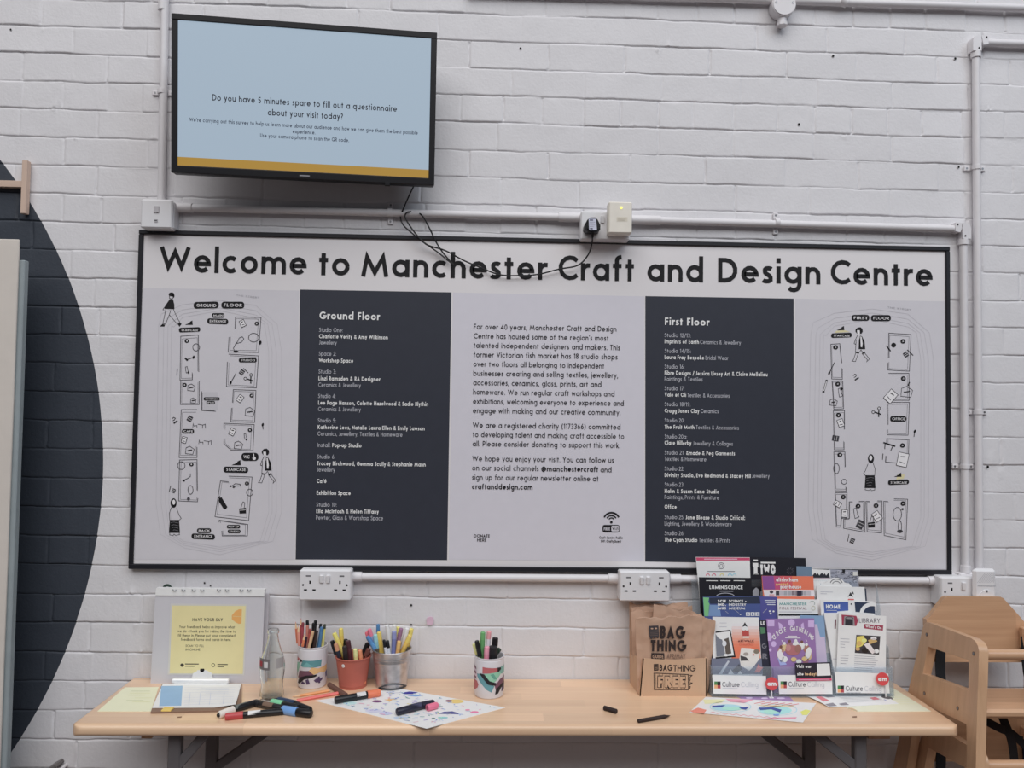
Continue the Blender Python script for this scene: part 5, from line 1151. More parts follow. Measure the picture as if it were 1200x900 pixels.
# ---------------------------------------------------------------- glass bottle
def bottle():
    p = T(317.6, 820, ZT); p = p+np.array([0, 0.006, 0]); s = 0.185/0.185
    t = thing('glass_bottle', 'empty clear glass bottle with small printed mark beside display stand', 'bottle', (p[0], p[1], ZT))
    H = W(319, 737.5, p[1])[2]-ZT
    prof = [(0.0, 0.002), (0.020, 0.0), (0.0265, 0.003), (0.0280, 0.012), (0.0275, 0.024), (0.0255, 0.038), (0.0262, 0.052), (0.0290, 0.072), (0.0295, 0.088), (0.0280, 0.104), (0.0235, 0.120), (0.0175, 0.140), (0.0135, 0.156), (0.0120, 0.170), (0.0118, 0.174), (0.0138, 0.176), (0.0140, 0.182), (0.0128, 0.185)]
    k = H/0.185; out = [(r*1.06, z*k) for r, z in prof]
    inn = [(max(r*1.06-0.0022, 0.0), max(z*k, 0.007)) for r, z in prof[::-1]]; inn[0] = (out[-1][0]-0.003, out[-1][1])
    inn = [q for q in inn if q[0] > 0.001]+[(0.0, 0.007)]
    MB().lathe((p[0], p[1], ZT), out+inn, glass('clear_glass'), 48).build('glass', t, smooth=60)
    # printed mark wrapped round the body
    lb = MB(); rr = 0.0314
    def band(a0, a1, z0, z1, mt, r_):
        n = 8; vs = []
        for i in range(n+1):
            a = math.radians(a0+(a1-a0)*i/n)
            for z in (z0, z1): vs.append((p[0]+r_*math.sin(a), p[1]-r_*math.cos(a), ZT+z))
        lb.add(vs, [(2*i, 2*i+2, 2*i+3, 2*i+1) for i in range(n)], mt)
    zc = W(310, 775, p[1])[2]-ZT
    band(-72, 2, zc-0.013, zc+0.015, mat('print_grey', (104, 98, 100), 0.5), rr); band(-66, -36, zc-0.006, zc+0.008, ink((150, 40, 52)), rr+0.0004); band(-26, -6, zc-0.007, zc+0.008, ink((190, 188, 190)), rr+0.0004); band(30, 75, zc-0.010, zc+0.016, mat('print_pale', (150, 146, 146), 0.5), rr)
    lb.build('printed_mark', t)
bottle()

# ---------------------------------------------------------------- pots and pens
def tin(px, py, label, top_py, pattern):
    p = T(px, py, ZT); r = 0.0388; p = p+np.array([0, r*0.9, 0]); H = W(px, top_py, p[1])[2]-ZT
    t = thing('pen_pot', label, 'pot', (p[0], p[1], ZT), 'white patterned pen pots')
    m_t = mat('pot_white', (196, 194, 200), 0.35, noise=0.01)
    prof = [(0.0, 0.001), (r*0.90, 0.0), (r*0.965, 0.003), (r*0.965, 0.006), (r, 0.009), (r, H-0.007), (r*0.985, H-0.006), (r*1.0, H-0.004), (r*1.02, H-0.002), (r*1.02, H), (r*0.97, H), (r*0.955, H-0.004), (r*0.955, 0.006), (0.0, 0.005)]
    MB().lathe((p[0], p[1], ZT), prof, m_t, 56).build('can', t, smooth=30)
    w_ = MB(); rp = r+0.0005
    def wrap(P_, rgb, k=0):
        """flat art in (u, v) units wrapped on the can: u -1..1 across the visible half, v 0..1 up"""
        c = np.mean(P_, axis=0); mt = ink(rgb, 0.45); Q = []
        for i in range(len(P_)):
            a, b = np.array(P_[i]), np.array(P_[(i+1) % len(P_)]); n = max(1, int(abs(b[0]-a[0])/0.08)); Q += [a+(b-a)*j/n for j in range(n)]
        at = lambda q: (p[0]+(rp+k*0.0003)*math.sin(q[0]*math.pi/2), p[1]-(rp+k*0.0003)*math.cos(q[0]*math.pi/2), ZT+q[1]*H)
        # strips between the polygon and its centre, subdivided so they follow the curve
        vs = []; fs = []; rings = 4
        for j in range(rings+1):
            for q in Q: vs.append(at(q+(c-q)*j/rings))
        n = len(Q)
        for j in range(rings):
            for i in range(n): fs.append((j*n+i, j*n+(i+1) % n, (j+1)*n+(i+1) % n, (j+1)*n+i))
        w_.add(vs, fs, mt)
    pattern(wrap); w_.build('printed_pattern', t)
    return p, r, H
def pat_a(wr):
    tl, gn, mv, rd, tn, bk = (74, 134, 140), (120, 176, 150), (104, 66, 84), (168, 84, 84), (206, 164, 104), (32, 30, 36)
    wr([(-0.98, 0.77), (-0.98, 0.60), (-0.60, 0.66), (-0.5, 0.72)], rd); wr([(-0.42, 0.73), (-0.55, 0.60), (-0.48, 0.64), (-0.30, 0.67)], bk, 1)
    wr([(-0.42, 0.56), (-0.3, 0.70), (0.56, 0.70), (0.52, 0.54), (0.1, 0.53), (-0.1, 0.56)], tl); wr([(-0.36, 0.54), (-0.1, 0.66), (0.2, 0.55)], (96, 156, 158), 1)
    wr([(-0.98, 0.58), (-0.52, 0.63), (-0.5, 0.52), (-0.66, 0.36), (-0.9, 0.42)], gn); wr([(-0.95, 0.46), (-0.75, 0.58), (-0.7, 0.40), (-0.8, 0.38)], (88, 150, 132), 1)
    wr([(-0.98, 0.46), (-0.86, 0.40), (-0.72, 0.30), (-0.86, 0.2), (-0.98, 0.28)], bk); wr([(-0.62, 0.26), (-0.48, 0.44), (0.0, 0.46), (0.2, 0.36), (0.02, 0.32), (-0.4, 0.24)], mv)
    wr([(0.0, 0.46), (0.12, 0.54), (0.4, 0.50), (0.92, 0.54), (0.95, 0.40), (0.7, 0.36), (0.5, 0.40), (0.2, 0.36)], tn); wr([(-0.60, 0.13), (-0.5, 0.27), (-0.1, 0.35), (0.36, 0.36), (0.30, 0.31), (-0.1, 0.28), (-0.4, 0.20), (-0.48, 0.12)], bk, 1)
    wr([(-0.38, 0.13), (-0.3, 0.20), (-0.16, 0.17), (-0.2, 0.13)], (74, 58, 92), 1); wr([(-0.1, 0.13), (-0.14, 0.24), (-0.02, 0.26), (0.06, 0.14)], (74, 58, 92), 1)
    wr([(0.2, 0.22), (0.34, 0.27), (0.44, 0.24), (0.62, 0.26), (0.6, 0.21), (0.46, 0.16), (0.3, 0.17)], (74, 58, 92), 1); wr([(0.38, 0.30), (0.46, 0.30), (0.5, 0.14), (0.42, 0.14)], (74, 58, 92), 2); wr([(0.8, 0.36), (0.98, 0.40), (0.98, 0.24), (0.84, 0.22)], (90, 90, 130))
def pat_b(wr):
    tl, gn, mv, rd, bk = (82, 138, 148), (122, 180, 152), (110, 68, 88), (170, 84, 88), (32, 30, 36)
    wr([(-0.97, 0.80), (-0.78, 0.76), (-0.62, 0.64), (-0.58, 0.52), (-0.97, 0.48)], (196, 178, 190)); 
    for v in (0.74, 0.62, 0.50): wr([(-0.97, v+0.03), (-0.70+0.1*(0.74-v), v+0.02), (-0.66+0.1*(0.74-v), v-0.04), (-0.97, v-0.03)], mv, 1)
    wr([(-0.97, 0.44), (-0.6, 0.42), (-0.5, 0.34), (-0.56, 0.26), (-0.8, 0.16), (-0.97, 0.18)], rd); wr([(-0.92, 0.43), (-0.88, 0.43), (-0.86, 0.17), (-0.92, 0.17)], bk, 1)
    wr([(-0.30, 0.80), (0.40, 0.77), (0.42, 0.70), (0.3, 0.67), (-0.30, 0.64)], rd); wr([(0.36, 0.78), (0.54, 0.77), (0.56, 0.72), (0.42, 0.67), (0.36, 0.68)], bk, 1)
    wr([(0.54, 0.78), (0.98, 0.78), (0.98, 0.60), (0.6, 0.60), (0.45, 0.66)], (106, 160, 150)); wr([(-0.22, 0.63), (0.42, 0.68), (0.56, 0.62), (0.3, 0.46), (0.1, 0.38), (-0.1, 0.48)], gn); wr([(0.04, 0.62), (0.2, 0.5), (0.34, 0.5), (0.18, 0.64)], (82, 148, 128), 1)
    wr([(-0.66, 0.60), (-0.30, 0.62), (-0.1, 0.44), (0.22, 0.33), (0.1, 0.18), (-0.1, 0.24), (-0.45, 0.44)], tl); wr([(-0.45, 0.63), (-0.22, 0.63), (0.02, 0.46), (0.32, 0.40), (0.26, 0.34), (-0.05, 0.38), (-0.3, 0.54)], bk, 2)
    wr([(0.24, 0.34), (0.5, 0.48), (0.97, 0.54), (0.97, 0.36), (0.6, 0.30), (0.3, 0.20)], mv); wr([(0.26, 0.12), (0.3, 0.26), (0.6, 0.36), (0.97, 0.38), (0.97, 0.33), (0.6, 0.28), (0.42, 0.18), (0.40, 0.13)], bk, 1); wr([(0.6, 0.16), (0.64, 0.28), (0.74, 0.28), (0.72, 0.16)], (74, 58, 92), 1); wr([(0.84, 0.16), (0.8, 0.3), (0.92, 0.32), (0.96, 0.18)], (74, 58, 92), 1)
POT1 = tin(362, 808, 'white patterned pot full of colouring pencils, left of terracotta bucket', 754.6, pat_a)
POT2 = tin(573, 819.6, 'white patterned pot with a few pens standing alone mid table', 767.2, pat_b)
def bucket(px, py, label, r0, r1, top_py, mt, ridges, rivet=None, handle=False):
    p = T(px, py, ZT)+np.array([0, r0*0.9, 0]); H = W(px, top_py, p[1])[2]-ZT
    t = thing('bucket', label, 'bucket', (p[0], p[1], ZT)); R_ = lambda z: r0+(r1-r0)*z/H
    prof = [(0.0, 0.004), (r0*0.93, 0.004), (r0*0.95, 0.0), (r0*1.03, 0.0), (r0*1.04, 0.005), (R_(0.008), 0.008)]
    for zf, a in ridges: z = H*zf; prof += [(R_(z-0.003), z-0.003), (R_(z)+a, z-0.001), (R_(z)+a, z+0.001), (R_(z+0.003), z+0.003)]
    prof += [(r1, H-0.004), (r1*1.03, H-0.0035), (r1*1.045, H-0.0015), (r1*1.03, H+0.0005), (r1*0.985, H), (r1*0.97, H-0.004), (r0*0.96, 0.008), (0.0, 0.007)]
    MB().lathe((p[0], p[1], ZT), prof, mt, 56).build('body', t, smooth=30)
    if rivet:
        a, zf = rivet; z = H*zf; c = np.array([p[0]+R_(z)*math.sin(a), p[1]-R_(z)*math.cos(a), ZT+z]); n = np.array([math.sin(a), -math.cos(a), 0])
        MB().tube([c-n*0.002, c+n*0.0012, c+n*0.002], [0.0048, 0.0048, 0.003], mat('rivet_white', (214, 210, 208), 0.3, 0.3), 14).build('rivet', t)
    if handle:
        # wire bail fallen to the foot of the bucket
        h = MB(); m_w = mat('wire_grey', (78, 80, 84), 0.35, 0.7)
        for (rr, lift, sg) in ((r0*1.10, 0.003, 0), (r0*1.15, 0.005, 1)):
            Q = []
            for i in range(17):
                a = -0.65+1.75*i/16; Q.append((p[0]+rr*math.sin(a)*1.0, p[1]-rr*math.cos(a), ZT+lift+0.012*sg*math.sin(math.pi*i/16)+0.001))
            h.tube(Q, 0.0016, m_w, 8)
        h.build('wire_handle', t)
    return p, r1, H
m_terra = mat('terracotta_paint', (166, 82, 66), 0.45, noise=0.05)
m_zinc = mat('zinc', (176, 172, 172), 0.34, 0.85, noise=0.18, nscale=45)
BK1 = bucket(411, 808.4, 'terracotta painted metal bucket of felt pens between pot and metal bucket', 0.0355, 0.0465, 767.5, m_terra, [(0.10, 0.0012)], (-0.45, 0.80))
BK2 = bucket(456.5, 808.6, 'bare galvanised metal bucket of bright felt pens with fallen handle', 0.0415, 0.0520, 759.0, m_zinc, [(0.80, 0.0012), (0.70, 0.0010)], None, True)
PENM = {}
def pen(holder, name, label, top, rim, rad, rgb, tip=None, dy=0.0, L=0.14, group=None, cat=None, tipL=0.016, shape='flat'):
    """a pen standing in a holder: seen from (top px) to where it crosses the rim (rim px)"""
    p, r, H = holder; y = p[1]+dy
    a = W(top[0], top[1], y); b = W(rim[0], rim[1], y); d = nrm(b-a)
    # slide down until the foot or the wall of the holder
    e = a.copy(); n = 0
    while n < 300:
        q = e+d*0.001; rr = math.hypot(q[0]-p[0], q[1]-p[1])
        if q[2] < ZT+0.010 or (q[2] < ZT+H and rr > r*0.86-rad and q[2] < a[2]-0.02) or np.linalg.norm(q-a) > L+0.02: break
        e = q; n += 1
    t = thing(name, label, cat or name.replace('_', ' '), e, group)
    mt = mat('pen_%d_%d_%d' % rgb, rgb, 0.4, noise=0.02)
    if shape == 'pencil':
        c1 = a-(-d)*0.0; k = a+d*0.018
        MB().tube([k, e], rad, mt, 6).build('shaft', t, smooth=0)
        MB().tube([a+d*0.004, k], [rad*0.3, rad], mat('pencil_wood', (206, 168, 126), 0.6), 8).build('sharpened_wood', t)
        MB().tube([a, a+d*0.0045], [rad*0.08, rad*0.32], mat('lead_%d_%d_%d' % (tip or rgb), (tip or rgb), 0.5), 8).build('lead', t)
    else:
        tp = tip or tuple(int(x*0.8) for x in rgb); k = a+d*tipL
        MB().tube([k, e], rad, mt, 14).build('barrel', t)
        mt2 = mat('pen_%d_%d_%d' % tp, tp, 0.4, noise=0.02)
        MB().tube([a, a+d*0.002, k-d*0.001, k], [rad*0.7, rad*0.98, rad*1.04, rad*1.04], mt2, 14).build('end_cap', t)
A_ = POT1; g = 'colouring pencils in the white patterned pot'
for lab, top, rim, rad, rgb, tip, dy, sh in [
    ('orange pencil leaning at the left rim of the pencil pot', (346.4, 728.6), (348.6, 753), 0.0036, (196, 104, 70), None, 0.004, 'pencil'),
    ('salmon pencil second from left in the pencil pot', (349.4, 732.6), (350.4, 753), 0.0036, (206, 130, 112), None, -0.016, 'pencil'),
    ('tallest tan tipped red pencil in the pencil pot', (352.9, 724.4), (352.0, 753), 0.0036, (176, 78, 78), None, 0.016, 'pencil'),
    ('crimson pencil just right of the tallest red pencil', (355.0, 729.4), (353.8, 753), 0.0038, (160, 62, 74), None, 0.004, 'flat'),
    ('black ended pencil upright at centre left of pencil pot', (360.2, 726.8), (360.4, 753), 0.0042, (196, 120, 104), (26, 26, 30), 0.012, 'flat'),
    ('red pencil short at centre of pencil pot', (363.4, 737), (362.6, 753), 0.0038, (178, 70, 66), None, -0.006, 'flat'),
    ('orange pencil short at front left of pencil pot', (357.4, 741.6), (355.4, 753), 0.0036, (214, 112, 66), None, -0.024, 'pencil'),
    ('dark purple pencil short at front of pencil pot', (359.0, 746.4), (357.8, 753), 0.0036, (66, 44, 66), None, -0.014, 'flat'),
    ('tan crayon slanting at front of pencil pot', (366.8, 739.6), (363.6, 753), 0.0042, (204, 164, 122), (188, 150, 108), -0.022, 'flat'),
    ('black pen leaning right of centre in pencil pot', (367.4, 730), (366.4, 753), 0.0042, (32, 28, 30), (22, 22, 24), 0.0, 'flat'),
    ('tall black pen tilted beside it in pencil pot', (369.8, 726.8), (367.6, 753), 0.0042, (38, 34, 36), (20, 20, 22), 0.018, 'flat'),
    ('dark brown pencil at front right of pencil pot', (371.4, 739), (369.0, 753), 0.0040, (58, 42, 38), None, -0.016, 'flat'),
    ('black capped white pencil at right of pencil pot', (376.0, 731), (372.0, 753), 0.0036, (190, 190, 196), (24, 24, 28), 0.012, 'flat'),
    ('broad blue pencil at right of pencil pot', (377.2, 734.6), (374.4, 753), 0.0050, (70, 122, 164), (58, 104, 146), -0.002, 'flat'),
    ('yellow pencil with dark end at right rim of pencil pot', (380.6, 731.4), (378.4, 753), 0.0036, (208, 196, 96), (54, 60, 50), 0.004, 'flat')]:
    pen(A_, 'pencil', lab, top, rim, rad, rgb, tip, dy, 0.12, g, 'pencil', 0.012, sh)
A_ = BK1; g = 'felt pens in the terracotta bucket'
for lab, top, rim, rad, rgb, tip, dy in [
    ('yellow felt pen leaning left in terracotta bucket', (391.4, 741.6), (399.4, 760), 0.0062, (222, 184, 74), (226, 196, 84), 0.0),
    ('tall yellow felt pen upright in terracotta bucket', (399.4, 736.2), (401, 757), 0.0062, (214, 176, 62), (222, 186, 70), 0.016),
    ('black felt pen leaning on left rim of terracotta bucket', (389.0, 750.6), (394, 767), 0.0058, (30, 32, 38), (24, 24, 28), 0.006),
    ('navy felt pen with tan end at left of terracotta bucket', (393.2, 754), (397, 767), 0.0056, (36, 40, 54), (188, 130, 92), -0.02),
    ('maroon felt pen at centre of terracotta bucket', (407.6, 750.4), (409.6, 766), 0.0070, (92, 46, 54), (74, 38, 46), -0.004),
    ('black felt pen behind maroon one in terracotta bucket', (405.4, 749), (404, 766), 0.0062, (38, 28, 30), (22, 20, 22), 0.014),
    ('short black pen with pale dot at front of terracotta bucket', (403.6, 757), (404.6, 767), 0.0064, (34, 28, 30), (46, 38, 40), -0.026),
    ('short cream crayon at centre right of terracotta bucket', (416.2, 760.2), (416.8, 768), 0.0060, (226, 190, 112), (234, 204, 130), -0.02),
    ('short orange crayon at right of terracotta bucket', (421.6, 761.6), (422.4, 768), 0.0060, (222, 120, 74), (226, 130, 84), -0.01),
    ('black marker slanting right over rim of terracotta bucket', (431.4, 753.6), (426.0, 766), 0.0072, (28, 26, 30), (22, 20, 24), 0.006),
    ('brown crayon low at right inside terracotta bucket', (432.4, 760), (429.4, 767.5), 0.0066, (112, 62, 52), (98, 54, 46), -0.006)]:
    pen(A_, 'felt_pen', lab, top, rim, rad, rgb, tip, dy, 0.12, g, 'pen', 0.02)
A_ = BK2; g = 'felt pens in the metal bucket'
for lab, top, rim, rad, rgb, tip, dy in [
    ('pink felt pen leaning at left of metal bucket', (432.6, 737), (438.6, 757), 0.0058, (150, 160, 200), (232, 104, 130), 0.006),
    ('red pink felt pen behind the other pink one in metal bucket', (429.2, 740.4), (436, 757), 0.0052, (222, 96, 112), (226, 92, 110), 0.018),
    ('blue felt pen leaning on left rim of metal bucket', (430.4, 745.6), (438, 758), 0.0058, (72, 132, 184), (66, 118, 172), -0.012),
    ('teal felt pen near left of metal bucket', (439.8, 743.4), (442, 759), 0.0062, (122, 176, 186), (134, 186, 194), -0.006),
    ('blue flat stick rising at back of metal bucket', (443.0, 731.4), (443.2, 757), 0.0050, (62, 120, 166), (58, 112, 160), 0.024),
    ('mustard felt pen left of centre in metal bucket', (444.0, 740.4), (446.4, 759), 0.0062, (206, 172, 56), (214, 182, 66), -0.004),
    ('tall white pen leaning left in metal bucket', (453.4, 732.4), (457.4, 758), 0.0058, (206, 208, 222), (214, 214, 226), 0.014),
    ('white fineliner with black tip left of centre front', (449.8, 749.6), (451.6, 760), 0.0040, (198, 198, 206), (24, 24, 30), -0.03),
    ('second white fineliner with black tip beside the first', (453.9, 750.4), (455.2, 760), 0.0044, (192, 196, 212), (24, 24, 30), -0.026),
    ('periwinkle blue felt pen at centre front of metal bucket', (462.0, 739.6), (461.4, 760), 0.0064, (104, 112, 166), (124, 130, 178), -0.022),
    ('pale yellow pen with white tip at back centre', (462.2, 732.2), (461.8, 758), 0.0058, (226, 204, 110), (226, 222, 196), 0.018),
    ('yellow felt pen behind the mauve one in metal bucket', (466.4, 734.6), (463.6, 758), 0.0062, (216, 184, 76), (222, 194, 88), 0.028),
    ('mauve felt pen leaning right in metal bucket', (470.2, 736.2), (465.2, 758), 0.0062, (150, 108, 138), (142, 98, 130), -0.004),
    ('orange felt pen short at right of metal bucket', (467.8, 751), (466.6, 760), 0.0056, (214, 156, 78), (220, 166, 88), -0.026),
    ('white felt pen leaning right in metal bucket', (477.4, 736), (471.8, 759), 0.0060, (210, 210, 222), (218, 216, 226), 0.004),
    ('tall yellow felt pen at right rim of metal bucket', (482.6, 736.4), (478.2, 754), 0.0060, (214, 178, 62), (222, 190, 76), 0.014),
    ('golden felt pen leaning out front right of metal bucket', (481.0, 744.2), (473.6, 759.6), 0.0066, (218, 172, 60), (224, 182, 70), -0.012)]:
    pen(A_, 'felt_pen', lab, top, rim, rad, rgb, tip, dy, 0.12, g, 'pen', 0.02)
A_ = POT2; g = 'pens in the pot standing alone'
for lab, top, rim, rad, rgb, tip, dy in [
    ('yellow highlighter leaning at left of the lone pot', (555.6, 754), (558.6, 764), 0.0060, (206, 194, 112), (216, 206, 128), 0.0),
    ('black pen curving beside yellow highlighter in the lone pot', (558.6, 750.6), (561.4, 764), 0.0060, (30, 30, 34), (24, 24, 26), -0.012),
    ('pale yellow pen behind green one in the lone pot', (563.4, 750.4), (563.6, 764), 0.0058, (212, 206, 140), (218, 212, 150), 0.014),
    ('green felt pen standing tall in the lone pot', (566.0, 740.4), (565.0, 764), 0.0066, (84, 146, 86), (92, 156, 92), -0.004),
    ('white and pink pen standing tallest in the lone pot', (573.2, 739.4), (571.2, 764), 0.0062, (214, 196, 204), (232, 138, 146), 0.004),
    ('short pink pen at front of the lone pot', (570.8, 757.4), (570.4, 765), 0.0072, (222, 122, 146), (226, 134, 156), -0.02),
    ('tall black marker at right of the lone pot', (580.6, 747), (579.0, 764), 0.0082, (34, 28, 32), (26, 22, 26), 0.008),
    ('short fat black marker front right of the lone pot', (578.0, 757), (577.6, 765), 0.0120, (26, 26, 30), (32, 32, 36), -0.016),
    ('dark green pen lying low on right rim of the lone pot', (586.0, 760), (581.6, 765), 0.0060, (44, 66, 50), (38, 56, 44), -0.002)]:
    pen(A_, 'felt_pen', lab, top, rim, rad, rgb, tip, dy, 0.12, g, 'pen', 0.02)

# ---------------------------------------------------------------- loose markers and pencils
def lying(name, label, cap, joint, end, rad, cap_rgb, body_rgb, z=ZT, group='loose markers on the table', band=None, nib=None, rise=0.0, capr=1.12):
    """marker lying on the table: pixel of cap tip, of the join, of the far end"""
    P_ = [T(px, py, z+rad) for px, py in (cap, joint, end)]
    if rise: P_[2] = P_[2]+np.array([0, 0, rise]); P_[1] = P_[1]+np.array([0, 0, rise*0.35])
    d = nrm(P_[2]-P_[0]); c = (P_[0]+P_[2])/2
    t = thing(name, label, name.split('_')[-1], (c[0], c[1], z), group)
    b = MB(); b.tube([P_[1], P_[1]+d*0.002, P_[2]-d*0.004, P_[2]-d*0.001, P_[2]], [rad*0.9, rad, rad, rad*0.86, rad*0.5], mat('body_%d_%d_%d' % body_rgb, body_rgb, 0.35), 18); b.build('barrel', t)
    q = MB(); cr = rad*capr; q.tube([P_[0], P_[0]+d*0.001, P_[0]+d*0.004, P_[1]-d*0.0005, P_[1]], [cr*0.6, cr*0.86, cr*0.97, cr, cr*0.92], mat('cap_%d_%d_%d' % cap_rgb, cap_rgb, 0.35), 18); q.build('cap', t)
    if nib: MB().tube([P_[0]-d*0.0035, P_[0]+d*0.001], [rad*0.5, rad*0.7], mat('body_%d_%d_%d' % nib, nib, 0.4), 12).build('cap_end', t)
    if band:
        a0, a1, rgb = band; Lb = np.linalg.norm(P_[2]-P_[1]); up = np.array([0, -0.35, 0.94]); sx = nrm(np.cross(up, d)); k = MB(); vs = []
        up = np.cross(d, sx)
        for i in range(7):
            a = math.radians(-60+120*i/6); n = up*math.cos(a)+sx*math.sin(a)
            for f in (a0, a1): vs.append(P_[1]+d*Lb*f+n*(rad+0.0003))
        k.add(vs, [(2*i, 2*i+1, 2*i+3, 2*i+2) for i in range(6)], ink(rgb)); k.build('printed_label', t)
    return t
BKB = (24, 24, 28)
lying('paint_marker', 'black marker with white cap at left of the loose pile', (256.4, 838.0), (273.4, 831.6), (302, 822.8), 0.0082, (204, 196, 188), BKB, nib=(22, 22, 24), band=(0.05, 0.55, (96, 100, 96)))
lying('paint_marker', 'black marker with red cap in front of the loose pile', (263.6, 840.0), (284.8, 837.8), (333, 833.6), 0.0078, (178, 54, 58), BKB, band=(0.12, 0.42, (206, 204, 204)))
lying('paint_marker', 'patterned black marker in the middle of the loose pile', (299.6, 823.8), (304, 825.2), (333, 831.4), 0.0080, (30, 30, 34), (34, 32, 34), band=(0.2, 0.6, (110, 86, 70)), rise=0.002)
lying('paint_marker', 'dark marker with mint green cap behind the loose pile', (318.0, 822.8), (331.4, 826.2), (350, 830.6), 0.0082, (112, 196, 146), (26, 28, 34), rise=0.003)
lying('paint_marker', 'black marker with sky blue cap at right of the loose pile', (330.6, 831.6), (347.8, 834.4), (365.4, 836.4), 0.0096, (96, 146, 206), (20, 20, 24), z=ZT)
lying('paint_marker', 'thick navy black marker running behind the blue capped one', (326, 820.8), (345.6, 825.6), (364, 832.8), 0.0088, (36, 56, 86), (22, 22, 26))
lying('paint_marker', 'black marker with orange cap lying across the drawing top corner', (445.6, 811.6), (430.4, 814.0), (392, 820.6), 0.0088, (222, 104, 62), BKB, z=ZT+0.001, band=(0.06, 0.34, (190, 188, 188)))
lying('paint_marker', 'navy marker without bright cap lying in middle of the drawing', (508.6, 823.6), (494, 826.8), (464.6, 834.4), 0.0088, (30, 30, 48), (32, 32, 50), z=ZT+0.001, band=(0.05, 0.4, (58, 58, 84)), capr=1.0)
def pink_cap():
    P_ = [T(500.6, 829.6, ZT+0.009), T(512.6, 826.2, ZT+0.009)]; d = nrm(P_[1]-P_[0]); c = (P_[0]+P_[1])/2
    MBq = MB(); r = 0.0082; mp = mat('cap_pink', (216, 96, 128), 0.35)
    MBq.tube([P_[0], P_[0]+d*0.001, P_[1]-d*0.004, P_[1]], [r*0.94, r, r, r*0.8], mp, 18); MBq.tube([P_[0]-d*0.0003, P_[0]+d*0.001], [r*0.62, r*0.62], mat('cap_pink_inside', (150, 56, 86), 0.5), 14)
    tag(MBq.build('marker_cap', None, (c[0], c[1], ZT+0.001)), 'loose pink marker cap on the drawing beside navy marker', 'cap')
pink_cap()
def loose_pencil(label, a, b, rgb, rad=0.0036, tipped=True, tip=None):
    A, B = T(a[0], a[1], ZT+rad), T(b[0], b[1], ZT+rad); d = nrm(B-A); c = (A+B)/2
    t = thing('pencil', label, 'pencil', (c[0], c[1], ZT), 'loose pencils on the table')
    k = A+d*0.02 if tipped else A
    MB().tube([k, B], rad, mat('pen_%d_%d_%d' % rgb, rgb, 0.4), 6).build('shaft', t, smooth=0)
    if tipped:
        MB().tube([A+d*0.004, k], [rad*0.3, rad], mat('pencil_wood', (206, 168, 126), 0.6), 10).build('sharpened_wood', t)
        MB().tube([A, A+d*0.0045], [rad*0.06, rad*0.32], mat('lead_%d_%d_%d' % (tip or rgb), (tip or rgb), 0.5), 8).build('lead', t)
loose_pencil('orange pencil lying in front of the pencil pot', (342.6, 816.6), (386, 809.2), (222, 138, 70))
loose_pencil('coral red pencil with grey tip in front of terracotta bucket', (338, 822.8), (396.6, 812.2), (214, 92, 84), 0.0042, True, (70, 86, 110))
def crayon(label, a, b, rgb, rad, sharp=False, cat='crayon'):
    A, B = T(a[0], a[1], ZT+rad), T(b[0], b[1], ZT+rad); d = nrm(B-A); c = (A+B)/2; L = np.linalg.norm(B-A)
    t = thing('crayon', label, cat, (c[0], c[1], ZT)); mt = mat('pen_%d_%d_%d' % rgb, rgb, 0.6)
    MB().tube([A, A+d*0.001, B-d*(0.016 if sharp else 0.002), B-d*(0.016 if sharp else 0.001)], [rad*0.8, rad, rad, rad*0.95], mt, 14).build('stick', t)
    MB().tube([B-d*(0.016 if sharp else 0.002), B], [rad*0.95, rad*(0.12 if sharp else 0.75)], mt, 14).build('point', t)
crayon('brown crayon stick lying below terracotta bucket', (405.4, 815.0), (385.6, 802.2), (98, 66, 56), 0.0066)
crayon('short black crayon stub alone on the bare table', (707.8, 829.4), (722.8, 833.8), (38, 26, 26), 0.0058)
crayon('black pencil stub pointing right on the bare table', (747.6, 845.0), (785.4, 838.6), (46, 32, 30), 0.0046, True, 'pencil')

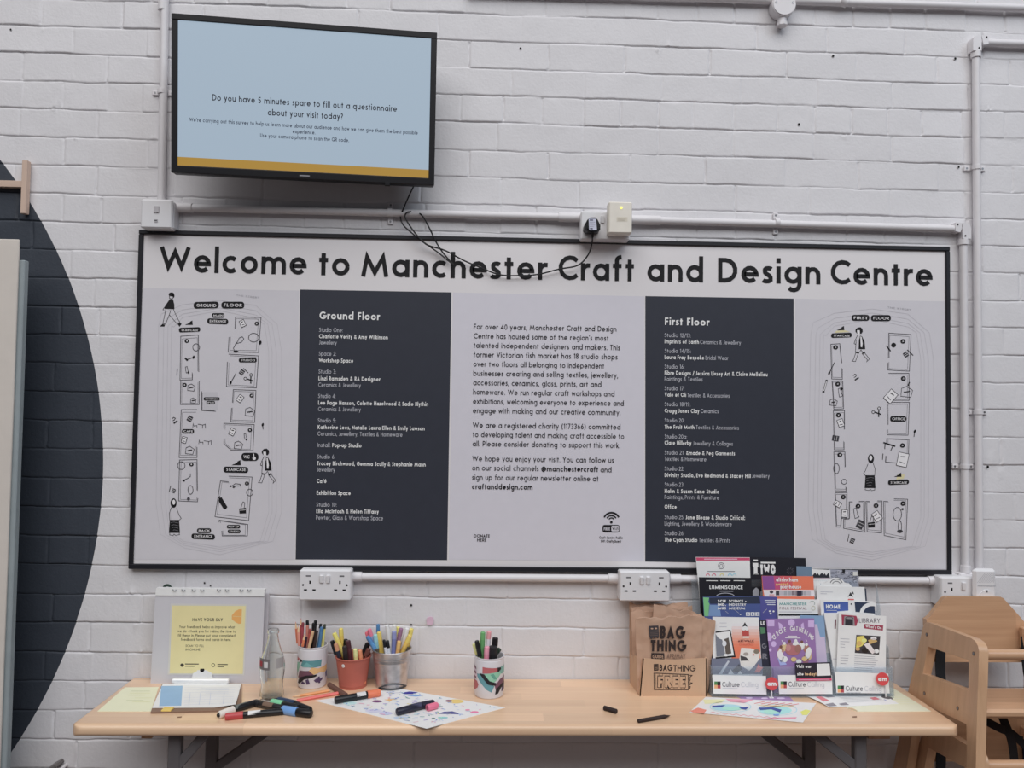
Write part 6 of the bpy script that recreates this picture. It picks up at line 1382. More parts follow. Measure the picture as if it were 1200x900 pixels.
# ---------------------------------------------------------------- box of paper bags
m_kraft = mat('kraft_paper', (172, 137, 113), 0.75, noise=0.06, nscale=18, bump=0.3, bscale=60); m_kraft2 = mat('kraft_box', (182, 147, 116), 0.7, noise=0.04, nscale=12)
ink_k = ink((44, 34, 34))
def bag_box():
    yf, yb = -0.113, -0.012
    x0 = T(749.6, 816, ZT)[0]; x1 = T(828.4, 816, ZT)[0]
    fl = W(752.6, 771.6, yf)[2]; flr = W(829, 771.6, yf)[2]
    t = thing('cardboard_box', 'open brown cardboard box of paper bags left of leaflet rack', 'box', ((x0+x1)/2, (yf+yb)/2, ZT))
    xb0 = W(738, 797, yb)[0]; th = 0.003
    fr = Fr((0, yf, ZT), (1, 0, 0), (0, 0, 1)); b = MB()
    b.prism(fr, [(x0, 0), (x1, 0), (x1+0.002, flr-ZT+0.001), ((x0+x1)/2, fl-ZT-0.004), (x0+0.008, fl-ZT)], th, m_kraft2); fp = b.build('front_panel', t)
    b = MB(); zt = W(737.6, 766.4, yb)[2]-ZT
    A = [(x0, yf, ZT), (xb0, yb, ZT), (xb0, yb, ZT+zt), (x0+0.008, yf, fl)]; dx = np.array([th, 0, 0])
    vs = [np.array(q) for q in A]+[np.array(q)+dx for q in A]; b.add(vs, [(0, 1, 2, 3), (7, 6, 5, 4), (0, 4, 5, 1), (1, 5, 6, 2), (2, 6, 7, 3), (3, 7, 4, 0)], m_kraft2)
    b.box((x1-th, yf, ZT), (x1, yb, flr), m_kraft2); b.box((xb0, yb-th, ZT), (x1, yb, ZT+zt), m_kraft2); b.box((x0+0.002, yf+th, ZT+0.0005), (x1-th, yb-th, ZT+0.003), m_kraft2); b.build('sides', t)
    f2 = Fr((0, yf, ZT), (1, 0, 0), (0, 0, 1)); d = Draw(MB(), f2, 1)
    d.poly([(766, 778.2), (771.6, 778), (771.8, 785.6), (766.2, 786.2)], ink_k, 0)
    for i in range(3): d.line([(767, 780.4+1.8*i), (771, 780.2+1.8*i)], 0.4, m_kraft2, 1)
    d.text('BAG', 772.8, 786, 787.6, 7.4, ink_k, 0.18); d.text('THING', 789.2, 786.6, 814.6, 7.4, ink_k, 0.14)
    P_ = [(766.4, 788.6), (806.4, 790.4), (806.8, 808.2), (766.6, 808)]
    d.line(P_, 0.8, ink_k, 1, closed=True)
    d.text('FREE', 770.2, 806, 803.6, 14.6, ink_k, 0.40, 1); d.text('FREE', 770.9, 805.3, 803.0, 13.0, m_kraft2, 0.24, 2)
    for i in range(4): d.line([(807, 791+4.4*i), (811-(i % 2)*2, 791.4+4.4*i), (808, 794+4.4*i)], 0.8, ink_k, 1)
    for i in range(9): d.line([(768+4.2*i, 789.6), (769+4.2*i, 807.6)], 0.35, ink_k, 0)
    d.mb.build('printing', fp, smooth=0)
    # the bags: flat folded paper bags standing in the box
    def bag(label, y, P_, seed, printed=False, th=0.006, lean=0.06):
        fr = Fr((0, y, ZT), (1, 0, 0), (0, lean, 1)); q = [np.array(v) for v in fr.pts(P_)]   # TL TR BR BL
        zfoot = 0.004; q[2] = np.array([q[2][0], zfoot]); q[3] = np.array([q[3][0], zfoot])
        n, m_ = 30, 30; R_ = np.random.default_rng(seed); rip = vnoise2(n+1, m_+1, 5.0, 3.4, seed, 0.0020)+vnoise2(n+1, m_+1, 2.2, 1.6, seed+50, 0.0013)
        edge = vnoise(n+1, 4.0, seed+9, 0.0045)+vnoise(n+1, 1.4, seed+19, 0.0014); mb = MB(); front = []; back = []
        for j in range(m_+1):
            for i in range(n+1):
                s_, t_ = i/n, j/m_; p2 = (q[3]*(1-s_)+q[2]*s_)*(1-t_)+(q[0]*(1-s_)+q[1]*s_)*t_
                v = p2[1]+(edge[i] if j == m_ else 0); e_ = min(s_, 1-s_)*8; off = th/2*min(1, e_)+rip[j, i]
                front.append(fr.at(p2[0], v, off)); back.append(fr.at(p2[0], v, off-th*min(1, e_+0.25)-0.0004))
        k = (n+1)*(m_+1); vs = front+back; fs = []
        for j in range(m_):
            for i in range(n):
                a = j*(n+1)+i; fs.append((a, a+1, a+n+2, a+n+1)); fs.append((a+k+n+1, a+k+n+2, a+k+1, a+k))
        rim = [i for i in range(n+1)]+[(j+1)*(n+1)-1 for j in range(1, m_+1)]+[m_*(n+1)+i for i in range(n-1, -1, -1)]+[j*(n+1) for j in range(m_-1, 0, -1)]
        fs += [(rim[(i+1) % len(rim)], rim[i], rim[i]+k, rim[(i+1) % len(rim)]+k) for i in range(len(rim))]
        mb.add(vs, fs, m_kraft); c = fr.at(*((q[0]+q[1]+q[2]+q[3])/4)); c = (c[0], y, ZT+0.003)
        t_ = thing('paper_bag', label, 'bag', c, 'folded brown paper bags in the box')
        mb.build('paper', t_, smooth=60)
        if printed:
            d = Draw(MB(), Fr(fr.at(0, 0, th/2+0.0034), fr.U, fr.V), 0)
            d.poly([(760.4, 733.6), (771.6, 733.0), (772.4, 747), (770.6, 748), (769, 747), (767.2, 748.4), (765.4, 747.2), (763.4, 748.8), (761.4, 748)], ink((56, 52, 58)), 0)
            d.ell(764, 736.6, 1.6, 0.9, m_kraft, 1, 0, 8); d.ell(768.6, 736.4, 1.6, 0.9, m_kraft, 1, 0, 8)
            for i in range(4): d.line([(762, 739.4+1.8*i), (771, 739+1.8*i)], 0.35, ink((120, 100, 90)), 1)
            d.text('BAG', 773.4, 748.2, 802.0, 15.0, ink_k, 0.24, 0); d.text('THING', 762.4, 763.2, 803.4, 13.6, ink_k, 0.24, 0)
            d.poly([(763.2, 765.2), (778.4, 765.4), (778.6, 772.4), (763.2, 772.4)], ink_k, 0); d.text('GUIDE', 764.6, 771.4, 777.4, 4.4, m_kraft, 0.18, 1)
            d.text('APR/MAY', 781.6, 771.6, 803, 5.6, ink((96, 76, 66)), 0.13, 0); d.mb.build('printing', t_, smooth=0)
    bag('rearmost paper bag of the box with ragged top under the socket', -0.022, [(737.6, 707.6), (806, 707.0), (812, 770), (738, 770)], 1)
    bag('second paper bag from the back in the box', -0.034, [(740.0, 711.0), (811, 709.6), (816, 770), (741, 770)], 2)
    bag('paper bag at middle of the box showing its upper left corner', -0.048, [(739.4, 716.4), (800, 712.6), (806, 770), (743, 770)], 3)
    bag('paper bag with folded flap slanting down to the right', -0.062, [(766, 709.6), (822.4, 718.6), (826, 770), (760, 770)], 4)
    bag('paper bag skewed outward at the right of the box', -0.094, [(808, 717.8), (838.6, 728.4), (830.5, 769.4), (792, 772)], 5, lean=-0.05)
    bag('front paper bag of the box printed with large letters', -0.103, [(744.4, 724.6), (823.0, 720.6), (822.4, 772), (748, 772)], 6, True, lean=-0.03)
    pl = MB(); f3 = Fr((0, -0.0535, ZT), (1, 0, 0), (0, 0.06, 1)); 
bag_box()
# ---------------------------------------------------------------- clear leaflet rack and its leaflets
SL = 0.10
TY = [-0.112, -0.090, -0.068, -0.048]        # depth of the four tiers at table height
TZ = [0.728, 0.775, 0.825, 0.875]            # floor of each tier
def tier_frame(k, dy=0.0): return Fr((0, TY[k]+dy, ZT), (1, 0, 0), (0, SL, 1))
m_acr = clear('clear_acrylic', (0.93, 0.96, 0.98), 0.05, 0.12); m_acr2 = clear('clear_acrylic_front', (0.92, 0.95, 0.98), 0.10, 0.2)
def rack():
    t = thing('leaflet_rack', 'clear acrylic leaflet rack with four rising tiers of pockets', 'rack', (1.82, -0.06, ZT))
    x0 = T(833, 813, ZT)[0]-0.004; x1 = T(1041, 812, ZT)[0]-0.004; xs = [x0, W(905, 800, -0.11)[0], W(976.6, 800, -0.11)[0], x1]
    b = MB(); b.box((x0, -0.124, ZT), (x1, -0.03, ZT+0.004), m_acr2, 0.001); b.build('base', t)
    fb = Fr((0, -0.030, ZT), (1, 0, 0), (0, 0.04, 1)); b = MB(); b.prism(fb, [(x0-0.012, 0.0), (x1-0.01, 0.0), (x1-0.05, 0.285), (x0-0.03, 0.285)], 0.003, m_acr); b.build('back_panel', t)
    for i, x in enumerate(xs):
        b = MB(); f = Fr((x-0.0012, 0, ZT), (0, -1, 0), (0, 0, 1))
        prof = [(0.028, 0.004), (0.122, 0.004), (0.114, 0.075), (0.098, 0.078), (0.094, 0.125), (0.076, 0.128), (0.072, 0.170), (0.056, 0.172), (0.050, 0.215), (0.030, 0.280)]
        b.prism(f, prof, 0.0024, m_acr); b.build('divider' if 0 < i < 3 else 'side_panel', t)
    for k in range(4):
        f = tier_frame(k, -0.0105 if k == 0 else -0.0075); b = MB(); h0 = TZ[k]-ZT
        for i in range(3):
            w0, w1 = xs[i]+0.002, xs[i+1]-0.002; hh = h0+(0.070 if k == 0 else 0.052)
            b.prism(f, [(w0, h0), (w1, h0), (w1, hh), (w0, hh)], 0.0022, m_acr2)
        b.box((x0+0.002, TY[k]-0.006+SL*h0, TZ[k]-0.003), (x1-0.002, TY[k]+0.013+SL*h0, TZ[k]-0.0004), m_acr); b.build('pocket_front', t)
    # printed cards slotted along the foot of the bottom pockets
    fc = tier_frame(0, -0.0136); W2 = ink((222, 223, 228)); gk = ink((84, 84, 92)); gl = ink((168, 170, 178))
    for P_, lx, ty, rows in (([(834.6, 791), (897.6, 792.2), (898.4, 814), (836.2, 813)], (837, 798.6), 0, 0), ([(911.6, 791), (975, 791.4), (975.6, 813.4), (913, 813.4)], (914.6, 798.4), 0, 0), ([(978, 787), (1041, 789.4), (1042.6, 812.6), (980.4, 812)], (981.6, 803.4), 5, 0)):
        mb = MB(); mb.prism(fc, fc.pts(P_), 0.0008, W2); d = Draw(mb, fc, 0.6); x, y = lx
        d.rect(x, y, x+3.6, y+4, ink((60, 120, 66)), 0); d.rect(x+3.6, y, x+7.4, y+4.4, ink((34, 34, 38)), 0); d.rect(x, y+4, x+3.8, y+8.2, ink((224, 150, 96)), 0); d.rect(x+3.8, y+4.4, x+7.4, y+8.2, ink((164, 56, 60)), 0)
        d.text('Culture', x+9.4, y+6.2, x+29.6, 5.8, gk, 0.13, 1); d.text('Calling', x+31.4, y+6.4, x+51.4, 5.8, gl, 0.09, 1); d.line([(x+9.6, y+8), (x+27.4, y+8.2)], 0.5, gl, 1)
        mb.build('title_card', t, smooth=0)
rack()
def leaflet(label, k, dy, P_, rgb, draw=None, foot=True, th=0.0015, name='leaflet', group=None, cat='leaflet'):
    fr = tier_frame(k, dy); q = fr.pts(P_)
    if foot:    # the lower edge stands on the tier's floor; P_ lists upper corners first, then its lower right and left
        h = TZ[k]-ZT+0.0005
        q[-1] = (q[-1][0], h); q[-2] = (q[-2][0], h)
    mb = MB(); mb.prism(fr, q, th, mat('leaf_%d_%d_%d' % rgb, rgb, 0.35, noise=0.02))
    if draw: draw(Draw(mb, fr, 0.6))
    c = fr.at(*np.mean(q, axis=0)); return tag(mb.build(name, None, (c[0], c[1], TZ[k]), smooth=0), label, cat, group or ('leaflets in tier %s of the rack' % ('one', 'two', 'three', 'four')[k]))
wt = ink((226, 226, 232)); bk = ink((24, 24, 30)); lg = ink((168, 168, 178)); mg = ink((186, 52, 96))
# --- top tier
def d_pink(d):
    d.poly([(815.6, 653.2), (878.4, 653.6), (878.6, 656.8), (816.2, 657.0)], mg, 0); d.line([(825, 655.2), (864, 655.2)], 0.9, ink((226, 170, 190)), 1)
    d.ring(845.2, 663, 3.6, 3.6, 0.6, ink((90, 88, 98)), 1, 12); d.ring(845.2, 663, 1.8, 1.8, 0.5, ink((90, 88, 98)), 1, 10)
    d.line([(829, 669.6), (861, 669.6)], 0.8, ink((110, 108, 116)), 1)
    for x, c in ((829.4, (206, 110, 130)), (836.6, (206, 110, 130)), (846, (226, 190, 110)), (855.4, (130, 186, 206)), (860.6, (150, 196, 214))): d.ring(x, 674.6, 2, 2.4, 1.0, ink(c), 1, 10, 180, 360)
leaflet('white leaflet with magenta banner at top left of rack', 3, 0.0, [(815.4, 652.8), (878.6, 653.2), (880, 700), (822, 700)], (208, 208, 218), d_pink)
def d_two(d):
    d.text('T', 882.4, 673, 888.8, 13.6, wt, 0.36, 1); d.line([(883, 656.8), (888, 656.8)], 2.0, wt, 1); d.line([(883, 672.8), (888.6, 672.8)], 0.8, wt, 1)
    d.text('TWO', 891.2, 673.2, 908.8, 12.0, wt, 0.36, 1); d.line([(891.4, 659.4), (908.6, 659.6)], 1.9, wt, 1)
    for i in range(9):
        a = 2*math.pi*i/9; d.line([(926+2*math.cos(a), 669+2*math.sin(a)), (926+4.4*math.cos(a), 669+4.4*math.sin(a))], 0.4, ink((96, 94, 104)), 1)
    d.poly([(882, 698), (882, 692), (886, 688.2), (889.4, 691), (890, 698)], ink((160, 162, 172)), 1); d.poly([(890.8, 698), (891, 693.6), (893, 692.4), (894.8, 698)], ink((150, 152, 162)), 1)
leaflet('black leaflet with TWO in white capitals in top tier', 3, 0.002, [(877.6, 652.6), (944, 654), (946, 704), (880, 702)], (34, 34, 42), d_two)
leaflet('slate blue leaflet corner at right of the black one in top tier', 3, -0.001, [(933.4, 663.6), (951, 664.2), (952, 700), (933.4, 700)], (98, 122, 146))
def d_sky(d):
    d.poly([(952, 677)]+[(952+1.6*i, 674.4-(i*7 % 5)*0.9) for i in range(13)]+[(972.6, 677)], ink((34, 36, 44)), 1); d.line([(952, 677.8), (973, 677.8)], 1.2, ink((176, 160, 172)), 2)
leaflet('pale leaflet with dark skyline in top tier at right', 3, 0.001, [(951, 666.8), (973, 668), (975, 704), (952, 702)], (206, 212, 222), d_sky)
def d_grey(d):
    R_ = random.Random(4)
    for i in range(26): 
        x, y = R_.uniform(974, 1004), R_.uniform(669, 684); d.ring(x, y, R_.uniform(1, 3), R_.uniform(0.8, 2), 0.5, ink(R_.choice([(96, 98, 110), (180, 180, 190), (60, 62, 72)])), 1, 7)
    d.rect(987, 667.6, 990, 671, bk, 2); d.rect(999.4, 670, 1004.6, 674.6, ink((190, 190, 186)), 2)
leaflet('grey patterned leaflet at top right corner of rack', 3, 0.003, [(972, 667), (1005.6, 668.6), (1007, 704), (973, 702)], (140, 142, 156), d_grey)
# --- third tier
def d_lum(d):
    for x0, x1 in ((827.4, 841), (844, 856), (859.6, 873)): d.line([(x0, 680.4), (x1, 680.6)], 0.9, wt, 1)
    d.text('LUMINISCENCE', 831.4, 690.2, 870.4, 4.4, wt, 0.20, 1); d.line([(843.4, 692.6), (859, 692.7)], 1.0, lg, 1)
    d.ring(850, 699.6, 11, 4.6, 0.7, lg, 1, 12, 200, 340)
leaflet('black leaflet with white spaced capitals in third tier at left', 2, 0.0, [(819, 676.4), (880.6, 677.2), (880, 722), (822, 722)], (32, 32, 38), d_lum)
def d_play(d):
    d.poly([(893, 675), (906.4, 675), (908.4, 690.8), (894.4, 690.8)], ink((128, 66, 138)), 0); d.poly([(906.4, 675), (914, 675), (914.6, 690.8), (908.4, 690.8)], ink((176, 62, 110)), 0); d.poly([(914, 675), (928, 675.2), (929, 690.8), (914.6, 690.8)], ink((196, 76, 84)), 0)
    d.text('altrincham', 909.4, 681.4, 935, 4.6, wt, 0.24, 1); d.text('garrick', 909, 685.6, 924, 2.6, ink((236, 176, 96)), 0.2, 1); d.text('playhouse', 914.4, 689.6, 939, 4.6, wt, 0.24, 1)
    d.poly([(894.4, 691.2), (954, 691.2), (955, 699), (896, 699)], ink((206, 200, 212)), 0); d.ell(904, 693.6, 2.2, 1.8, ink((70, 60, 70)), 1); d.line([(901.4, 697), (907.4, 697)], 0.9, ink((206, 110, 110)), 1)
    R_ = random.Random(9)
    for i in range(9): x = 909+4.6*i; d.poly([(x, 692), (x+4.2, 692), (x+4.2, 697.6), (x, 697.6)], ink(R_.choice([(90, 96, 110), (120, 110, 118), (150, 152, 160), (60, 58, 66), (172, 168, 176)])), 1)
    d.poly([(934, 692.4), (939, 692.4), (939, 698), (934, 698)], ink((46, 40, 60)), 2)
leaflet('orange and purple playhouse leaflet in middle of third tier', 2, -0.003, [(892.6, 674.8), (953, 675.4), (956, 724), (897, 722)], (216, 104, 70), d_play)
def d_aw3(d):
    d.poly([(996.6, 696.4), (999.4, 693.2), (1000.8, 696.6), (998.6, 695.4)], bk, 1); d.poly([(993.4, 700), (996.6, 693.8), (999.6, 700), (997.4, 698), (995.6, 698)], bk, 1); d.line([(993.6, 702.4), (1000.6, 702.6)], 1.4, ink((196, 76, 70)), 1)
    d.line([(961.4, 693.4), (976, 693.8)], 0.6, lg, 1); d.line([(961.4, 695.6), (969, 695.8)], 0.6, lg, 1)
leaflet('white leaflet with small black pencil point in third tier at right', 2, -0.001, [(957, 686.8), (1013, 688), (1016.6, 726), (959, 724)], (216, 214, 218), d_aw3)
def d_cloud(d): d.ring(980, 684, 7, 5.4, 0.7, ink((60, 62, 74)), 1, 14, 190, 350); d.ring(980, 684.6, 4.4, 3.4, 0.6, ink((60, 62, 74)), 1, 14, 190, 350)
leaflet('white cloud shaped leaflet top rising behind third tier at right', 2, 0.004, [(961, 686), (963.6, 683.6), (968, 683), (971, 679.4), (976, 677.2), (982, 677), (987, 679.4), (990, 682.8), (995, 683.6), (998, 687), (998, 724), (961, 724)], (206, 210, 220), d_cloud)
leaflet('navy leaflet edge peeking right of the white one in third tier', 2, 0.002, [(1012, 688.6), (1015, 690), (1018, 726), (1010, 726)], (44, 52, 70))
# --- second tier
def d_sci(d):
    d.poly([(824, 700), (831, 700.4), (830, 705), (832, 709), (830, 722), (825.4, 722)], ink((104, 176, 112)), 0); d.poly([(831, 708.8), (843, 709), (845, 722), (830, 722)], ink((104, 134, 176)), 0); d.poly([(831, 700.4), (890, 699), (891, 707.4), (832, 707.6)], ink((38, 46, 66)), 0)
    for i, (a_, b_) in enumerate((('SCIE', 'SCIENCE +'), ('IND.', 'INDUSTRY'), ('MUS', 'MUSEUM'))):
        d.text(a_, 841, 705.8+4.2*i, 850.6, 3.0, wt, 0.26, 2); d.text(b_, 854, 705.8+4.2*i, (874.6, 874, 873)[i], 3.0, wt, 0.2, 2)
    for i, ch in enumerate(('B', 'B', 'C')): d.rect(874+5.6*i, 717.4, 878.8+5.6*i, 721.8, wt, 1); d.text(ch, 875.4+5.6*i, 721, 877.4+5.6*i, 2.8, ink((70, 84, 150)), 0.22, 2)
    d.line([(850, 716), (853.6, 719)], 0.4, lg, 1); d.line([(860, 714), (866, 718.6)], 0.4, lg, 1); d.ell(867.6, 720, 0.9, 0.7, wt, 1)
leaflet('blue museum leaflet with green corner in second tier at left', 1, 0.0, [(823.6, 699.6), (890.4, 698.6), (893, 740), (828, 740)], (66, 82, 136), d_sci)
def d_dots(d):
    for i in range(3): d.line([(896+1.4*i, 703.6+2.4*i), (908.6, 703.8+2.4*i)], 1.0, ink((190, 194, 214)), 1)
    for x, y in ((902, 716.2), (906.4, 716.4), (903, 719)): d.ell(x, y, 1.2, 1.0, wt, 1)
    d.line([(894, 718), (898.6, 713.6)], 0.5, lg, 1)
leaflet('indigo leaflet with white dots beside museum leaflet in second tier', 1, 0.003, [(889.6, 698.8), (911, 699.6), (912, 742), (891, 742)], (76, 76, 142), d_dots)
def d_folk(d):
    d.text('MANCHESTER', 913.2, 709.0, 945, 3.2, ink((64, 142, 142)), 0.15, 1); d.text('FOLK FESTIVAL', 913.6, 714.2, 945.4, 3.2, ink((150, 128, 134)), 0.15, 1); d.line([(912.8, 716.8), (952, 717)], 0.5, lg, 1); d.ring(951.6, 707, 3, 2.6, 0.8, ink((150, 160, 158)), 1, 10, 200, 400); d.ring(953, 712.6, 2.2, 2.4, 0.8, ink((176, 176, 160)), 1, 10)
    d.poly([(912.4, 719.6), (959, 719.6), (959.2, 721.4), (912.4, 721.4)], bk, 2)
leaflet('white folk festival leaflet in middle of second tier', 1, -0.003, [(910.8, 701.8), (958, 702.6), (960, 742), (913, 742)], (216, 222, 224), d_folk)
def d_home(d):
    d.poly([(965.2, 705.2), (994, 705.4), (994.2, 715.4), (981, 716.6), (981, 718), (966, 718.2)], ink((58, 84, 156)), 0); d.text('HOME', 968, 713.2, 984.6, 4.9, wt, 0.24, 1); d.line([(968.4, 715.2), (980.6, 715.4)], 0.7, lg, 1)
    d.poly([(1001.4, 705.4), (1024.6, 706.2), (1025.4, 719), (1002.4, 717)], ink((40, 52, 76)), 0); d.ring(1022, 719, 12.5, 11, 4.4, wt, 1, 14, 180, 290); d.ell(997.6, 707.8, 0.9, 0.9, bk, 1)
leaflet('white leaflet with blue HOME block in second tier at right', 1, -0.004, [(961, 702.6), (1023.4, 704.6), (1027.6, 742), (965, 742)], (218, 220, 222), d_home)
# --- front tier
def d_art(d):
    N = 14   # printed fade from white to orange
    for i in range(N):
        t0, t1 = i/N, (i+1)/N; f = min(1, max(0, (t0-0.08)/0.6)); c = tuple(int(a+(b-a)*f) for a, b in zip((214, 214, 224), (220, 104, 66)))
        y0, y1 = 723.6+48*t0, 723.6+48*t1; d.poly([(858, y0), (889+0.05*(y0-723), y0), (889+0.05*(y1-723), y1), (857, y1)], ink(c), 0)
    d.poly([(857, 771.4), (834, 771.4), (833, 790), (894, 790), (892.4, 771.4)], ink((104, 108, 128)), 0)
    d.poly([(869.8, 734.6), (872.8, 729.2), (876, 734.6), (873, 733.6)], bk, 1); d.poly([(869, 738.6), (870, 734.6), (872.8, 733.4), (875.8, 734.6), (877.4, 738.6)], wt, 1)
    d.poly([(869.4, 738.2), (871.4, 739.8), (873.2, 738.2), (875.4, 739.8), (877.4, 738.2), (877.8, 745.4), (870, 745.4)], ink((176, 62, 56)), 2); d.poly([(870, 745.4), (877.8, 745.4), (877.6, 747.8), (870.4, 747.8)], ink((232, 190, 176)), 2)
    d.text('ARTWALK', 864.8, 752.4, 883.4, 2.8, ink((110, 50, 40)), 0.22, 1); d.text('COMMERCE', 866, 756.4, 883, 2.4, ink((196, 84, 60)), 0.14, 1)
    # framed picture and a pair of photographs
    d.poly([(838.6, 740), (856, 738), (862, 770), (838.6, 772)], bk, 1); d.poly([(838.6, 741.6), (855, 739.6), (860, 768), (838.6, 770)], wt, 2)
    d.poly([(838.4, 743), (842, 748), (846, 749.4), (848, 756), (850, 768.4), (839.4, 769.4)], ink((108, 112, 124)), 3); d.poly([(848.4, 749), (853.6, 747), (857, 765.4), (850.4, 767)], ink((86, 76, 70)), 3); d.ell(848.6, 754, 2.6, 3.4, ink((196, 198, 204)), 4); d.ell(850.4, 767.6, 2.6, 1.6, wt, 4)
    d.poly([(868.4, 759), (880, 759.6), (890.6, 764), (890, 772), (884, 780), (878, 786), (868, 780), (866.4, 772)], ink((206, 200, 194)), 1); d.poly([(867.4, 768), (874, 770), (878, 774), (868, 774.4)], ink((64, 60, 62)), 2); d.ell(874, 766.4, 3, 2, ink((150, 140, 132)), 2); d.ell(886.4, 763.4, 3.4, 2.6, ink((120, 108, 92)), 2); d.ell(883, 767, 1.2, 1.2, ink((206, 140, 130)), 3)
    d.poly([(842, 790), (853, 774), (855, 775), (846, 790)], ink((176, 180, 190)), 1); d.poly([(853, 790), (856, 784), (860, 790)], ink((196, 196, 200)), 1); d.poly([(864, 790), (867, 786), (870, 790)], ink((196, 196, 200)), 1); d.poly([(858, 786), (866, 778), (870, 784), (864, 788)], ink((74, 74, 84)), 1)
    d.poly([(884, 788), (889, 778), (890.4, 781), (894, 782), (890, 788)], ink((196, 110, 110)), 1); d.line([(843, 730), (851.6, 730)], 0.5, lg, 1); d.line([(843, 734.4), (851.6, 734.4)], 0.5, lg, 1)
leaflet('orange art walk leaflet with pencil emblem at front left', 0, 0.0, [(835, 722.8), (889, 723.6), (894.6, 808), (836, 808)], (212, 212, 222), d_art)
def d_le(d):
    d.text('LE', 891.4, 732, 896.4, 4, wt, 0.2, 1); d.poly([(890.6, 735), (896.4, 735.4), (897, 742), (891.4, 743)], ink((70, 120, 84)), 1); d.text('G', 892.6, 760, 898, 6, ink((110, 108, 118)), 0.2, 1); d.text('R', 893.4, 772, 899, 6.4, ink((110, 108, 118)), 0.2, 1)
leaflet('dark leaflet showing between orange and purple leaflets at front', 0, 0.005, [(888, 726), (905, 727), (908, 800), (890, 800)], (48, 48, 62), d_le)
def d_circ(d):
    pv, pw, bw = ink((186, 158, 206)), ink((214, 200, 226)), ink((126, 72, 60)); 
    d.rect(899.4, 726.6, 907.4, 734, pv, 0); d.rect(947, 727, 954, 735, pv, 0); d.ell(927.4, 729.6, 4, 4.2, pv, 0)
    d.poly([(912, 729), (916, 731.4), (917.6, 736), (913, 737)], pv, 0); d.poly([(941.4, 729.4), (942.6, 736.8), (939, 736), (938.4, 732)], pv, 0); d.poly([(899.4, 741), (903, 742), (905, 747), (903, 751), (900, 751)], pv, 0); d.ell(906.6, 754.6, 3, 3.4, pv, 0); d.ell(902.6, 761.6, 1.6, 2, pv, 0)
    # lettering bent along an arch
    g_ = glyphs(0.2); s_ = 'CIRCLE GATHERING'; n = len(s_)
    for i, ch in enumerate(s_):
        f = i/(n-1); a = math.radians(212+116*f); cx, cy = 929+25*math.cos(a), 761+22*math.sin(a); x0 = cx; rot = math.radians(-29+58*f)
        u0, v0 = d.fr.px(cx, cy); sc = d.fr.sc*5.4
        for k, st in enumerate(g_.get(ch, g_['-'])[1]):
            Q = ribbon_uv(st, 0.2); vs = []
            for a_, b_ in Q:
                for q in (b_, a_):
                    x, y = (q[0]-0.35)*sc*0.78, q[1]*sc; vs.append(d.fr.at(u0+x*math.cos(-rot)-y*math.sin(-rot), v0+x*math.sin(-rot)+y*math.cos(-rot), d._off(1)))
            d.mb.add(vs, [(2*j, 2*j+2, 2*j+3, 2*j+1) for j in range(len(Q)-1)], pw)
    d.line([(923, 745.4), (934, 745.6)], 0.9, pw, 1); d.line([(920, 747.4), (938, 747.7)], 0.9, pw, 1)
    # ring of seated figures
    for i in range(11):
        a = math.radians(150+250*i/10); x, y = 931+17*math.cos(a), 764+11*math.sin(a); c = [(220, 214, 224), (158, 104, 92), (176, 120, 110), (196, 168, 120), (148, 96, 116), (214, 206, 216)][i % 6]
        d.ell(x, y+2.4, 3.6, 4.6, ink(c), 1); d.ell(x, y-2.4, 1.7, 1.8, ink([(110, 70, 62), (214, 206, 212)][i % 2]), 2)
    d.ell(929, 762, 9, 6, ink((164, 96, 100)), 2); d.ell(935, 760, 4, 4.6, ink((146, 96, 88)), 3); d.ell(923.6, 759, 3, 4, ink((178, 120, 120)), 3)
    d.ell(914.4, 768, 3.6, 6, ink((206, 200, 222)), 3, -20); d.ell(947, 765, 3.4, 7, ink((222, 216, 224)), 3, 12); d.ell(930, 772.6, 3.4, 2.6, ink((206, 176, 110)), 3); d.ell(942.6, 772, 3.4, 2.8, ink((206, 176, 110)), 3); d.ell(919.6, 772.4, 3.2, 3.6, ink((218, 212, 224)), 3); d.ell(936, 775, 3.2, 2.6, ink((222, 216, 226)), 3)
    d.poly([(911, 771), (918, 772), (922, 779), (914, 779.6)], ink((150, 160, 212)), 1); d.line([(916, 750), (917, 752.6)], 0.7, pw, 1); d.line([(944, 749), (945.6, 751.6)], 0.7, pw, 1)
leaflet('purple circle gathering leaflet at front centre', 0, 0.0, [(897.8, 725.2), (954, 724.6), (959, 806), (906, 806)], (140, 104, 160), d_circ)
leaflet('lilac leaflet edge right of the purple one at front', 0, 0.0045, [(946, 731.6), (957.6, 731.6), (961, 746.4), (966.6, 746.6), (972, 806), (950, 806)], (182, 168, 196))
leaflet('pale blue leaflet top behind lilac edge at front', 0, 0.008, [(938, 721), (966, 721.6), (970, 800), (940, 800)], (118, 150, 184))
leaflet('white booklet behind library newsletter at front right', 0, 0.004, [(965.6, 718.6), (1000, 718), (1004, 806), (981, 806)], (208, 208, 216), lambda d: (d.line([(979, 725.6), (978.6, 736.6)], 1.8, ink((96, 40, 56)), 1), d.line([(976, 772), (983, 772.4)], 0.6, lg, 1)), th=0.006)
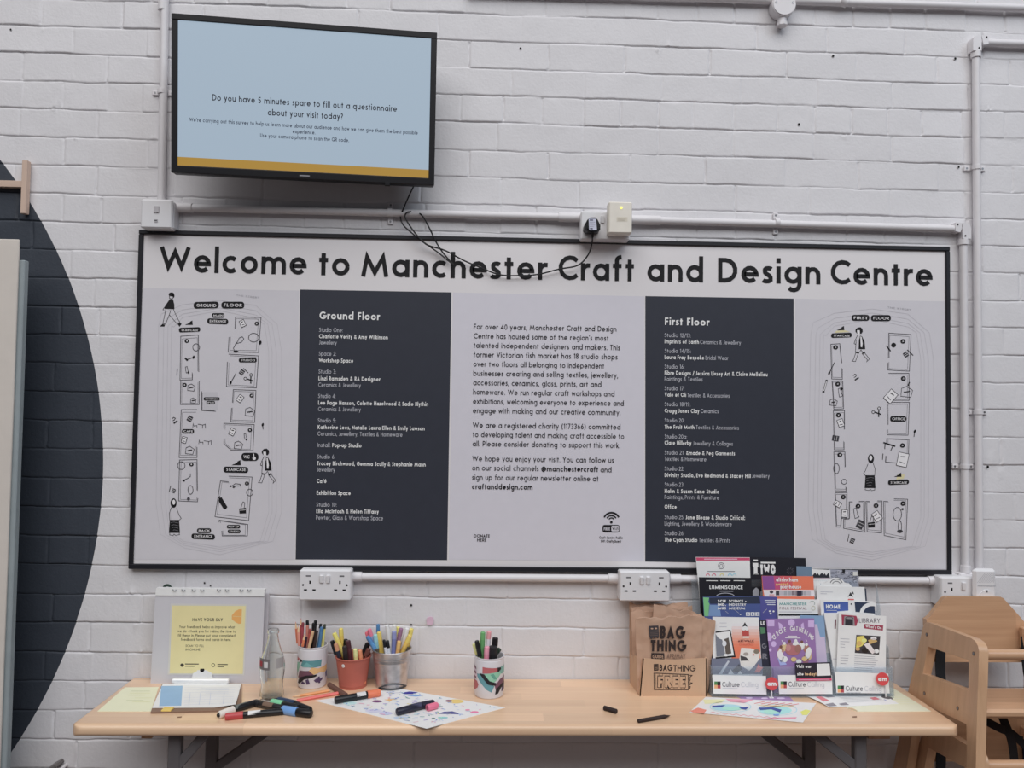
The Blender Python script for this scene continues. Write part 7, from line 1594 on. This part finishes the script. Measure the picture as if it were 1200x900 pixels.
def d_libr(d):
    mr = ink((150, 44, 72)); 
    d.poly([(986, 720.2), (1003.4, 721.6), (1005.6, 727), (1003.4, 733.6), (986.6, 732.4)], mr, 0); d.poly([(989.4, 722), (1000.6, 722.8), (1001.6, 733), (988.4, 732.2)], ink((130, 126, 130)), 1); d.poly([(990.4, 725), (999.4, 725.6), (999.4, 732.8), (990.2, 732.4)], ink((44, 42, 50)), 2); d.ring(995, 725, 4.6, 2.4, 0.8, ink((70, 68, 76)), 3, 10, 180, 360)
    d.text('LIBRARY', 1006.6, 729.6, 1031.4, 5.2, ink((110, 104, 114)), 0.13, 1); d.poly([(1012.6, 731.2), (1035, 733), (1034.6, 739), (1012.8, 736.4)], mr, 0); d.text("What's On", 1014.4, 735.4, 1033, 3.2, wt, 0.22, 1, dy=2.0)
    d.poly([(1003.4, 744), (1031.6, 745.4), (1030, 767.2), (1001.6, 765)], ink((58, 52, 56)), 0); d.poly([(1004, 746), (1012, 745), (1015, 752), (1010, 757), (1003, 760)], ink((214, 190, 70)), 1); d.ell(1006.6, 754, 3, 3, ink((196, 160, 80)), 2); d.ell(1012.6, 750.4, 3, 2.4, ink((226, 206, 110)), 2); d.poly([(1012, 755), (1018, 753), (1026, 764), (1022, 766.4), (1016, 760)], ink((206, 196, 196)), 2); d.ell(1005, 760.4, 2.6, 2, ink((190, 150, 96)), 3); d.poly([(1017, 750), (1025, 747.6), (1028, 751.6), (1019, 755)], ink((186, 150, 84)), 2); d.ell(1023.6, 748, 3.6, 2, ink((206, 202, 206)), 2); d.ell(1027, 763, 3, 2.4, ink((214, 210, 216)), 2); d.ell(1013.6, 762, 4, 3, ink((40, 30, 28)), 2)
    R_ = random.Random(2)
    for i in range(15):
        y = 742+3.2*i
        if 2 <= i % 6: d.line([(984.6, y), (984.6+R_.uniform(5, 11), y+0.5)], 0.5, ink((150, 150, 160)), 1)
    for i in range(9): d.line([(1001.4-0.1*i, 768.4+2.3*i), (1030-R_.uniform(0, 8), 769.6+2.3*i)], 0.5, ink((150, 150, 160)), 1)
    d.line([(1001, 791), (1024, 791.6)], 0.6, ink((140, 140, 150)), 1)
leaflet('white library newsletter standing tall at front right of rack', 0, -0.003, [(983, 717.4), (1038.6, 722.2), (1037.4, 806), (979, 806)], (220, 220, 226), d_libr, name='newsletter')
def visit_card():
    fr = tier_frame(0, -0.0152); mb = MB(); mb.prism(fr, fr.pts([(931.4, 777.2), (973, 776), (974.8, 797.4), (933.2, 798)]), 0.0008, ink((36, 30, 42)))
    d = Draw(mb, fr, 0.6); d.text('Visit our', 933.4, 782.6, 950.4, 3.4, wt, 0.24, 1); d.text('site', 934.2, 791.4, 941.6, 3.4, wt, 0.24, 1); d.text('today!', 943.2, 791.4, 956.4, 3.4, ink((206, 168, 120)), 0.22, 1)
    d.poly([(933, 795), (974.4, 794.2), (974.8, 797.4), (933.2, 798)], mg, 1); d.line([(936, 796.6), (972, 796)], 0.5, ink((226, 170, 190)), 2); d.poly([(957, 777.8), (972, 777.4), (973.4, 791.4), (958, 792)], wt, 1)
    c = fr.at(*fr.px(953, 797)); tag(mb.build('card', None, c, smooth=0), 'small black and white card stuck over the middle title card', 'card')
visit_card()
def disc_sign(px, py, label, stem):
    y = -0.130; c = W(px, py, y); r = 7.6*0.00222; fr = Fr(c, (1, 0, 0), (0, 0.05, 1)); t = thing('disc_sign', label, 'sign', (c[0], c[1], ZT), 'round red signs on the leaflet rack')
    b = MB(); b.prism(fr, [(r*math.cos(a), r*math.sin(a)) for a in [2*math.pi*i/32 for i in range(32)]], 0.0016, ink((198, 52, 58))); d = Draw(b, fr, 0.6); d.text('am', px-5.4, py+2.2, px+5.2, 5.4, wt, 0.26, 1); b.build('disc', t, smooth=0)
    
    s = MB(); x = c[0]+(0.010 if stem else 0.0); m_s = mat('stem_white', (206, 204, 206), 0.4, 0.2)
    s.tube([(x, y+0.003, ZT+0.002), (x, y+0.003, c[2]-r*0.4)], 0.0022, m_s, 8); s.build('stem', t)
    if stem: q = MB(); q.lathe((x, y+0.003, ZT+0.001), [(0, 0.0), (0.016, 0.0), (0.016, 0.002), (0.004, 0.004), (0, 0.004)], m_steel, 20); q.build('foot', t)
    else: q = MB(); q.box((x-0.006, y+0.001, ZT), (x+0.006, y+0.012, ZT+0.003), m_s, 0.0008); q.build('foot', t)
disc_sign(904.6, 801.4, 'red round sign between the first two title cards', False)
disc_sign(1034.4, 795.8, 'red round sign on thin stem at right end of rack', True)
